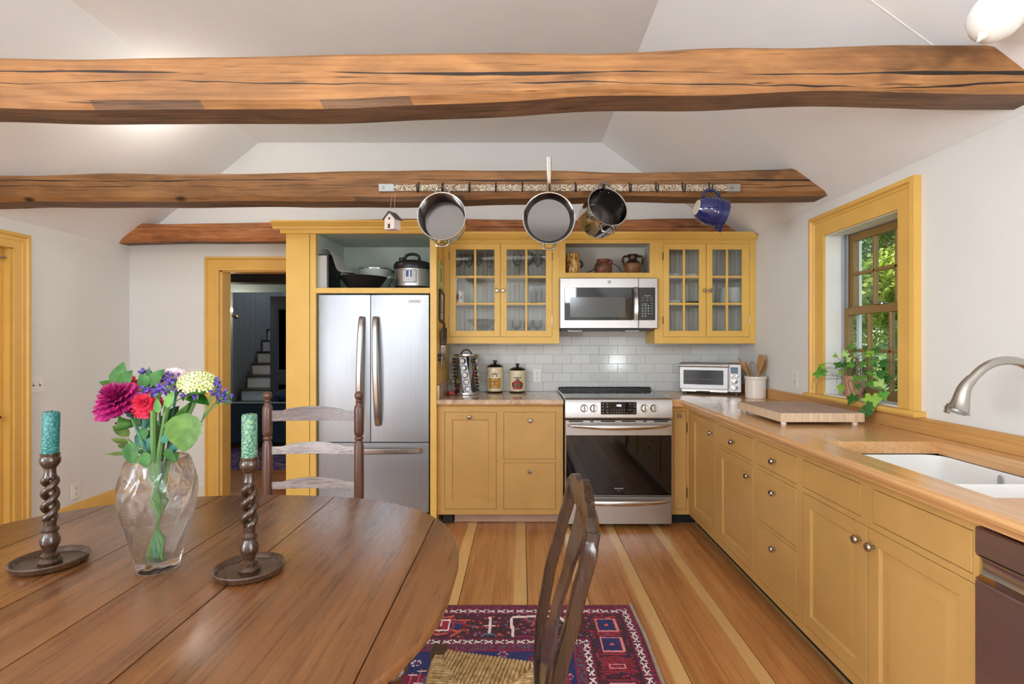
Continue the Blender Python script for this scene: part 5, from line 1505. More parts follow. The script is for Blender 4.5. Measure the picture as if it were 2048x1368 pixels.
def canister(xp, yp_top, Yc, hbody, label, deco):
    t_ = thing('canister', label, 'canister', (PX(xp, Yc), Yc, zt), group='cream lidded canisters')
    r = .0665; hb = hbody
    part('foot', MB().lathe([(0, 0), (r - .002, 0), (r, .008), (r - .003, .012), (0, .012)], 36), M['lid_c'], t_)
    b = part('body', MB().lathe([(r - .004, .010), (r, .016), (r, .034), (r - .0015, .036), (r, .038), (r, hb - .034), (r - .002, hb - .032), (r, hb - .030), (r, hb - .006), (r - .004, hb), (0, hb)], 36), M['cream_c'], t_)
    l = part('lid', MB().lathe([(r - .001, hb - .001), (r + .001, hb + .003), (r - .008, hb + .014), (r - .035, hb + .024), (.012, hb + .028), (0, hb + .028)], 36), M['lid_c'], t_)
    part('lid_knob', MB().lathe([(0, hb + .026), (.008, hb + .028), (.009, hb + .034), (.016, hb + .042), (.016, hb + .050), (.010, hb + .056), (0, hb + .057)], 20), M['lid_c'], l)
    for (u0, u1, z0, z1, rr2, col) in deco:
        part('printed_label', curved(u0, u1, z0, z1, r + rr2, 6, .002), col, b)
amb = plain('amber_print', C(196, 140, 46), .2); brn = plain('brown_print', C(110, 70, 30), .25); red = plain('red_print', C(150, 44, 34), .2); grn = plain('green_print', C(70, 92, 50), .2); blk = plain('dark_print', C(60, 52, 40), .25)
canister(990, 0, 4.292, .208, 'taller cream canister with amber square label and black lid', [
    (-.78, .78, .038, .118, .0006, brn), (-.72, .72, .042, .114, .0012, amb), (-.40, .40, .090, .097, .0018, brn), (-.07, .07, .066, .100, .0018, brn), (-.45, .45, .060, .064, .0018, brn),
    (-.40, -.10, .150, .158, .0008, blk), (.10, .40, .150, .158, .0008, blk), (-.10, .10, .148, .162, .0010, brn), (-.30, -.16, .130, .146, .0008, blk), (.16, .30, .130, .146, .0008, blk)])
canister(1035, 0, 4.292, .182, 'shorter cream canister with red jug label and black lid', [
    (-.55, .55, .030, .076, .0006, red), (-.70, .70, .046, .086, .0007, red), (-.42, .42, .084, .100, .0008, red), (-.22, .22, .098, .114, .0010, brn), (-.46, .46, .058, .074, .0014, grn),
    (-.44, -.16, .118, .128, .0010, blk), (.16, .44, .118, .128, .0010, blk), (-.10, .10, .116, .130, .0012, blk)])
root = thing('votive_glass', 'small glass tumbler with red wax beside the spice carousel', 'candle', (PX(901.5, 4.10) + .008, 4.06, zt))
part('glass', MB().lathe([(0, 0), (.030, 0), (.033, .004), (.036, .078), (.034, .078), (.031, .006), (0, .006)], 28), M['thinglass'], root)
part('wax', MB().lathe([(0, .006), (.0305, .006), (.0315, .030), (0, .030)], 24), plain('red_wax', C(190, 40, 30), .3), root)

# ------------------------------------------------------------------ right worktop
ang = R(-22); c0 = Vector((1.258, 4.172, 0)); wO, dO, hO = .462, .185, .248
root = thing('toaster_oven', 'brushed steel toaster oven set at an angle in the corner of the worktop', 'toaster oven', (c0.x, c0.y, zt), ang)
part('body', MB().box(.004, wO - .004, .012, dO, .018, hO, .008), M['steel_t'], root)
dr_ = part('door', MB().box(.004, wO * .79, -.006, .014, .044, hO - .014, .004), M['steel_t'], root)
part('door_glass', MB().box(.034, wO * .79 - .034, -.0075, .01, .078, hO - .056, .002), plain('smoky_oven_glass', C(36, 44, 52), .12, 0, .6), dr_)
part('rack_wire', MB().tube([(.045, -.009, .120), (wO * .79 - .045, -.009, .120)], .0013, 6), M['steel'], dr_)
part('handle', MB().tube([(.0, -.042, hO - .020), (wO * .79 + .002, -.042, hO - .020)], .0105, 14).box(.012, .024, -.042, .0, hO - .026, hO - .014).box(wO * .79 - .024, wO * .79 - .012, -.042, 0, hO - .026, hO - .014), M['nickel'], dr_)
cp = part('control_panel', MB().box(wO * .80, wO - .002, -.004, .014, .024, hO - .006, .004), M['steel_t'], root)
part('lcd', MB().box(wO * .825, wO * .94, -.006, .0, hO - .078, hO - .030, .002), plain('blue_grey_lcd', C(88, 112, 132), .2, 0, .5, .1), cp)
for (xx, zz, r) in ((.845, .150, .010), (.925, .150, .010), (.886, .112, .0185), (.886, .062, .0185)):
    part('dial', MB().lathe([(0, .018), (r * .9, .017), (r, .013), (r, .003), (r * 1.2, .002), (r * 1.25, 0)], 22, axis_M((wO * xx, -.004, zz), (0, -1, 0))), M['steel'], cp)
part('crumb_tray', MB().box(.02, wO * .78, -.003, .012, .020, .041, .002), M['nickel'], root)
part('tray_pull', MB().box(wO * .28, wO * .50, -.008, .0, .022, .028, .002), M['black'], root)
for xx in (.03, wO - .05):
    for yy in (.02, dO - .04): part('foot', MB().box(xx, xx + .03, yy, yy + .03, 0, .02, .003), M['black'], root)
# crock with utensils
cr = Vector((1.722, 3.845, zt))
root = thing('utensil_crock', 'white stoneware utensil crock beside the toaster oven', 'crock', cr)
part('body', MB().lathe([(0, 0), (.066, 0), (.070, .006), (.071, .012), (.070, .135), (.074, .140), (.076, .150), (.074, .160), (.068, .160), (.066, .152), (.064, .01), (0, .008)], 40), M['ceramic'], root)
def utensil(name, label, cat, base, tip, shape):
    t_ = thing(name, label, cat, cr + Vector(base), group='utensils in the white crock')
    d = Vector(tip) - Vector(base); Ln = d.length; A = axis_M((0, 0, 0), d)
    Aroll = A @ Matrix.Rotation(shape.get('roll', 0), 4, 'Z')
    if shape['k'] == 'whisk':
        part('grip', MB().tube([A @ Vector((0, 0, 0)), A @ Vector((0, 0, Ln * .55))], .006, 10), M['steel'], t_)
        m = MB()
        for k in range(5):
            a = pi * k / 5
            pts = [(.004 * cos(a), .004 * sin(a), Ln * .55), (.026 * cos(a), .026 * sin(a), Ln * .82), (0, 0, Ln), (-.026 * cos(a), -.026 * sin(a), Ln * .82), (-.004 * cos(a), -.004 * sin(a), Ln * .55)]
            m.tube([A @ p for p in smoothpath(pts, 5)], .001, 5)
        part('wires', m, M['steel'], t_); return
    part('grip', MB().tube([A @ Vector((0, 0, 0)), A @ Vector((0, 0, Ln * .62))], [.006, .006], 10), M['spoon'], t_)
    hw = shape['w']; m = MB(); n = 8; vs_ = []; fs = []
    for i in range(n + 1):
        t = i / n
        if shape['k'] == 'spoon': w_ = hw * (sin(pi * (.08 + .92 * t)) ** .6 if t < 1 else .15); sag = -.012 * sin(pi * t)
        else: w_ = hw * min(1, .25 + 1.6 * t); sag = 0
        for (u_, e) in ((-1, 0), (0, 1), (1, 0)):
            for th_ in (.0035, -.0035): vs_.append(Aroll @ Vector((u_ * max(w_, .005), sag * e + th_, Ln * (.58 + .42 * t))))
    for i in range(n):
        a, b = i * 6, i * 6 + 6
        fs += [(a, a + 2, b + 2, b), (a + 2, a + 4, b + 4, b + 2), (a + 1, b + 1, b + 3, a + 3), (a + 3, b + 3, b + 5, a + 5), (a, b, b + 1, a + 1), (a + 4, a + 5, b + 5, b + 4)]
    fs += [(0, 1, 3, 2), (2, 3, 5, 4), (b, b + 2, b + 3, b + 1), (b + 2, b + 4, b + 5, b + 3)]
    part('head', m.add(vs_, fs), M['spoon'], t_)
utensil('wooden_spoon', 'large wooden spoon leaning left out of the crock', 'spoon', (.03, 0, .012), (-.115, .01, .295), {'k': 'spoon', 'w': .030})
utensil('wooden_spoon', 'smaller wooden spoon in the middle left of the crock', 'spoon', (.02, .02, .012), (-.060, .03, .265), {'k': 'spoon', 'w': .024})
utensil('whisk', 'steel wire whisk standing in the crock', 'whisk', (.01, -.02, .012), (-.035, -.01, .270), {'k': 'whisk'})
utensil('wooden_spatula', 'broad square wooden spatula rising from the crock', 'spatula', (-.01, .0, .012), (.046, .0, .318), {'k': 'spat', 'w': .037, 'roll': .1})
utensil('wooden_spoon', 'dark wooden spoon leaning right out of the crock', 'spoon', (-.02, .02, .012), (.085, .03, .275), {'k': 'spoon', 'w': .022, 'roll': .5})
# butcher block
root = thing('cutting_board', 'thick end-grain cutting board on feet lying on the maple worktop', 'cutting board', (1.49, 2.84, zt))
bw_, bl_ = .208, .255; ns = 9
for k in range(ns):
    a = -bw_ + 2 * bw_ * k / ns; b = -bw_ + 2 * bw_ * (k + 1) / ns
    part('stave', MB().box(a + .0002, b - .0002, -bl_, bl_, .016, .0595, .0006), M['block'], root)
part('worn_surface', MB().box(-bw_ + .003, bw_ - .003, -bl_ + .003, bl_ - .003, .0585, .061, .0008), M['blocktop'], root)
for xx in (-bw_ + .03, bw_ - .03):
    for yy in (-bl_ + .03, bl_ - .03): part('foot', MB().lathe([(0, 0), (.013, 0), (.014, .006), (.013, .017), (0, .017)], 14, T(xx, yy, 0)), M['ceramic'], root)
# ------------------------------------------------------------------ glassware and crockery in the wall cabinets
def protos(name, lab, cat, grp, prof, mat, spots, n=24):
    """things of one mesh each, sharing mesh data"""
    me = MB().lathe(prof, n).mesh(name, mat)
    for (p, l) in spots:
        o = link(name, me); o.location = p; tag(o, l, cat, grp)
zA, zB = shL[0] + .0075, shL[1] + .0075       # upper and middle shelf tops
zF = v0L + .0015
WG = [(0, 0), (.032, 0), (.033, .002), (.006, .006), (.004, .012), (.004, .085), (.010, .092), (.030, .112), (.038, .135), (.036, .165), (.031, .192), (.0298, .192), (.0345, .165), (.0365, .135), (.028, .114), (.008, .096), (0, .094)]
def up(x, Y, z): return Vector((PX(x, Y), Y, z))
protos('wine_glass', '', 'glass', 'stemmed wine glasses on the top shelf', WG, M['thinglass'], [
    (up(916, 4.20, zA), 'stemmed wine glass leftmost on the top shelf of the left glass cabinet'),
    (up(938, 4.20, zA), 'stemmed wine glass second from left on the top shelf of the left cabinet'),
    (up(957, 4.14, zA), 'stemmed wine glass just right of the first muntin on the top shelf'),
    (up(1034, 4.18, zA), 'stemmed wine glass left of the muntin in the right door, top shelf'),
    (up(1058, 4.13, zA), 'stemmed wine glass behind the muntin of the right door, top shelf'),
    (up(1076, 4.20, zA), 'stemmed wine glass rightmost on the top shelf of the left cabinet')])
FL = [(0, 0), (.030, 0), (.031, .002), (.005, .006), (.004, .06), (.014, .08), (.022, .12), (.021, .205), (.0198, .205), (.0205, .12), (.012, .084), (0, .078)]
protos('champagne_flute', '', 'glass', 'stemmed wine glasses on the top shelf', FL, M['thinglass'], [(up(979, 4.16, zA), 'narrow champagne flute right of the wine glasses in the left door')])
TG = [(0, 0), (.026, 0), (.030, .004), (.033, .10), (.0315, .10), (.029, .008), (0, .006)]
protos('tumbler', '', 'glass', 'tumblers on the middle shelf', TG, M['thinglass'], [(up(1068, 4.16, zB), 'clear tumbler left of the tall one on the middle shelf')])
protos('tumbler', '', 'glass', 'tumblers on the middle shelf', [(r * 1.15, z * 1.25) for r, z in TG], M['thinglass'], [(up(1076, 4.23, zB), 'tall clear tumbler on the middle shelf behind the right door')])
root = thing('decorated_tumbler', 'white tumbler with red and blue print on the middle shelf at the left', 'glass', up(921, 4.15, zB))
part('glass', MB().lathe([(r * 1.0, z * .95) for r, z in TG], 24), plain('frosted_white_glass', C(216, 214, 212), .25), root)
part('red_print', curved(-1.2, -.3, .02, .075, .0335, 5), plain('red_glass_print', C(180, 60, 40), .3), root)
part('blue_print', curved(-.1, .5, .03, .06, .0335, 4), plain('grey_glass_print', C(140, 140, 160), .3), root)
BW = [(0, 0), (.045, 0), (.05, .004), (.02, .02), (.03, .05), (.09, .10), (.128, .135), (.126, .137), (.085, .105), (.0, .06)]
protos('glass_bowl', '', 'bowl', None, BW, M['thinglass'], [(up(965, 4.19, zF), 'wide clear glass bowl on the bottom shelf of the left cabinet')], 32)
GB = [(0, 0), (.033, 0), (.034, .003), (.008, .009), (.006, .045), (.012, .055), (.036, .075), (.040, .11), (.039, .135), (.0375, .135), (.038, .11), (.033, .078), (0, .06)]
protos('goblet', '', 'glass', 'short goblets on the bottom shelf', GB, M['thinglass'], [
    (up(1033, 4.16, zF), 'short glass goblet leftmost behind the right door, bottom shelf'), (up(1056, 4.22, zF), 'short glass goblet behind the muntin on the bottom shelf'), (up(1075, 4.16, zF), 'short glass goblet rightmost on the bottom shelf')])
# plates
zA, zB = shR[0] + .0075, shR[1] + .0075; zF = v0R + .0015
PL = [(0, .002), (.05, .0), (.075, .004), (.105, .014), (.107, .016), (.104, .017), (.072, .007), (.05, .004), (0, .004)]
pm = MB().lathe(PL, 28).mesh('plate', M['porcelain'])
def stack(x, Y, z, n, dz, sc, where):
    for k in range(n):
        o = link('plate', pm); o.location = (PX(x, Y), Y, z + k * dz); o.scale = (sc, sc, 1)
        od_ = 'lowest' if k == 0 else ('topmost' if k == n - 1 else ('second third fourth fifth sixth seventh eighth ninth tenth eleventh'.split()[k - 1] + ' from below'))
        tag(o, 'white plate, %s of the %s' % (od_, where), 'plate', 'stacked plates: ' + where)
stack(1464, 4.20, zB, 12, .0098, .95, 'tall stack behind the far right door')
stack(1361, 4.19, zF, 4, .0095, .92, 'low stack on the bottom shelf')
stack(1347, 4.20, zB, 2, .0098, .62, 'two saucers on the middle shelf')
stack(1347, 4.20, zA, 2, .0098, .62, 'two saucers at the left of the top shelf')
stack(1384, 4.20, zA, 2, .0098, .62, 'two small plates right of the top-shelf muntin')
o = link('plate', MB().lathe(PL, 28).mesh('plate', plain('dark_plate', C(96, 92, 88), .25))); o.location = (PX(1387, 4.19), 4.19, zB); o.scale = (.62, .62, 1.1); tag(o, 'dark grey dish on the middle shelf right of the saucers', 'plate')
# three clay pots on the open shelf
zo = uoz0 - .0005; Yc = 4.17
def glaze(name, cols, sc=(30, 30, 8), rough=.15):
    g = NT(name); n = g.noise(g.coord(sc), 1.0, 4, .8)
    g.set(Base_Color=g.ramp(n, cols), Roughness=rough); return g.m
g1 = glaze('streaked_amber_glaze', [(.35, C(92, 52, 20)), (.46, C(150, 94, 36)), (.54, C(208, 160, 84)), (.7, C(232, 196, 128))], (45, 45, 9))
root = thing('clay_jug', 'amber streak-glazed jug at the left of the open shelf', 'jug', (PX(1146, Yc) - .006, Yc, zo))
part('body', MB().lathe([(0, 0), (.052, 0), (.060, .03), (.064, .07), (.058, .115), (.050, .140), (.049, .150), (.056, .165), (.053, .166), (.045, .150), (.055, .1), (.05, .01), (0, .008)], 36), g1, root)
part('handle', MB().tube(smoothpath([(.050, .02, .115), (.080, .03, .10), (.082, .03, .075), (.062, .02, .06)], 4), .009, 9), plain('dark_jug_handle', C(50, 44, 48), .3), root)
g2 = glaze('charred_terracotta', [(.3, C(44, 36, 34)), (.5, C(120, 70, 52)), (.7, C(160, 100, 78))], (9, 9, 14), .45)
root = thing('clay_pot', 'round charred terracotta pot with an iron bail handle on the open shelf', 'pot', (PX(1206.5, Yc), Yc, zo))
part('body', MB().lathe([(0, 0), (.055, 0), (.068, .025), (.071, .055), (.064, .085), (.052, .10), (.053, .112), (.058, .118), (.054, .119), (.047, .108), (.06, .08), (.06, .02), (0, .01)], 36), g2, root)
part('bail', MB().tube(smoothpath([(-.148, -.02, .004), (-.11, -.02, .022), (-.068, -.015, .045), (-.060, -.01, .075)], 4), .0035, 7), M['iron'], root); part('bail', MB().tube(smoothpath([(.148, -.02, .004), (.125, -.02, .045), (.085, -.015, .078), (.060, -.01, .085)], 4), .0035, 7), M['iron'], root)
part('ear', MB().tube(smoothpath([(.050, 0, .112), (.070, 0, .108), (.072, 0, .09), (.060, 0, .082)], 4), .006, 8), g2, root)
g3 = glaze('brown_stoneware', [(.3, C(110, 70, 42)), (.7, C(138, 92, 58))], (10, 10, 10), .4)
g3d = plain('dark_brown_glaze', C(56, 34, 26), .14)
root = thing('clay_amphora', 'brown two-handled stoneware jar with dark glazed neck at the right of the shelf', 'jar', (PX(1265.5, Yc), Yc, zo))
part('body', MB().lathe([(0, 0), (.048, 0), (.062, .03), (.070, .062), (.066, .085)], 36), g3, root)
part('neck', MB().lathe([(.0665, .083), (.055, .098), (.036, .112), (.033, .135), (.040, .150), (.043, .158), (.040, .160), (.032, .15), (.028, .13), (0, .12)], 36), g3d, root)
for sg in (-1, 1):
    part('handle', MB().tube(smoothpath([(sg * .034, 0, .142), (sg * .066, 0, .144), (sg * .080, 0, .120), (sg * .074, 0, .09), (sg * .066, 0, .07)], 5), .0085, 9), g3d, root)
# ------------------------------------------------------------------ rug (knotted pattern painted knot by knot)
RX_0, RX_1, RY_0, RY_1 = -2.10, .545, .62, 2.612
cell = .0062
nu, nv = int((RX_1 - RX_0) / cell), int((RY_1 - RY_0) / cell)
navy, red_, dred, crim, wht, pink, teal, blk_, salm = [np.array(C(*c)[:3]) for c in ((36, 40, 92), (150, 34, 52), (104, 24, 40), (128, 26, 66), (226, 206, 206), (206, 128, 132), (92, 104, 140), (50, 32, 44), (196, 84, 74))]
img = np.zeros((nv, nu, 3))
U, V = np.meshgrid((np.arange(nu) + .5) * cell, (np.arange(nv) + .5) * cell)
du = np.minimum(U, nu * cell - U); dv = np.minimum(V, nv * cell - V)      # distance to the sides / ends
SB = dict(x1=.040, x2=.262, fld=.325)      # side border
EB = dict(x1=.067, x2=.327, fld=.395)      # end border
side = du / SB['fld']; end = dv / EB['fld']
is_side = side < end
d = np.where(is_side, du, dv * 1.0)
x1 = np.where(is_side, SB['x1'], EB['x1']); x2 = np.where(is_side, SB['x2'], EB['x2']); fld = np.where(is_side, SB['fld'], EB['fld'])
rng = np.random.default_rng(5)
nz = rng.random((nv, nu))
img[:] = navy
img[d < fld] = dred
m_ = (d < fld) & (d > x1 + .02) & (d < x2 - .02); img[m_] = blk_
img[m_ & (nz > .72)] = dred
gd = (d < x1 - .018); img[gd] = crim; img[gd & (nz > .6)] = blk_
gd = (d > x2 + .018) & (d < fld - .006); img[gd] = dred; img[gd & (nz > .62)] = teal * .6
img[(d > fld - .008) & (d < fld)] = crim
along = np.where(is_side, V, U)
for xx in (x1, x2):       # rows of white crosses
    per = .046; a = (along % per) - per / 2; b = d - xx
    band = np.abs(b) < .017; img[band] = blk_
    cr_ = band & (np.abs(np.abs(a) * .62 - np.abs(b)) < .0046) & (np.abs(a) < .019); img[cr_] = wht
    dot = band & (np.abs(np.abs(a) - .023) < .004) & (np.abs(b) < .004); img[dot] = red_
    img[(np.abs(np.abs(b) - .0195) < .0035)] = crim
def seg(pts, w_, col):
    for (p, q) in zip(pts[:-1], pts[1:]):
        a0, b0 = min(p[0], q[0]) - w_ * 2, max(p[0], q[0]) + w_ * 2; a1, b1 = min(p[1], q[1]) - w_ * 2, max(p[1], q[1]) + w_ * 2
        i0, i1 = max(0, int(a0 / cell)), min(nu, int(b0 / cell) + 2); j0, j1 = max(0, int(a1 / cell)), min(nv, int(b1 / cell) + 2)
        if i1 <= i0 or j1 <= j0: continue
        uu, vv_ = U[j0:j1, i0:i1], V[j0:j1, i0:i1]
        dx, dy = q[0] - p[0], q[1] - p[1]; L2 = dx * dx + dy * dy + 1e-12
        t = np.clip(((uu - p[0]) * dx + (vv_ - p[1]) * dy) / L2, 0, 1)
        dd2 = np.hypot(uu - p[0] - t * dx, vv_ - p[1] - t * dy)
        sub = img[j0:j1, i0:i1]; sub[dd2 < w_] = col
def blob(c, r, col): seg([c, (c[0] + 1e-4, c[1])], r, col)
def fillrect(u0, u1, v0, v1, col):
    img[max(0, int(v0 / cell)):int(v1 / cell), max(0, int(u0 / cell)):int(u1 / cell)] = col
W_, L_ = nu * cell, nv * cell
def motif(c, fl, kind, ax):
    """ax: 0 = far border (u along), 1 = side border (v along); fl = flips"""
    def P(a, b): return (c[0] + a * fl, c[1] + b) if ax == 0 else (c[0] + b, c[1] + a * fl)
    def S(pts, w_, col): seg([P(*p) for p in pts], w_, col)
    if kind == 0:      # crab with a framed lozenge
        S([(-.055, .0), (.055, 0)], .045, navy)
        for sg in (-1, 1):
            S([(0, .07), (sg * .05, .085), (sg * .035, .06), (sg * .075, .045), (sg * .13, .05)], .006, salm)
            S([(sg * .04, .03), (sg * .10, .02), (sg * .13, .0)], .005, red_)
            S([(sg * .04, -.03), (sg * .09, -.05), (sg * .06, -.085)], .007, salm)
            S([(sg * .075, -.045), (sg * .13, -.04)], .005, salm)
            S([(sg * .035, -.06), (0, -.075)], .006, salm)
            S([(sg * .045, .055), (sg * .06, .0), (sg * .045, -.055)], .006, red_)
        for a in range(-4, 5): S([(a * .009, -.035), (a * .009, .045)], .006, red_)
        S([(-.04, -.038), (.04, -.038), (.04, .048), (-.04, .048), (-.04, -.038)], .0045, wht)
        S([(0, .03), (0, -.01)], .004, wht); blob(P(0, -.018), .008, blk_)
    elif kind == 1:    # upright white candelabra
        S([(0, -.07), (0, .07)], .0055, wht); S([(-.022, 0), (.022, 0)], .004, wht)
        blob(P(-.02, 0), .007, wht); blob(P(.02, 0), .007, wht); blob(P(0, .068), .009, wht); S([(-.02, -.07), (.02, -.07)], .005, teal)
    elif kind == 2:    # white arched frame with rosettes
        S([(-.13, .02), (-.10, .075), (-.02, .085), (.12, .075)], .009, wht); S([(-.13, .02), (-.12, -.04), (-.135, -.085)], .008, wht)
        S([(.13, .06), (.125, -.03), (.12, -.085)], .007, wht); S([(-.12, -.088), (.11, -.088)], .006, crim)
        S([(-.06, .04), (.05, -.05)], .004, salm); S([(-.05, -.04), (.05, .045)], .004, salm)
        for (a, b) in ((-.05, .035), (.045, .04), (-.06, -.02), (.05, -.04), (0, 0)):
            blob(P(a, b), .016, crim); blob(P(a, b), .008, teal)
        for (a, b) in ((-.09, .05), (.085, .01), (-.02, -.06), (.02, .06)): blob(P(a, b), .007, salm)
    elif kind == 3:    # pink hooked box
        for a in range(-5, 6): S([(a * .008, -.03), (a * .008, .03)], .006, navy if ax else blk_)
        S([(-.05, -.045), (.05, -.045), (.05, .045), (-.05, .045), (-.05, -.045)], .0055, pink)
        S([(-.07, .05), (-.07, -.05)], .005, red_); S([(.07, .05), (.07, -.05)], .005, red_); blob(P(0, 0), .010, salm)
    elif kind == 4:    # red branches
        for k in range(-3, 4):
            S([(k * .016, -.06), (k * .016 + .02, 0), (k * .016, .06)], .004, red_)
        S([(-.012, -.03), (.012, -.03), (.012, .03), (-.012, .03), (-.012, -.03)], .004, pink)
for k in range(900):      # small filler flowers in the main border
    if k % 2: a, b = rng.uniform(.1, W_ - .1), L_ - rng.uniform(.10, .295)
    else: a, b = W_ - rng.uniform(.075, .225), rng.uniform(.1, L_ - .1)
    blob((a, b), .0065, (red_, teal, crim, salm, navy, red_)[k % 6])
vb = L_ - .197                     # far border centre line
u = W_ - .30; seq = 0
kinds = [2, 1, 0, 1, 2, 1, 0, 1]
u = W_ - .46
for k in range(14):
    kd = kinds[k % 4]; stp = {2: .16, 1: .075, 0: .155}[kd]
    if u < .3: break
    motif((u, vb), -1, kd, 0); motif((u, .197), 1, kd, 0)
    nk = kinds[(k + 1) % 4]; u -= (stp + {2: .16, 1: .075, 0: .155}[nk]) * .98
us_ = W_ - .151; v = L_ - .19; k = 0
while v > .3:
    motif((us_, v), 1, (3, 3, 4, 3)[k % 4], 1); motif((W_ - us_, v), 1, (3, 3, 4, 3)[k % 4], 1); v -= .155; k += 1
# field: red hexagons on navy with small rosettes and white combs
fu0, fu1, fv0, fv1 = SB['fld'] + .02, W_ - SB['fld'] - .02, EB['fld'] + .02, L_ - EB['fld'] - .02
inf_ = (U > fu0) & (U < fu1) & (V > fv0) & (V < fv1)
tri = np.abs(((U - fu0) % .9) - .45) * .62 + ((V) % .72) * 1.0
img[inf_ & (tri > .56)] = crim * .9
img[inf_ & (np.abs(tri - .56) < .007)] = blk_
for k in range(330):
    a, b = rng.uniform(fu0, fu1), rng.uniform(fv0, fv1)
    c_ = (wht, teal, pink, red_, salm)[k % 5]
    for q in range(6): blob((a + .017 * cos(q * pi / 3), b + .017 * sin(q * pi / 3)), .006, c_ * .85)
    blob((a, b), .006, crim)
for k in range(46):
    a, b = rng.uniform(fu0, fu1), rng.uniform(fv0 + .08, fv1 - .06)
    seg([(a, b - .05), (a, b + .05)], .0045, salm); seg([(a - .014, b - .04), (a + .014, b - .04)], .004, wht); seg([(a - .014, b + .035), (a + .014, b + .035)], .004, wht)
img *= (1.05 + .45 * rng.random((nv, nu)))[..., None]
iu = np.arange(nu + 1); iv = np.arange(nv + 1)
gx_, gy_ = np.meshgrid(RX_0 + iu * cell, RY_0 + iv * cell)
wob = np.array([mnoise.noise(Vector((0, j * .02, 0))) for j in range(nv + 1)]) * .006
gx_ = gx_ + (wob[:, None] * (gx_ - RX_0) / (RX_1 - RX_0))
gz_ = .009 + rng.random((nv + 1, nu + 1)) * .0016
edge_ = np.minimum(np.minimum(iu[None, :], nu - iu[None, :]), np.minimum(iv[:, None], nv - iv[:, None]))
gz_[edge_ == 0] = .0005
# rounded outer corners
co = np.stack([gx_, gy_, gz_], -1).reshape(-1, 3)
me = bpy.data.meshes.new('pile')
idx = (iv[:-1, None] * (nu + 1) + iu[None, :-1])
quads = np.stack([idx, idx + 1, idx + nu + 2, idx + nu + 1], -1).reshape(-1, 4)
me.vertices.add(len(co)); me.vertices.foreach_set('co', co.ravel())
me.loops.add(quads.size); me.loops.foreach_set('vertex_index', quads.ravel().astype(np.int32))
me.polygons.add(len(quads)); me.polygons.foreach_set('loop_start', (np.arange(len(quads)) * 4).astype(np.int32))
me.update(calc_edges=True)
ca = me.color_attributes.new('knots', 'FLOAT_COLOR', 'CORNER')
cols = np.concatenate([np.clip(img, 0, 1).reshape(-1, 3), np.ones((nu * nv, 1))], 1)
ca.data.foreach_set('color', np.repeat(cols, 4, 0).astype(np.float32).ravel())
g = NT('knotted_wool'); at = g.n('VertexColor', layer_name='knots'); g.set(Base_Color=at.outputs[0], Roughness=.95)
g.b.inputs['Sheen Weight'].default_value = .15; g.b.inputs['Specular IOR Level'].default_value = .1
me.materials.append(g.m)
rug = thing('rug', 'red and navy knotted tribal rug with white crosses on the border under the table', 'rug', ((RX_0 + RX_1) / 2, (RY_0 + RY_1) / 2, 0), world=True)
o = link('pile', me, rug); o['kind'] = 'stuff'
sv = MB()
n = 160; pts = []
for i in range(n + 1):
    t = i / n; j = int(t * nv)
    pts.append((RX_1 + wob[j] + .004, RY_0 + t * (RY_1 - RY_0), .006))
sv.tube(pts, [.0075 + .002 * random.random() for _ in pts], 6)
part('selvedge', sv, paint('grey_wool_edge', C(176, 160, 146), .95, .15, .3, 60), rug)

# ------------------------------------------------------------------ oval drop-leaf table
TX, TY, TA, TB, TN, TZ = -.95, 1.285, .785, .700, 2.45, .74
root = thing('dining_table', 'oval oak gate-leg dining table with barley-twist legs', 'table', (TX, TY, 0), world=True)
def tcurve(x, inset=0.0):
    q = abs((x - TX) / (TA - inset)); q = min(q, 1)
    return (TB - inset) * (1 - q ** TN) ** (1 / TN)
tse = [TX - TA, -1.46, -1.13, -.92, -.70, -.285, TX + TA]
for a, b in zip(tse[:-1], tse[1:]):
    g_ = .0036; a2, b2 = a + g_ * .5, b - g_ * .5
    loops = []
    for (ins, z_) in ((.004, TZ - .024), (0, TZ - .020), (0, TZ - .005), (.002, TZ - .0015), (.006, TZ)):
        xs2 = []
        n = 26
        for i in range(n + 1):
            t = i / n
            lo = max(a2, TX - TA + ins + 1e-4); hi = min(b2, TX + TA - ins - 1e-4)
            if a == tse[0]: t = 1 - cos(t * pi / 2)
            if b == tse[-1]: t = sin(t * pi / 2)
            xs2.append(lo + (hi - lo) * t)
        loop = [(x, TY + tcurve(x, ins), z_) for x in xs2] + [(x, TY - tcurve(x, ins), z_) for x in reversed(xs2)]
        loops.append(loop)
    m = MB(); loft(m, loops)
    m.f.append(tuple(range(len(loops[0]) - 1, -1, -1)))
    part('plank', m, M['table'], root, angle=40)
def twistleg(x, y, z0=.0108, z1=TZ - .025, nm='leg'):
    m = MB(); r = .021
    m.box(x - r, x + r, y - r, y + r, z1 - .13, z1, .002); m.box(x - r, x + r, y - r, y + r, z0 + .06, z0 + .15, .002)
    m.lathe([(0, z0), (.014, z0), (.022, z0 + .015), (.024, z0 + .03), (.016, z0 + .05), (.02, z0 + .061)], 14, T(x, y, 0))
    n = 70; sides = 12; vs_ = []; fs = []
    za, zb_ = z0 + .15, z1 - .13
    for i in range(n + 1):
        t = i / n; z_ = za + (zb_ - za) * t; e = min(1, min(t, 1 - t) * 14)
        ph = z_ * 2 * pi / .075
        for k in range(sides):
            th_ = 2 * pi * k / sides
            rr2 = .0175 + .0045 * cos(th_ * 1 - ph) * 0
            vs_.append((x + .0175 * cos(th_) + .0085 * e * cos(ph), y + .0175 * sin(th_) + .0085 * e * sin(ph), z_))
    for i in range(n):
        for k in range(sides):
            k2 = (k + 1) % sides
            fs.append((i * sides + k, i * sides + k2, (i + 1) * sides + k2, (i + 1) * sides + k))
    m.add(vs_, fs)
    part(nm, m, M['tablew'], root, angle=50)
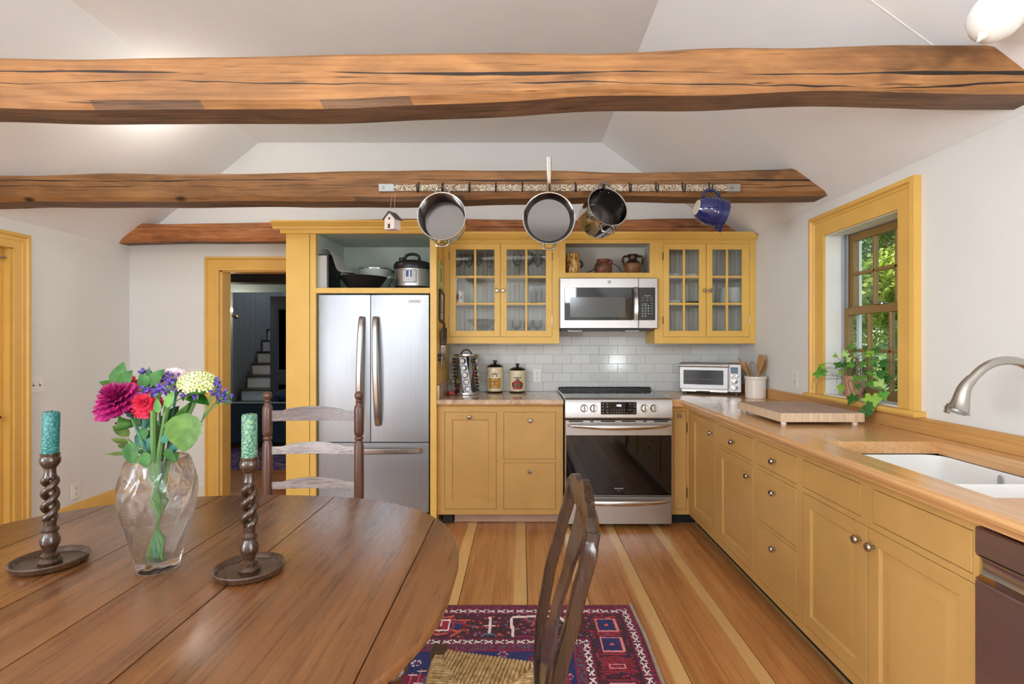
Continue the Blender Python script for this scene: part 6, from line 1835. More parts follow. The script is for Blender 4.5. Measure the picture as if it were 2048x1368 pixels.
for (x, y) in ((-1.17, .95), (-1.17, 1.62), (-.72, .95), (-.72, 1.62)): twistleg(x, y)
twistleg(-.304, 1.28, nm='gate_leg'); twistleg(-1.64, 1.47, nm='gate_leg')
def rail(p, q, z0, z1, w_=.012):
    p = Vector(p); q = Vector(q); dv_ = (q - p).normalized(); s_ = Vector((-dv_.y, dv_.x)) * w_
    m = MB(); c4 = [p + s_, q + s_, q - s_, p - s_]
    m.prism([(c.x, c.y) for c in c4], z0, z1, 'z'); part('rail', m, M['tablew'], root)
for z0, z1 in ((TZ - .145, TZ - .026), (.075, .12)):
    rail((-1.15, .95), (-.74, .95), z0, z1); rail((-1.15, 1.62), (-.74, 1.62), z0, z1); rail((-1.17, .97), (-1.17, 1.60), z0, z1); rail((-.72, .97), (-.72, 1.60), z0, z1)
    rail((-.72, 1.60), (-.315, 1.29), z0 + (.05 if z0 > .5 else 0), z1 - (.02 if z0 > .5 else 0)); rail((-1.17, .97), (-1.63, 1.46), z0 + (.05 if z0 > .5 else 0), z1 - (.02 if z0 > .5 else 0))

# ------------------------------------------------------------------ chairs
def rushseat(corners, z, n=30, r=.0042):
    """corners in order; cords run square to each rail up to the diagonals"""
    m = MB(); cs = [Vector((c[0], c[1], 0)) for c in corners]; ctr = sum(cs, Vector()) / 4
    for k in range(4):
        a, b = cs[k], cs[(k + 1) % 4]; e = b - a; L = e.length; inw = Vector((-e.y, e.x, 0)).normalized()
        if inw.dot(ctr - (a + b) / 2) < 0: inw = -inw
        depth = (ctr - (a + b) / 2).dot(inw); cnt = int(L / (r * 2.3))
        for i in range(cnt):
            t = (i + .5) / cnt
            ln = depth * (1 - abs(2 * t - 1)) * .99
            p = a + e * t
            jit = random.uniform(-.0008, .0008)
            pts = [p - inw * .004 + Vector((0, 0, z - .028)), p - inw * .012 + Vector((0, 0, z - .014)), p - inw * .004 + Vector((0, 0, z + jit)), p + inw * max(ln * .5, .004) + Vector((0, 0, z - .002 + jit)), p + inw * max(ln, .008) + Vector((0, 0, z - .006 + jit))]
            m.tube(pts, r * random.uniform(.9, 1.08), 5)
    return m
# ladder-back on the far side of the table
YC = 2.46
xl_, xr2 = PX(535, YC), PX(718, YC)
root = thing('ladderback_chair', 'worn dark ladder-back chair with turned finials behind the table', 'chair', ((xl_ + xr2) / 2, YC - .2, 0), world=True)
zt_ = PZ(782, YC)
POST = [(0, zt_), (.010, zt_ - .002), (.0185, zt_ - .012), (.021, zt_ - .022), (.0175, zt_ - .034), (.009, zt_ - .042), (.010, zt_ - .046), (.016, zt_ - .050), (.012, zt_ - .056), (.013, zt_ - .062), (.0205, zt_ - .072), (.0225, zt_ - .085), (.0225, zt_ - .19), (.021, zt_ - .205), (.015, zt_ - .212), (.019, zt_ - .217), (.0205, zt_ - .222), (.019, zt_ - .228), (.015, zt_ - .232), (.0195, zt_ - .246), (.0225, zt_ - .262), (.0225, .30), (.021, .06), (.017, .0108), (0, .0108)]
for x in (xl_, xr2): part('post', MB().lathe(POST, 20, T(x, YC, 0)), M['chair_a'], root)
for (yb0, yt0, rise, mt) in ((842, 822, .018, M['slat_a']), (908.5, 894, .019, M['slat_b']), (978, 965, .018, M['slat_b'])):
    z0, z1 = PZ(yb0, YC), PZ(yt0, YC); vs_ = []; n = 22
    for i in range(n + 1):
        t = i / n; x = xl_ + .012 + (xr2 - xl_ - .024) * t
        bowv = .016 * sin(pi * t); hump = max(0.0, sin(pi * min(1, max(0, (t - .14) / .72)))) ** .7
        zt2 = z1 + rise * 1.1 * hump + .002
        for (yy, z_) in ((YC + bowv - .005, z0), (YC + bowv + .005, z0), (YC + bowv + .005, zt2), (YC + bowv - .005, zt2)): vs_.append((x, yy, z_))
    fs = []
    for i in range(n):
        for k in range(4):
            k2 = (k + 1) % 4; fs.append((i * 4 + k, i * 4 + k2, i * 4 + 4 + k2, i * 4 + 4 + k))
    fs += [(0, 1, 2, 3), (n * 4 + 3, n * 4 + 2, n * 4 + 1, n * 4)]
    part('slat', MB().add(vs_, fs), mt, root, angle=40)
yf_ = YC - .37
for x in (xl_ - .03, xr2 + .03): part('front_leg', MB().lathe([(0, .0108), (.017, .0108), (.021, .08), (.0225, .2), (.0225, .44), (.018, .455), (0, .456)], 16, T(x, yf_, 0)), M['chair_a'], root)
o = part('rush_seat', rushseat([(xl_ - .02, yf_), (xr2 + .02, yf_), (xr2, YC - .01), (xl_, YC - .01)], .455, r=.006), M['rush'], root); o['kind'] = 'stuff'
for pq in ([(xl_ - .03, yf_, .435), (xr2 + .03, yf_, .435)], [(xl_, YC, .435), (xr2, YC, .435)], [(xl_ - .03, yf_, .435), (xl_, YC, .435)], [(xr2 + .03, yf_, .435), (xr2, YC, .435)]): part('seat_rail', MB().tube(pq, .013, 8), M['chair_a'], root)
for z_ in (.14, .26):
    part('stretcher', MB().tube([(xl_ - .03, yf_, z_), (xl_, YC, z_)], .010, 8), M['chair_a'], root); part('stretcher', MB().tube([(xr2 + .03, yf_, z_), (xr2, YC, z_)], .010, 8), M['chair_a'], root)
    part('stretcher', MB().tube([(xl_ - .03, yf_, z_ + .03), (xr2 + .03, yf_, z_ + .03)], .010, 8), M['chair_a'], root)
# splat-back chair at the right end of the table, seen edge-on
YN, YFr = 1.035, 1.425; YM_ = (YN + YFr) / 2
root = thing('splat_back_chair', 'dark mahogany splat-back chair with a rush seat at the right end of the table', 'chair', (-.1, YM_, 0), world=True)
def bxk(z): 
    k = [(0, .105), (.2, .07), (.43, .045), (.55, .052), (.68, .074), (.80, .105), (.90, .132), (1.0, .150)]
    for (z0, a), (z1, b) in zip(k[:-1], k[1:]):
        if z <= z1: 
            t = (z - z0) / (z1 - z0); t = t * t * (3 - 2 * t) * .4 + t * .6
            return a + (b - a) * t
    return k[-1][1]
def sq_(a, b): return [(-a, -b), (a, -b), (a, b), (-a, b)]
for yv, sg in ((YN, -1), (YFr, 1)):
    pts = [(bxk(z_), yv + sg * .014 * sin(pi * max(0, (z_ - .45) / .5)), z_) for z_ in [.0108 + i * .934 / 26 for i in range(27)]]
    part('stile', MB().sweep(pts, lambda t: [(.0165, -.011), (.0165, .011), (.008, .016), (-.008, .016), (-.0165, .011), (-.0165, -.011), (-.008, -.014), (.008, -.014)], up=(1, 0, 0)), M['chair_b'], root, angle=50)
vs_ = []; n = 36
for i in range(n + 1):
    t = i / n; yv = YN - .022 + (YFr - YN + .044) * t; q = abs(2 * t - 1)
    top = .955 + .028 * (1 - q ** 2) + .012 * cos(q * 9) * (1 - q) - (.030 * max(0, (q - .82) / .18) ** 2)
    bot = .895 + .022 * (1 - q) ** .5 - .01 * (q > .9)
    xo = bxk((top + bot) / 2) + .010 * (1 - q * q)
    for (dx, z_) in ((-.012, bot), (.012, bot), (.016, bot + (top - bot) * .6), (.008, top), (-.008, top), (-.013, bot + (top - bot) * .6)): vs_.append((xo + dx, yv, z_))
fs = []
for i in range(n):
    for k in range(6):
        k2 = (k + 1) % 6; fs.append((i * 6 + k, i * 6 + k2, i * 6 + 6 + k2, i * 6 + 6 + k))
fs += [tuple(range(6)), tuple(n * 6 + k for k in range(6))]
part('crest_rail', MB().add(vs_, fs), M['chair_b'], root, angle=50)
vs_ = []; n = 30
for i in range(n + 1):
    t = i / n; z_ = .455 + (.915 - .455) * t
    hw = .052 + .020 * sin(2 * pi * (t * 1.15 + .02)) + .016 * t
    xo = bxk(z_) + .010 * t
    for (dx, sg) in ((-.005, -1), (.005, -1), (.005, 1), (-.005, 1)): vs_.append((xo + dx, YM_ + sg * hw, z_))
fs = []
for i in range(n):
    for k in range(4):
        k2 = (k + 1) % 4; fs.append((i * 4 + k, i * 4 + k2, i * 4 + 4 + k2, i * 4 + 4 + k))
fs += [(0, 1, 2, 3), tuple(n * 4 + k for k in range(4))]
part('splat', MB().add(vs_, fs), M['chair_b'], root, angle=50)
part('splat_shoe', MB().box(bxk(.45) - .014, bxk(.45) + .014, YN, YFr, .425, .462, .003), M['chair_b'], root)
fX = -.235
sc4 = [(fX, YN - .055), (fX, YFr + .055), (.035, YFr - .01), (.035, YN + .01)]
o = part('rush_seat', rushseat(sc4, .447, r=.0046), M['rush'], root); o['kind'] = 'stuff'
part('seat_padding', MB().prism([(c[0] * .97, YM_ + (c[1] - YM_) * .97) for c in sc4], .418, .438, 'z'), M['rush'], root)
for yv in (YN - .055, YFr + .055):
    part('front_leg', MB().box(fX - .02, fX + .02, yv - .02, yv + .02, .385, .455, .003).lathe([(0, .0108), (.016, .0108), (.022, .03), (.014, .06), (.018, .1), (.020, .3), (.015, .35), (.02, .388)], 16, T(fX, yv, 0)), wood('aged_leg_block', C(54, 36, 24), C(78, 54, 38), C(100, 72, 52), 'z', 3, 20, .4), root)
    part('stretcher', MB().tube([(fX, yv, .2), (bxk(.2), YN if yv < YM_ else YFr, .2)], .010, 8), M['chair_b'], root)
part('stretcher', MB().tube([(fX, YN - .055, .25), (fX, YFr + .055, .25)], .010, 8), M['chair_b'], root)

# ------------------------------------------------------------------ candlesticks
cg = NT('teal_speckled_wax'); nn = cg.noise(cg.coord(), 210, 3); n2 = cg.noise(cg.coord((60, 60, 18)), 1, 2)
cg.set(Base_Color=cg.mix(cg.ramp(nn, [(.45, G0), (.62, G1)]), C(16, 92, 92), C(70, 138, 130)), Roughness=.4); cg.bump(nn, .6, .003)
cg2 = NT('green_speckled_wax'); nn = cg2.noise(cg2.coord(), 210, 3)
cg2.set(Base_Color=cg2.mix(cg2.ramp(nn, [(.42, G0), (.6, G1)]), C(24, 96, 90), C(130, 160, 116)), Roughness=.4); cg2.bump(nn, .6, .003)
def candlestick(p, rad, label, clabel, wax, seed, lean):
    t_ = thing('candlestick', label, 'candlestick', p, group='barley-twist candlesticks')
    part('drip_tray', MB().lathe([(0, 0), (rad - .014, 0), (rad - .004, .006), (rad, .018), (rad - .002, .021), (rad - .006, .019), (rad - .012, .010), (.03, .007), (0, .007)], 44), M['candlew'], t_)
    part('foot', MB().lathe([(.024, .006), (.026, .012), (.017, .020), (.020, .024), (.020, .028), (.012, .034), (.0135, .040), (.0205, .055), (.0215, .066), (.018, .078), (.0145, .086), (.0185, .089), (.0195, .094), (.016, .098), (.0125, .103), (.0145, .118), (0, .118)], 28), M['candlew'], t_)
    m = MB()
    for k in range(2):
        pts = []; rr2 = []
        for i in range(49):
            t = i / 48; a = k * pi + t * 2 * pi * 1.75 + seed; e = min(1, min(t, 1 - t) * 9)
            pts.append((.0120 * e * cos(a), .0120 * e * sin(a), .112 + .122 * t)); rr2.append(.0085)
        m.tube(pts, rr2, 12)
    part('twist_stem', m, M['candlew'], t_, angle=60)
    part('cup', MB().lathe([(.0145, .230), (.0125, .240), (.0125, .252), (.0155, .256), (.0215, .266), (.0225, .276), (.0195, .284), (.0205, .287), (.0205, .291), (.017, .292), (0, .290)], 28), M['candlew'], t_)
    c = thing('candle', clabel, 'candle', Vector(p) + Vector((0, 0, .2905)), group='speckled teal candles')
    c.rotation_euler = (0, lean, 0)
    part('wax', MB().lathe([(0, 0), (.0175, 0), (.0182, .004), (.0182, .102), (.0165, .108), (.012, .109), (.004, .105), (0, .104)], 28), wax, c)
    part('wick', MB().tube([(0, 0, .103), (.001, 0, .112)], .0012, 6), M['slot'], c)
candlestick((-1.226, 1.359, TZ), .083, 'dark turned candlestick with open twisted stem at the left side of the table', 'teal speckled candle leaning in the left candlestick', cg.m, .3, .03)
candlestick((-.683, 1.312, TZ), .083, 'dark turned candlestick with twisted stem right of the flower vase', 'green-flecked teal candle in the candlestick right of the vase', cg2.m, 1.5, .0)

# ------------------------------------------------------------------ vase and flowers
VX, VY = -.928, 1.335
vp = Vector((VX, VY, TZ))
root = thing('glass_vase', 'heavy cut crystal vase with swirling flutes holding the bouquet', 'vase', vp)
VP = [(.040, .0), (.047, .004), (.050, .02), (.058, .06), (.071, .11), (.083, .155), (.089, .19), (.087, .22), (.080, .25), (.071, .278), (.066, .286)]
IP = [(.0625, .286), (.066, .274), (.074, .25), (.0805, .22), (.082, .19), (.0765, .155), (.0645, .11), (.051, .06), (.041, .03), (.0, .024)]
n = 120; vs_ = []; rings = []
def dense(P, n):
    out = []
    for (a, b), (c, d) in zip(P[:-1], P[1:]):
        for k in range(n): out.append((a + (c - a) * k / n, b + (d - b) * k / n))
    return out + [P[-1]]
VP = dense(VP, 4)
prof = [(0.0, .0)] + VP + IP
for k, (r, z_) in enumerate(prof):
    ids = []
    if r == 0: rings.append([len(vs_)]); vs_.append((0, 0, z_)); continue
    outer = k <= len(VP)
    for i in range(n):
        a = 2 * pi * i / n
        fl = (1 - .062 * (1 - abs(sin(5 * (a - z_ * 6.5)))) ** 1.5 * min(1, max(0, (.268 - z_) / .04)) * min(1, max(0, (z_ - .012) / .02))) if outer else 1
        ids.append(len(vs_)); vs_.append((r * fl * cos(a), r * fl * sin(a), z_))
    rings.append(ids)
fs = []
for a, b in zip(rings[:-1], rings[1:]):
    for i in range(n):
        j = (i + 1) % n
        if len(a) == 1: fs.append((a[0], b[j], b[i]))
        elif len(b) == 1: fs.append((a[i], a[j], b[0]))
        else: fs.append((a[i], a[j], b[j], b[i]))
part('body', MB().add(vs_, fs), M['crystal'], root, angle=60)
part('water', MB().lathe([(0, .0245), (.040, .0305), (.0505, .06), (.064, .11), (.0705, .134), (0, .134)], 40), M['water'], root)
def leafmat(name, a, b): 
    g = NT(name); nn = g.noise(g.coord(), 40, 3)
    g.set(Base_Color=g.ramp(nn, [(.35, a), (.65, b)]), Roughness=.5); g.b.inputs['Specular IOR Level'].default_value = .25; return g.m
LM = [leafmat('deep_green_leaf', C(30, 74, 22), C(58, 108, 34)), leafmat('blue_green_leaf', C(38, 96, 84), C(70, 128, 108)), leafmat('mid_green_leaf', C(62, 112, 46), C(98, 142, 62)), leafmat('olive_leaf', C(70, 88, 40), C(100, 116, 56))]
stemm = plain('green_stem', C(88, 124, 66), .45)
def leaf(mb, base, tip, width, nrm=None, bend=.12, serr=0):
    """pointed oval leaf with a folded midrib"""
    base = Vector(base); tip = Vector(tip); d = tip - base; L = d.length; d.normalize()
    nrm = Vector(nrm) if nrm else Vector((0, -1, .35))
    s_ = d.cross(nrm); s_ = s_.normalized() if s_.length > 1e-4 else Vector((1, 0, 0)); nn = s_.cross(d).normalized()
    n = 10; vs_ = []
    for i in range(n + 1):
        t = i / n; w_ = width * (sin(pi * t ** .72)) ** .85 if 0 < t < 1 else .0006
        c = base + d * (L * t) + nn * (-bend * L * t * t)
        sr = 1 + (serr * (1 if i % 2 else -1))
        vs_ += [c - s_ * w_ * sr + nn * w_ * .22, c, c + s_ * w_ * sr + nn * w_ * .22]
    fs = []
    for i in range(n):
        a = i * 3; fs += [(a, a + 1, a + 4, a + 3), (a + 1, a + 2, a + 5, a + 4)]
    mb.add(vs_, fs)
VYp = VY
def vpx(x, y, dy=0.0): 
    Y = VYp + dy
    return PT(x, y, Y)
rim = vp + Vector((0, 0, .286))
def stem_to(p, w_=.0028, k=0):
    p = Vector(p); a = Vector((VX + (p.x - VX) * -.18, VY + (p.y - VY) * -.2, TZ + .03)); b = Vector((VX + max(-.045, min(.045, (p.x - VX) * .32)), VY + max(-.045, min(.045, (p.y - VY) * .5)), TZ + .29))
    return MB().tube(smoothpath([a, (a + b) / 2, b, (b * .45 + p * .55), p], 5), w_, 7)
def flower(name, label, cat, p, group='bouquet flowers'):
    return thing(name, label, cat, (0, 0, 0), group=group)
def mkthing(name, label, cat, p, group='bouquet in the crystal vase'):
    t_ = thing(name, label, cat, vp + Vector((0, 0, .03)), group=group, world=True); return t_
def ruffle(c, rad, height, axis, layers, seed):
    rnd = random.Random(seed); m = MB(); A = axis_M(c, axis)
    for l in range(layers):
        f = l / max(1, layers - 1); npet = 10 - int(5 * f)
        for k in range(npet):
            a0 = 2 * pi * (k + rnd.random() * .5) / npet + l * .4; wd = 2 * pi / npet * 1.7
            tiltv = .15 + 1.15 * f; R0 = rad * (1 - .42 * f); nn = 10; vs_ = []
            for i in range(4):
                t = i / 3
                for j in range(nn + 1):
                    u_ = j / nn - .5; aa = a0 + u_ * wd * (.35 + .65 * t)
                    ruf = sin(j * 2.4 + k * 1.7 + l) * .13 * t * t + rnd.uniform(-.05, .05) * t
                    rr2 = R0 * t * cos(tiltv) * (1 + ruf * .6) + .002; z_ = height * (.15 + .5 * f) + R0 * t * sin(tiltv) * .75 + ruf * rad * .7 - (rad * .25 * t * t * (1 - f))
                    vs_.append(A @ Vector((rr2 * cos(aa), rr2 * sin(aa), z_)))
            fs = []
            for i in range(3):
                for j in range(nn):
                    q = i * (nn + 1) + j; fs.append((q, q + 1, q + nn + 2, q + nn + 1))
            m.add(vs_, fs)
    return m
def petalmat(name, a, b):
    g = NT(name); nn = g.noise(g.coord(), 60, 3); g.set(Base_Color=g.ramp(nn, [(.35, a), (.65, b)]), Roughness=.6); return g.m
mag = petalmat('magenta_petals', C(134, 0, 84), C(186, 20, 110)); redp = petalmat('crimson_petals', C(176, 16, 50), C(222, 40, 74)); pnk = petalmat('hot_pink_petals', C(206, 30, 90), C(236, 80, 120)); hyd = petalmat('pale_hydrangea', C(196, 204, 128), C(228, 228, 178)); pur = petalmat('purple_statice', C(74, 52, 140), C(110, 84, 170)); blush = petalmat('blush_petals', C(226, 190, 196), C(240, 216, 216))
def carnation(label, px_, py_, dy, rad, ht, axis, mat, layers, seed):
    p = vpx(px_, py_, dy); t_ = mkthing('carnation', label, 'flower', p); ax = Vector(axis).normalized()
    part('bloom', ruffle(p - ax * ht * .45, rad, ht, ax, layers, seed), mat, t_, fixn=False, angle=80)
    q = p - ax * ht * .55
    part('calyx', MB().lathe([(.004, -.026), (.010, -.018), (.013, -.004), (.018, .010)], 12, axis_M(q, ax)), LM[2], t_)
    part('stem', stem_to(q - ax * .025, .003), LM[1] if seed % 2 else stemm, t_)
carnation('large magenta carnation at the left of the bouquet', 233, 795, -.05, .060, .050, (-.30, -.50, .82), mag, 7, 1)
carnation('crimson carnation below the centre of the bouquet', 287, 806, -.06, .034, .034, (.15, -.9, .35), redp, 5, 2)
carnation('small hot pink carnation above the magenta one', 262, 778, -.02, .024, .030, (0, -.6, .8), pnk, 4, 3)
carnation('red carnation half hidden behind the tall green leaves', 250, 762, .04, .030, .034, (-.1, -.4, .9), redp, 4, 4)
carnation('pale blush carnation with pink edges at the top of the bouquet', 343, 752, .02, .032, .030, (.1, -.7, .7), blush, 4, 5)
carnation('tiny magenta bud on the left side of the bouquet', 238, 847, .0, .011, .016, (-.8, -.4, .1), mag, 3, 7)
# hydrangea
p = vpx(396, 769, .0); t_ = mkthing('hydrangea', 'pale green hydrangea head at the right of the bouquet', 'flower', p)
m = MB(); rnd = random.Random(9)
for k in range(150):
    z_ = 1 - 1.35 * (k + .5) / 150; a = k * 2.39996; rr2 = sqrt(max(0, 1 - z_ * z_))
    dv_ = Vector((rr2 * cos(a), rr2 * sin(a), z_ * .72)); c = p + Vector((dv_.x * .043, dv_.y * .043, dv_.z * .040))
    A = axis_M(c, dv_) @ Matrix.Rotation(rnd.random() * 3, 4, 'Z')
    for q in range(4):
        b = q * pi / 2; s_ = .0078
        m.add([A @ Vector(v_) for v_ in ((0, 0, 0), (s_ * cos(b - .5), s_ * sin(b - .5), .003), (s_ * 1.15 * cos(b), s_ * 1.15 * sin(b), .004), (s_ * cos(b + .5), s_ * sin(b + .5), .003))], [(0, 1, 2, 3)])
part('florets', m, hyd, t_, smooth=False, fixn=False)
part('heart', MB().lathe([(0, -.03), (.023, -.022), (.036, 0), (.027, .018), (0, .028)], 18, T(*p)), LM[2], t_)
part('stem', stem_to(p + Vector((0, 0, -.026)), .0045), stemm, t_)
m = MB(); leaf(m, vpx(374, 826, -.07), vpx(366, 905, -.085), .046, (0, -1, .1), .05, .05)
part('leaf', m, leafmat('hydrangea_leaf', C(62, 96, 32), C(90, 122, 46)), t_, fixn=False, angle=60)
m = MB(); leaf(m, vpx(372, 790, .0), vpx(418, 806, -.01), .022, (0, -.4, 1), .1)
part('leaf', m, LM[0], t_, fixn=False, angle=60)
# statice sprigs
def statice(label, tips, joint, seed):
    t_ = mkthing('statice_sprig', label, 'flower', None); rnd = random.Random(seed); J = vpx(*joint)
    m = stem_to(J, .0026); fl_ = MB(); gr_ = MB()
    for (x, y, dy) in tips:
        p = vpx(x, y, dy); mid = (J + p) / 2 + Vector((0, 0, .008))
        m.tube(smoothpath([J, mid, p], 4), .0013, 5)
        for k in range(9):
            c = p + Vector((rnd.gauss(0, .009), rnd.gauss(0, .008), rnd.gauss(0, .006))); s_ = rnd.uniform(.0035, .006)
            A = axis_M(c, (rnd.gauss(0, .5), rnd.gauss(-.5, .5), 1))
            fl_.lathe([(0, -s_), (s_ * .5, -s_ * .2), (s_, s_ * .8), (s_ * .4, s_ * .5), (0, s_ * .3)], 6, A)
            if k % 2: gr_.lathe([(0, -s_ * 2.4), (s_ * .8, -s_), (s_ * .4, 0), (0, 0)], 5, A)
    part('stem', m, stemm, t_); part('florets', fl_, pur, t_); part('calyxes', gr_, LM[2], t_)
statice('purple statice sprig spreading over the middle of the bouquet', [(290, 783, -.04), (302, 783, -.05), (314, 786, -.05), (327, 780, -.05), (318, 777, -.04), (336, 768, -.04)], (312, 815, -.045), 1)
statice('purple statice sprig at the upper right centre of the bouquet', [(331, 752, 0), (345, 760, -.01), (352, 772, -.02), (368, 770, 0), (359, 783, -.02), (382, 790, -.02)], (334, 820, -.02), 2)
statice('purple statice sprig fanning out at the far right of the bouquet', [(434, 762, 0), (434, 775, 0), (434, 787, 0), (447, 790, 0), (451, 800, 0), (442, 799, .01)], (404, 842, .0), 3)
statice('small blue-violet statice tuft below the magenta carnation', [(256, 826, -.04), (262, 812, -.04), (263, 806, -.03), (288, 746, .04)], (272, 860, -.02), 4)
# leafy stems
def foliage(label, top, leaves, mat, w_=.003):
    t_ = mkthing('leafy_stem', label, 'foliage', None)
    part('stem', stem_to(vpx(*top), w_), stemm, t_)
    for (a, b, wd, nr) in leaves:
        m = MB(); leaf(m, vpx(*a), vpx(*b), wd, nr, .10); part('leaf', m, mat, t_, fixn=False, angle=60)
foliage('tall stem with broad dark green leaves at the top left of the bouquet', (240, 775, .0), [((236, 775, 0), (243, 724, 0), .024, (0, -1, .2)), ((242, 772, -.01), (262, 741, -.01), .018, (.2, -1, .3)), ((228, 772, 0), (198, 761, 0), .013, (0, -.5, 1))], LM[0])
foliage('stem with pointed green leaves at the top centre of the bouquet', (300, 780, .0), [((298, 775, 0), (296, 734, 0), .010, (0, -1, .2)), ((296, 772, -.02), (278, 748, -.02), .016, (0, -1, .3)), ((300, 770, -.02), (327, 738, -.02), .017, (0, -1, .4)), ((294, 776, 0), (276, 768, 0), .012, (0, -.8, .6))], LM[0])
foliage('stem with slim leaves pointing left out of the bouquet', (256, 880, .0), [((242, 834, 0), (187, 831, 0), .012, (0, -.5, 1)), ((258, 872, 0), (224, 850, 0), .013, (0, -.7, .8)), ((256, 888, 0), (221, 875, 0), .010, (0, -.6, 1)), ((252, 896, 0), (235, 889, 0), .007, (0, -.6, 1)), ((254, 909, .0), (208, 905, 0), .008, (0, -.5, 1))], LM[3])
foliage('stem with broad drooping leaves low at the vase rim', (270, 900, -.04), [((262, 885, -.05), (264, 932, -.06), .020, (0, -1, .1)), ((290, 905, -.06), (291, 936, -.07), .017, (0, -1, .1)), ((322, 872, -.02), (352, 855, -.02), .016, (0, -.8, .6)), ((300, 870, 0), (272, 868, 0), .014, (0, -.7, .7))], LM[0])
foliage('blue-green leafy stem in the middle of the bouquet', (318, 850, -.03), [((322, 880, -.04), (350, 868, -.05), .014, (0, -.9, .5)), ((275, 842, -.02), (262, 815, -.02), .012, (0, -1, .2)), ((285, 850, 0), (306, 838, 0), .016, (0, -1, .3)), ((340, 905, -.02), (362, 880, -.02), .012, (0, -1, .3))], LM[1], .004)
foliage('thick pale green stem rising through the centre of the bouquet', (336, 800, -.05), [((333, 815, -.06), (346, 782, -.06), .012, (0, -1, .1)), ((318, 826, -.06), (312, 796, -.06), .010, (0, -1, .1)), ((350, 850, -.01), (374, 808, -.01), .012, (0, -1, .2))], LM[2], .0065)
foliage('second thick green stem leaning left of centre', (306, 820, -.06), [((300, 862, -.02), (318, 842, -.03), .013, (0, -1, .3)), ((296, 858, -.02), (276, 880, -.02), .013, (0, -1, .2)), ((330, 900, -.03), (350, 920, -.04), .011, (0, -1, .3))], LM[0], .0065)
foliage('leafy green stem on the right side of the bouquet', (366, 840, .02), [((372, 830, .02), (386, 800, .02), .012, (0, -1, .2)), ((352, 870, .02), (340, 845, .02), .014, (0, -1, .2)), ((344, 925, -.02), (356, 905, -.02), .012, (0, -1, .2)), ((372, 900, .0), (392, 880, .0), .006, (0, -1, .3))], LM[2], .004)

foliage('dark leafy stem filling the back of the bouquet', (318, 790, .05), [((300, 830, .04), (282, 806, .04), .016, (0, -1, .2)), ((310, 822, .05), (326, 800, .05), .015, (0, -1, .3)), ((338, 838, .04), (356, 812, .04), .014, (0, -1, .2)), ((292, 848, .05), (268, 836, .05), .014, (0, -1, .2)), ((322, 846, .05), (342, 832, .05), .014, (0, -1, .1)), ((306, 800, .06), (306, 768, .06), .015, (0, -1, .2))], LM[0])
foliage('dark leafy stem low at the back of the vase rim', (330, 868, .05), [((300, 906, .03), (282, 884, .03), .016, (0, -1, .2)), ((318, 902, .04), (306, 872, .04), .014, (0, -1, .2)), ((336, 912, .03), (352, 884, .03), .014, (0, -1, .2)), ((322, 884, .04), (340, 862, .04), .014, (0, -1, .2)), ((290, 890, .03), (268, 872, .03), .013, (0, -1, .2))], LM[0])
foliage('upright blue-green stem left of centre in the bouquet', (285, 850, .02), [((280, 905, .02), (272, 860, .02), .008, (0, -1, .2)), ((288, 890, .0), (284, 840, .0), .008, (0, -1, .2)), ((300, 910, -.02), (296, 866, -.02), .008, (0, -1, .2))], LM[1], .004)
# ------------------------------------------------------------------ ivy in a basket pot on the window stool
ip = Vector((1.866, 2.93, WZ0 + .0065))
root = thing('ivy_plant', 'trailing ivy in a woven basket pot on the window stool', 'plant', ip, world=True)
wm = NT('woven_basket'); bk = wm.n('TexBrick'); wm.l(wm.coord((60, 60, 60)), bk.inputs['Vector']); bk.inputs['Scale'].default_value = 1.0
bk.inputs['Color1'].default_value = C(176, 128, 92); bk.inputs['Color2'].default_value = C(206, 166, 130); bk.inputs['Mortar'].default_value = C(120, 78, 54)
wm.set(Base_Color=bk.outputs[0], Roughness=.75); wm.bump(bk.outputs[1], -.6, .004)
prof = [(0, .004), (.040, .004)] + [(.042 + .014 * i / 14 + (.0012 if i % 2 else -.0008), .006 + .112 * i / 14) for i in range(15)] + [(.053, .118), (.050, .10), (0, .10)]
part('basket_pot', MB().lathe(prof, 30, T(*ip)), wm.m, root)
part('saucer', MB().lathe([(0, 0), (.050, 0), (.055, .010), (.051, .012), (.046, .004), (0, .0035)], 28, T(*ip)), plain('tan_saucer', C(190, 132, 84), .4), root)
part('soil', MB().lathe([(0, .104), (.051, .102)], 20, T(*ip)), plain('soil', C(50, 38, 28), .9), root)
part('basket_handle', MB().tube([ip + Vector(v_) for v_ in smoothpath([(0, .054, .105), (0, .052, .17), (0, .02, .215), (0, -.02, .215), (0, -.052, .17), (0, -.054, .105)], 4)], .0042, 7), plain('cane', C(150, 110, 70), .6), root)
IVY = [(0, -.10), (.14, -.30), (.34, -.28), (.36, -.05), (.62, .04), (.42, .22), (.24, .34), (.12, .56), (0, .86), (-.12, .56), (-.24, .34), (-.42, .22), (-.62, .04), (-.36, -.05), (-.34, -.28), (-.14, -.30)]
im = [leafmat('ivy_leaf_backlit', C(112, 164, 40), C(150, 192, 70)), leafmat('ivy_leaf_mid', C(64, 130, 36), C(96, 156, 56)), leafmat('ivy_leaf_dark', C(36, 88, 28), C(62, 116, 42)), leafmat('ivy_leaf_pale', C(136, 184, 100), C(180, 206, 120))]  # first, brightest green stands in for backlight through the leaves
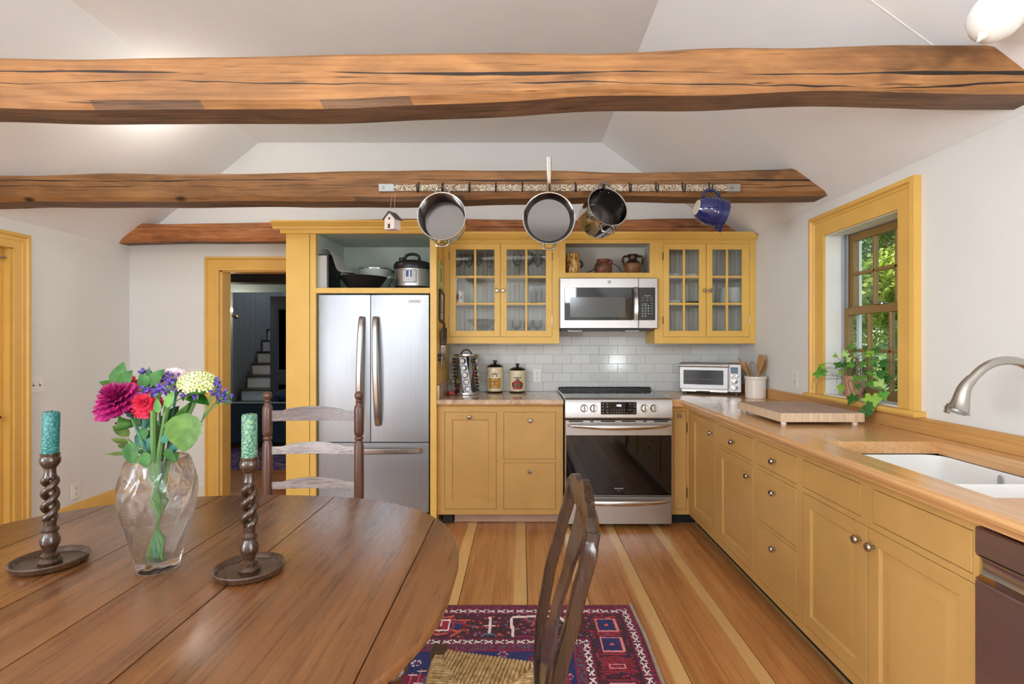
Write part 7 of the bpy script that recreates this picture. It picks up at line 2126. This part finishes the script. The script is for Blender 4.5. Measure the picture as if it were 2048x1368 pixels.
ivl = [(150, 510, 190, 1, 100), (175, 400, 95, 0, 60), (380, 250, 90, 3, 80), (440, 380, 115, 2, 150), (600, 110, 105, 1, 100), (550, 200, 125, 3, 200), (545, 380, 145, 1, 180), (690, 150, 75, 2, 200), (830, 130, 85, 2, 60), (1025, 145, 115, 2, 180), (915, 220, 130, 0, 120), (960, 300, 115, 1, 260), (1000, 370, 85, 2, 200), (810, 375, 125, 1, 150), (640, 370, 115, 1, 210), (1100, 340, 125, 2, 270), (935, 500, 115, 1, 170), (1055, 510, 135, 2, 30), (1165, 570, 150, 2, 280), (700, 565, 120, 1, 230), (820, 565, 105, 1, 200), (920, 650, 125, 1, 290), (1035, 640, 160, 3, 320), (490, 700, 165, 0, 260), (650, 865, 200, 2, 265), (940, 880, 245, 0, 275), (1115, 810, 155, 1, 300), (915, 1000, 150, 2, 200), (850, 1080, 165, 2, 265), (735, 705, 110, 1, 160), (570, 300, 95, 3, 40), (480, 480, 100, 0, 230)]
rnd = random.Random(4); vines = MB()
top = ip + Vector((0, 0, .105))
shapes = []
for k in range(3):
    vs_ = [(0, .12, .03)]
    for (a, b) in IVY:
        vs_.append((a * (1 + .1 * rnd.uniform(-1, 1)), b * (1 + .1 * rnd.uniform(-1, 1)), -.10 * abs(a) - .12 * max(0, b) ** 2 + .02 * rnd.uniform(-1, 1)))
    fs = [(0, i, i % len(IVY) + 1) for i in range(1, len(IVY) + 1)]
    shapes.append((vs_, fs))
lmesh = {}
for i, (zx, zy, size, mi, angd) in enumerate(ivl):
    x = 1620 + zx / 7.6; y = 680 + zy / 7.6
    low = zy > 780
    Xp = 1.742 - .015 * rnd.random() if (low or zx < 260) else 1.80 + rnd.uniform(-.03, .04)
    Y = Xp * F / (x - CX); z_ = PZ(y, Y); p = Vector((Xp, Y, z_))
    s_ = size / 7.6 * Y / F * 1.02
    key = (i % 3, mi)
    if key not in lmesh: lmesh[key] = MB().add(*shapes[i % 3]).mesh('leaf', im[mi], True, 80, False)
    o = link('leaf', lmesh[key], root)
    nrm = Vector((-.80, -.48, .28)) + Vector((rnd.uniform(-.25, .25), rnd.uniform(-.25, .25), rnd.uniform(-.2, .3)))
    A = Vector(nrm).to_track_quat('Z', 'Y').to_matrix().to_4x4() @ Matrix.Rotation(R(angd - 90 + rnd.uniform(-10, 10)), 4, 'Z')
    o.matrix_basis = Matrix.Translation(p) @ A @ Matrix.Scale(s_, 4)
    e = A @ Vector((0, -.1 * s_, 0))
    q = p + e; mid = (top + q) / 2 + Vector((-.03, 0, .05 if not low else .02))
    vines.tube(smoothpath([top + Vector((rnd.uniform(-.02, .02), rnd.uniform(-.02, .02), 0)), mid, q + Vector((-.004, 0, .008)), q], 5), .0014, 5)
for (zx, zy) in ((60, 640), (30, 760), (100, 800), (400, 660)):
    x = 1620 + zx / 7.6; y = 680 + zy / 7.6; Xp = 1.735; Y = Xp * F / (x - CX); q = PT(x, y, Y)
    vines.tube(smoothpath([top, (top + q) / 2 + Vector((-.06, .02, .03)), q + Vector((0, -.01, .05)), q], 5), .0011, 5)
part('vines', vines, plain('vine', C(110, 104, 72), .6), root)
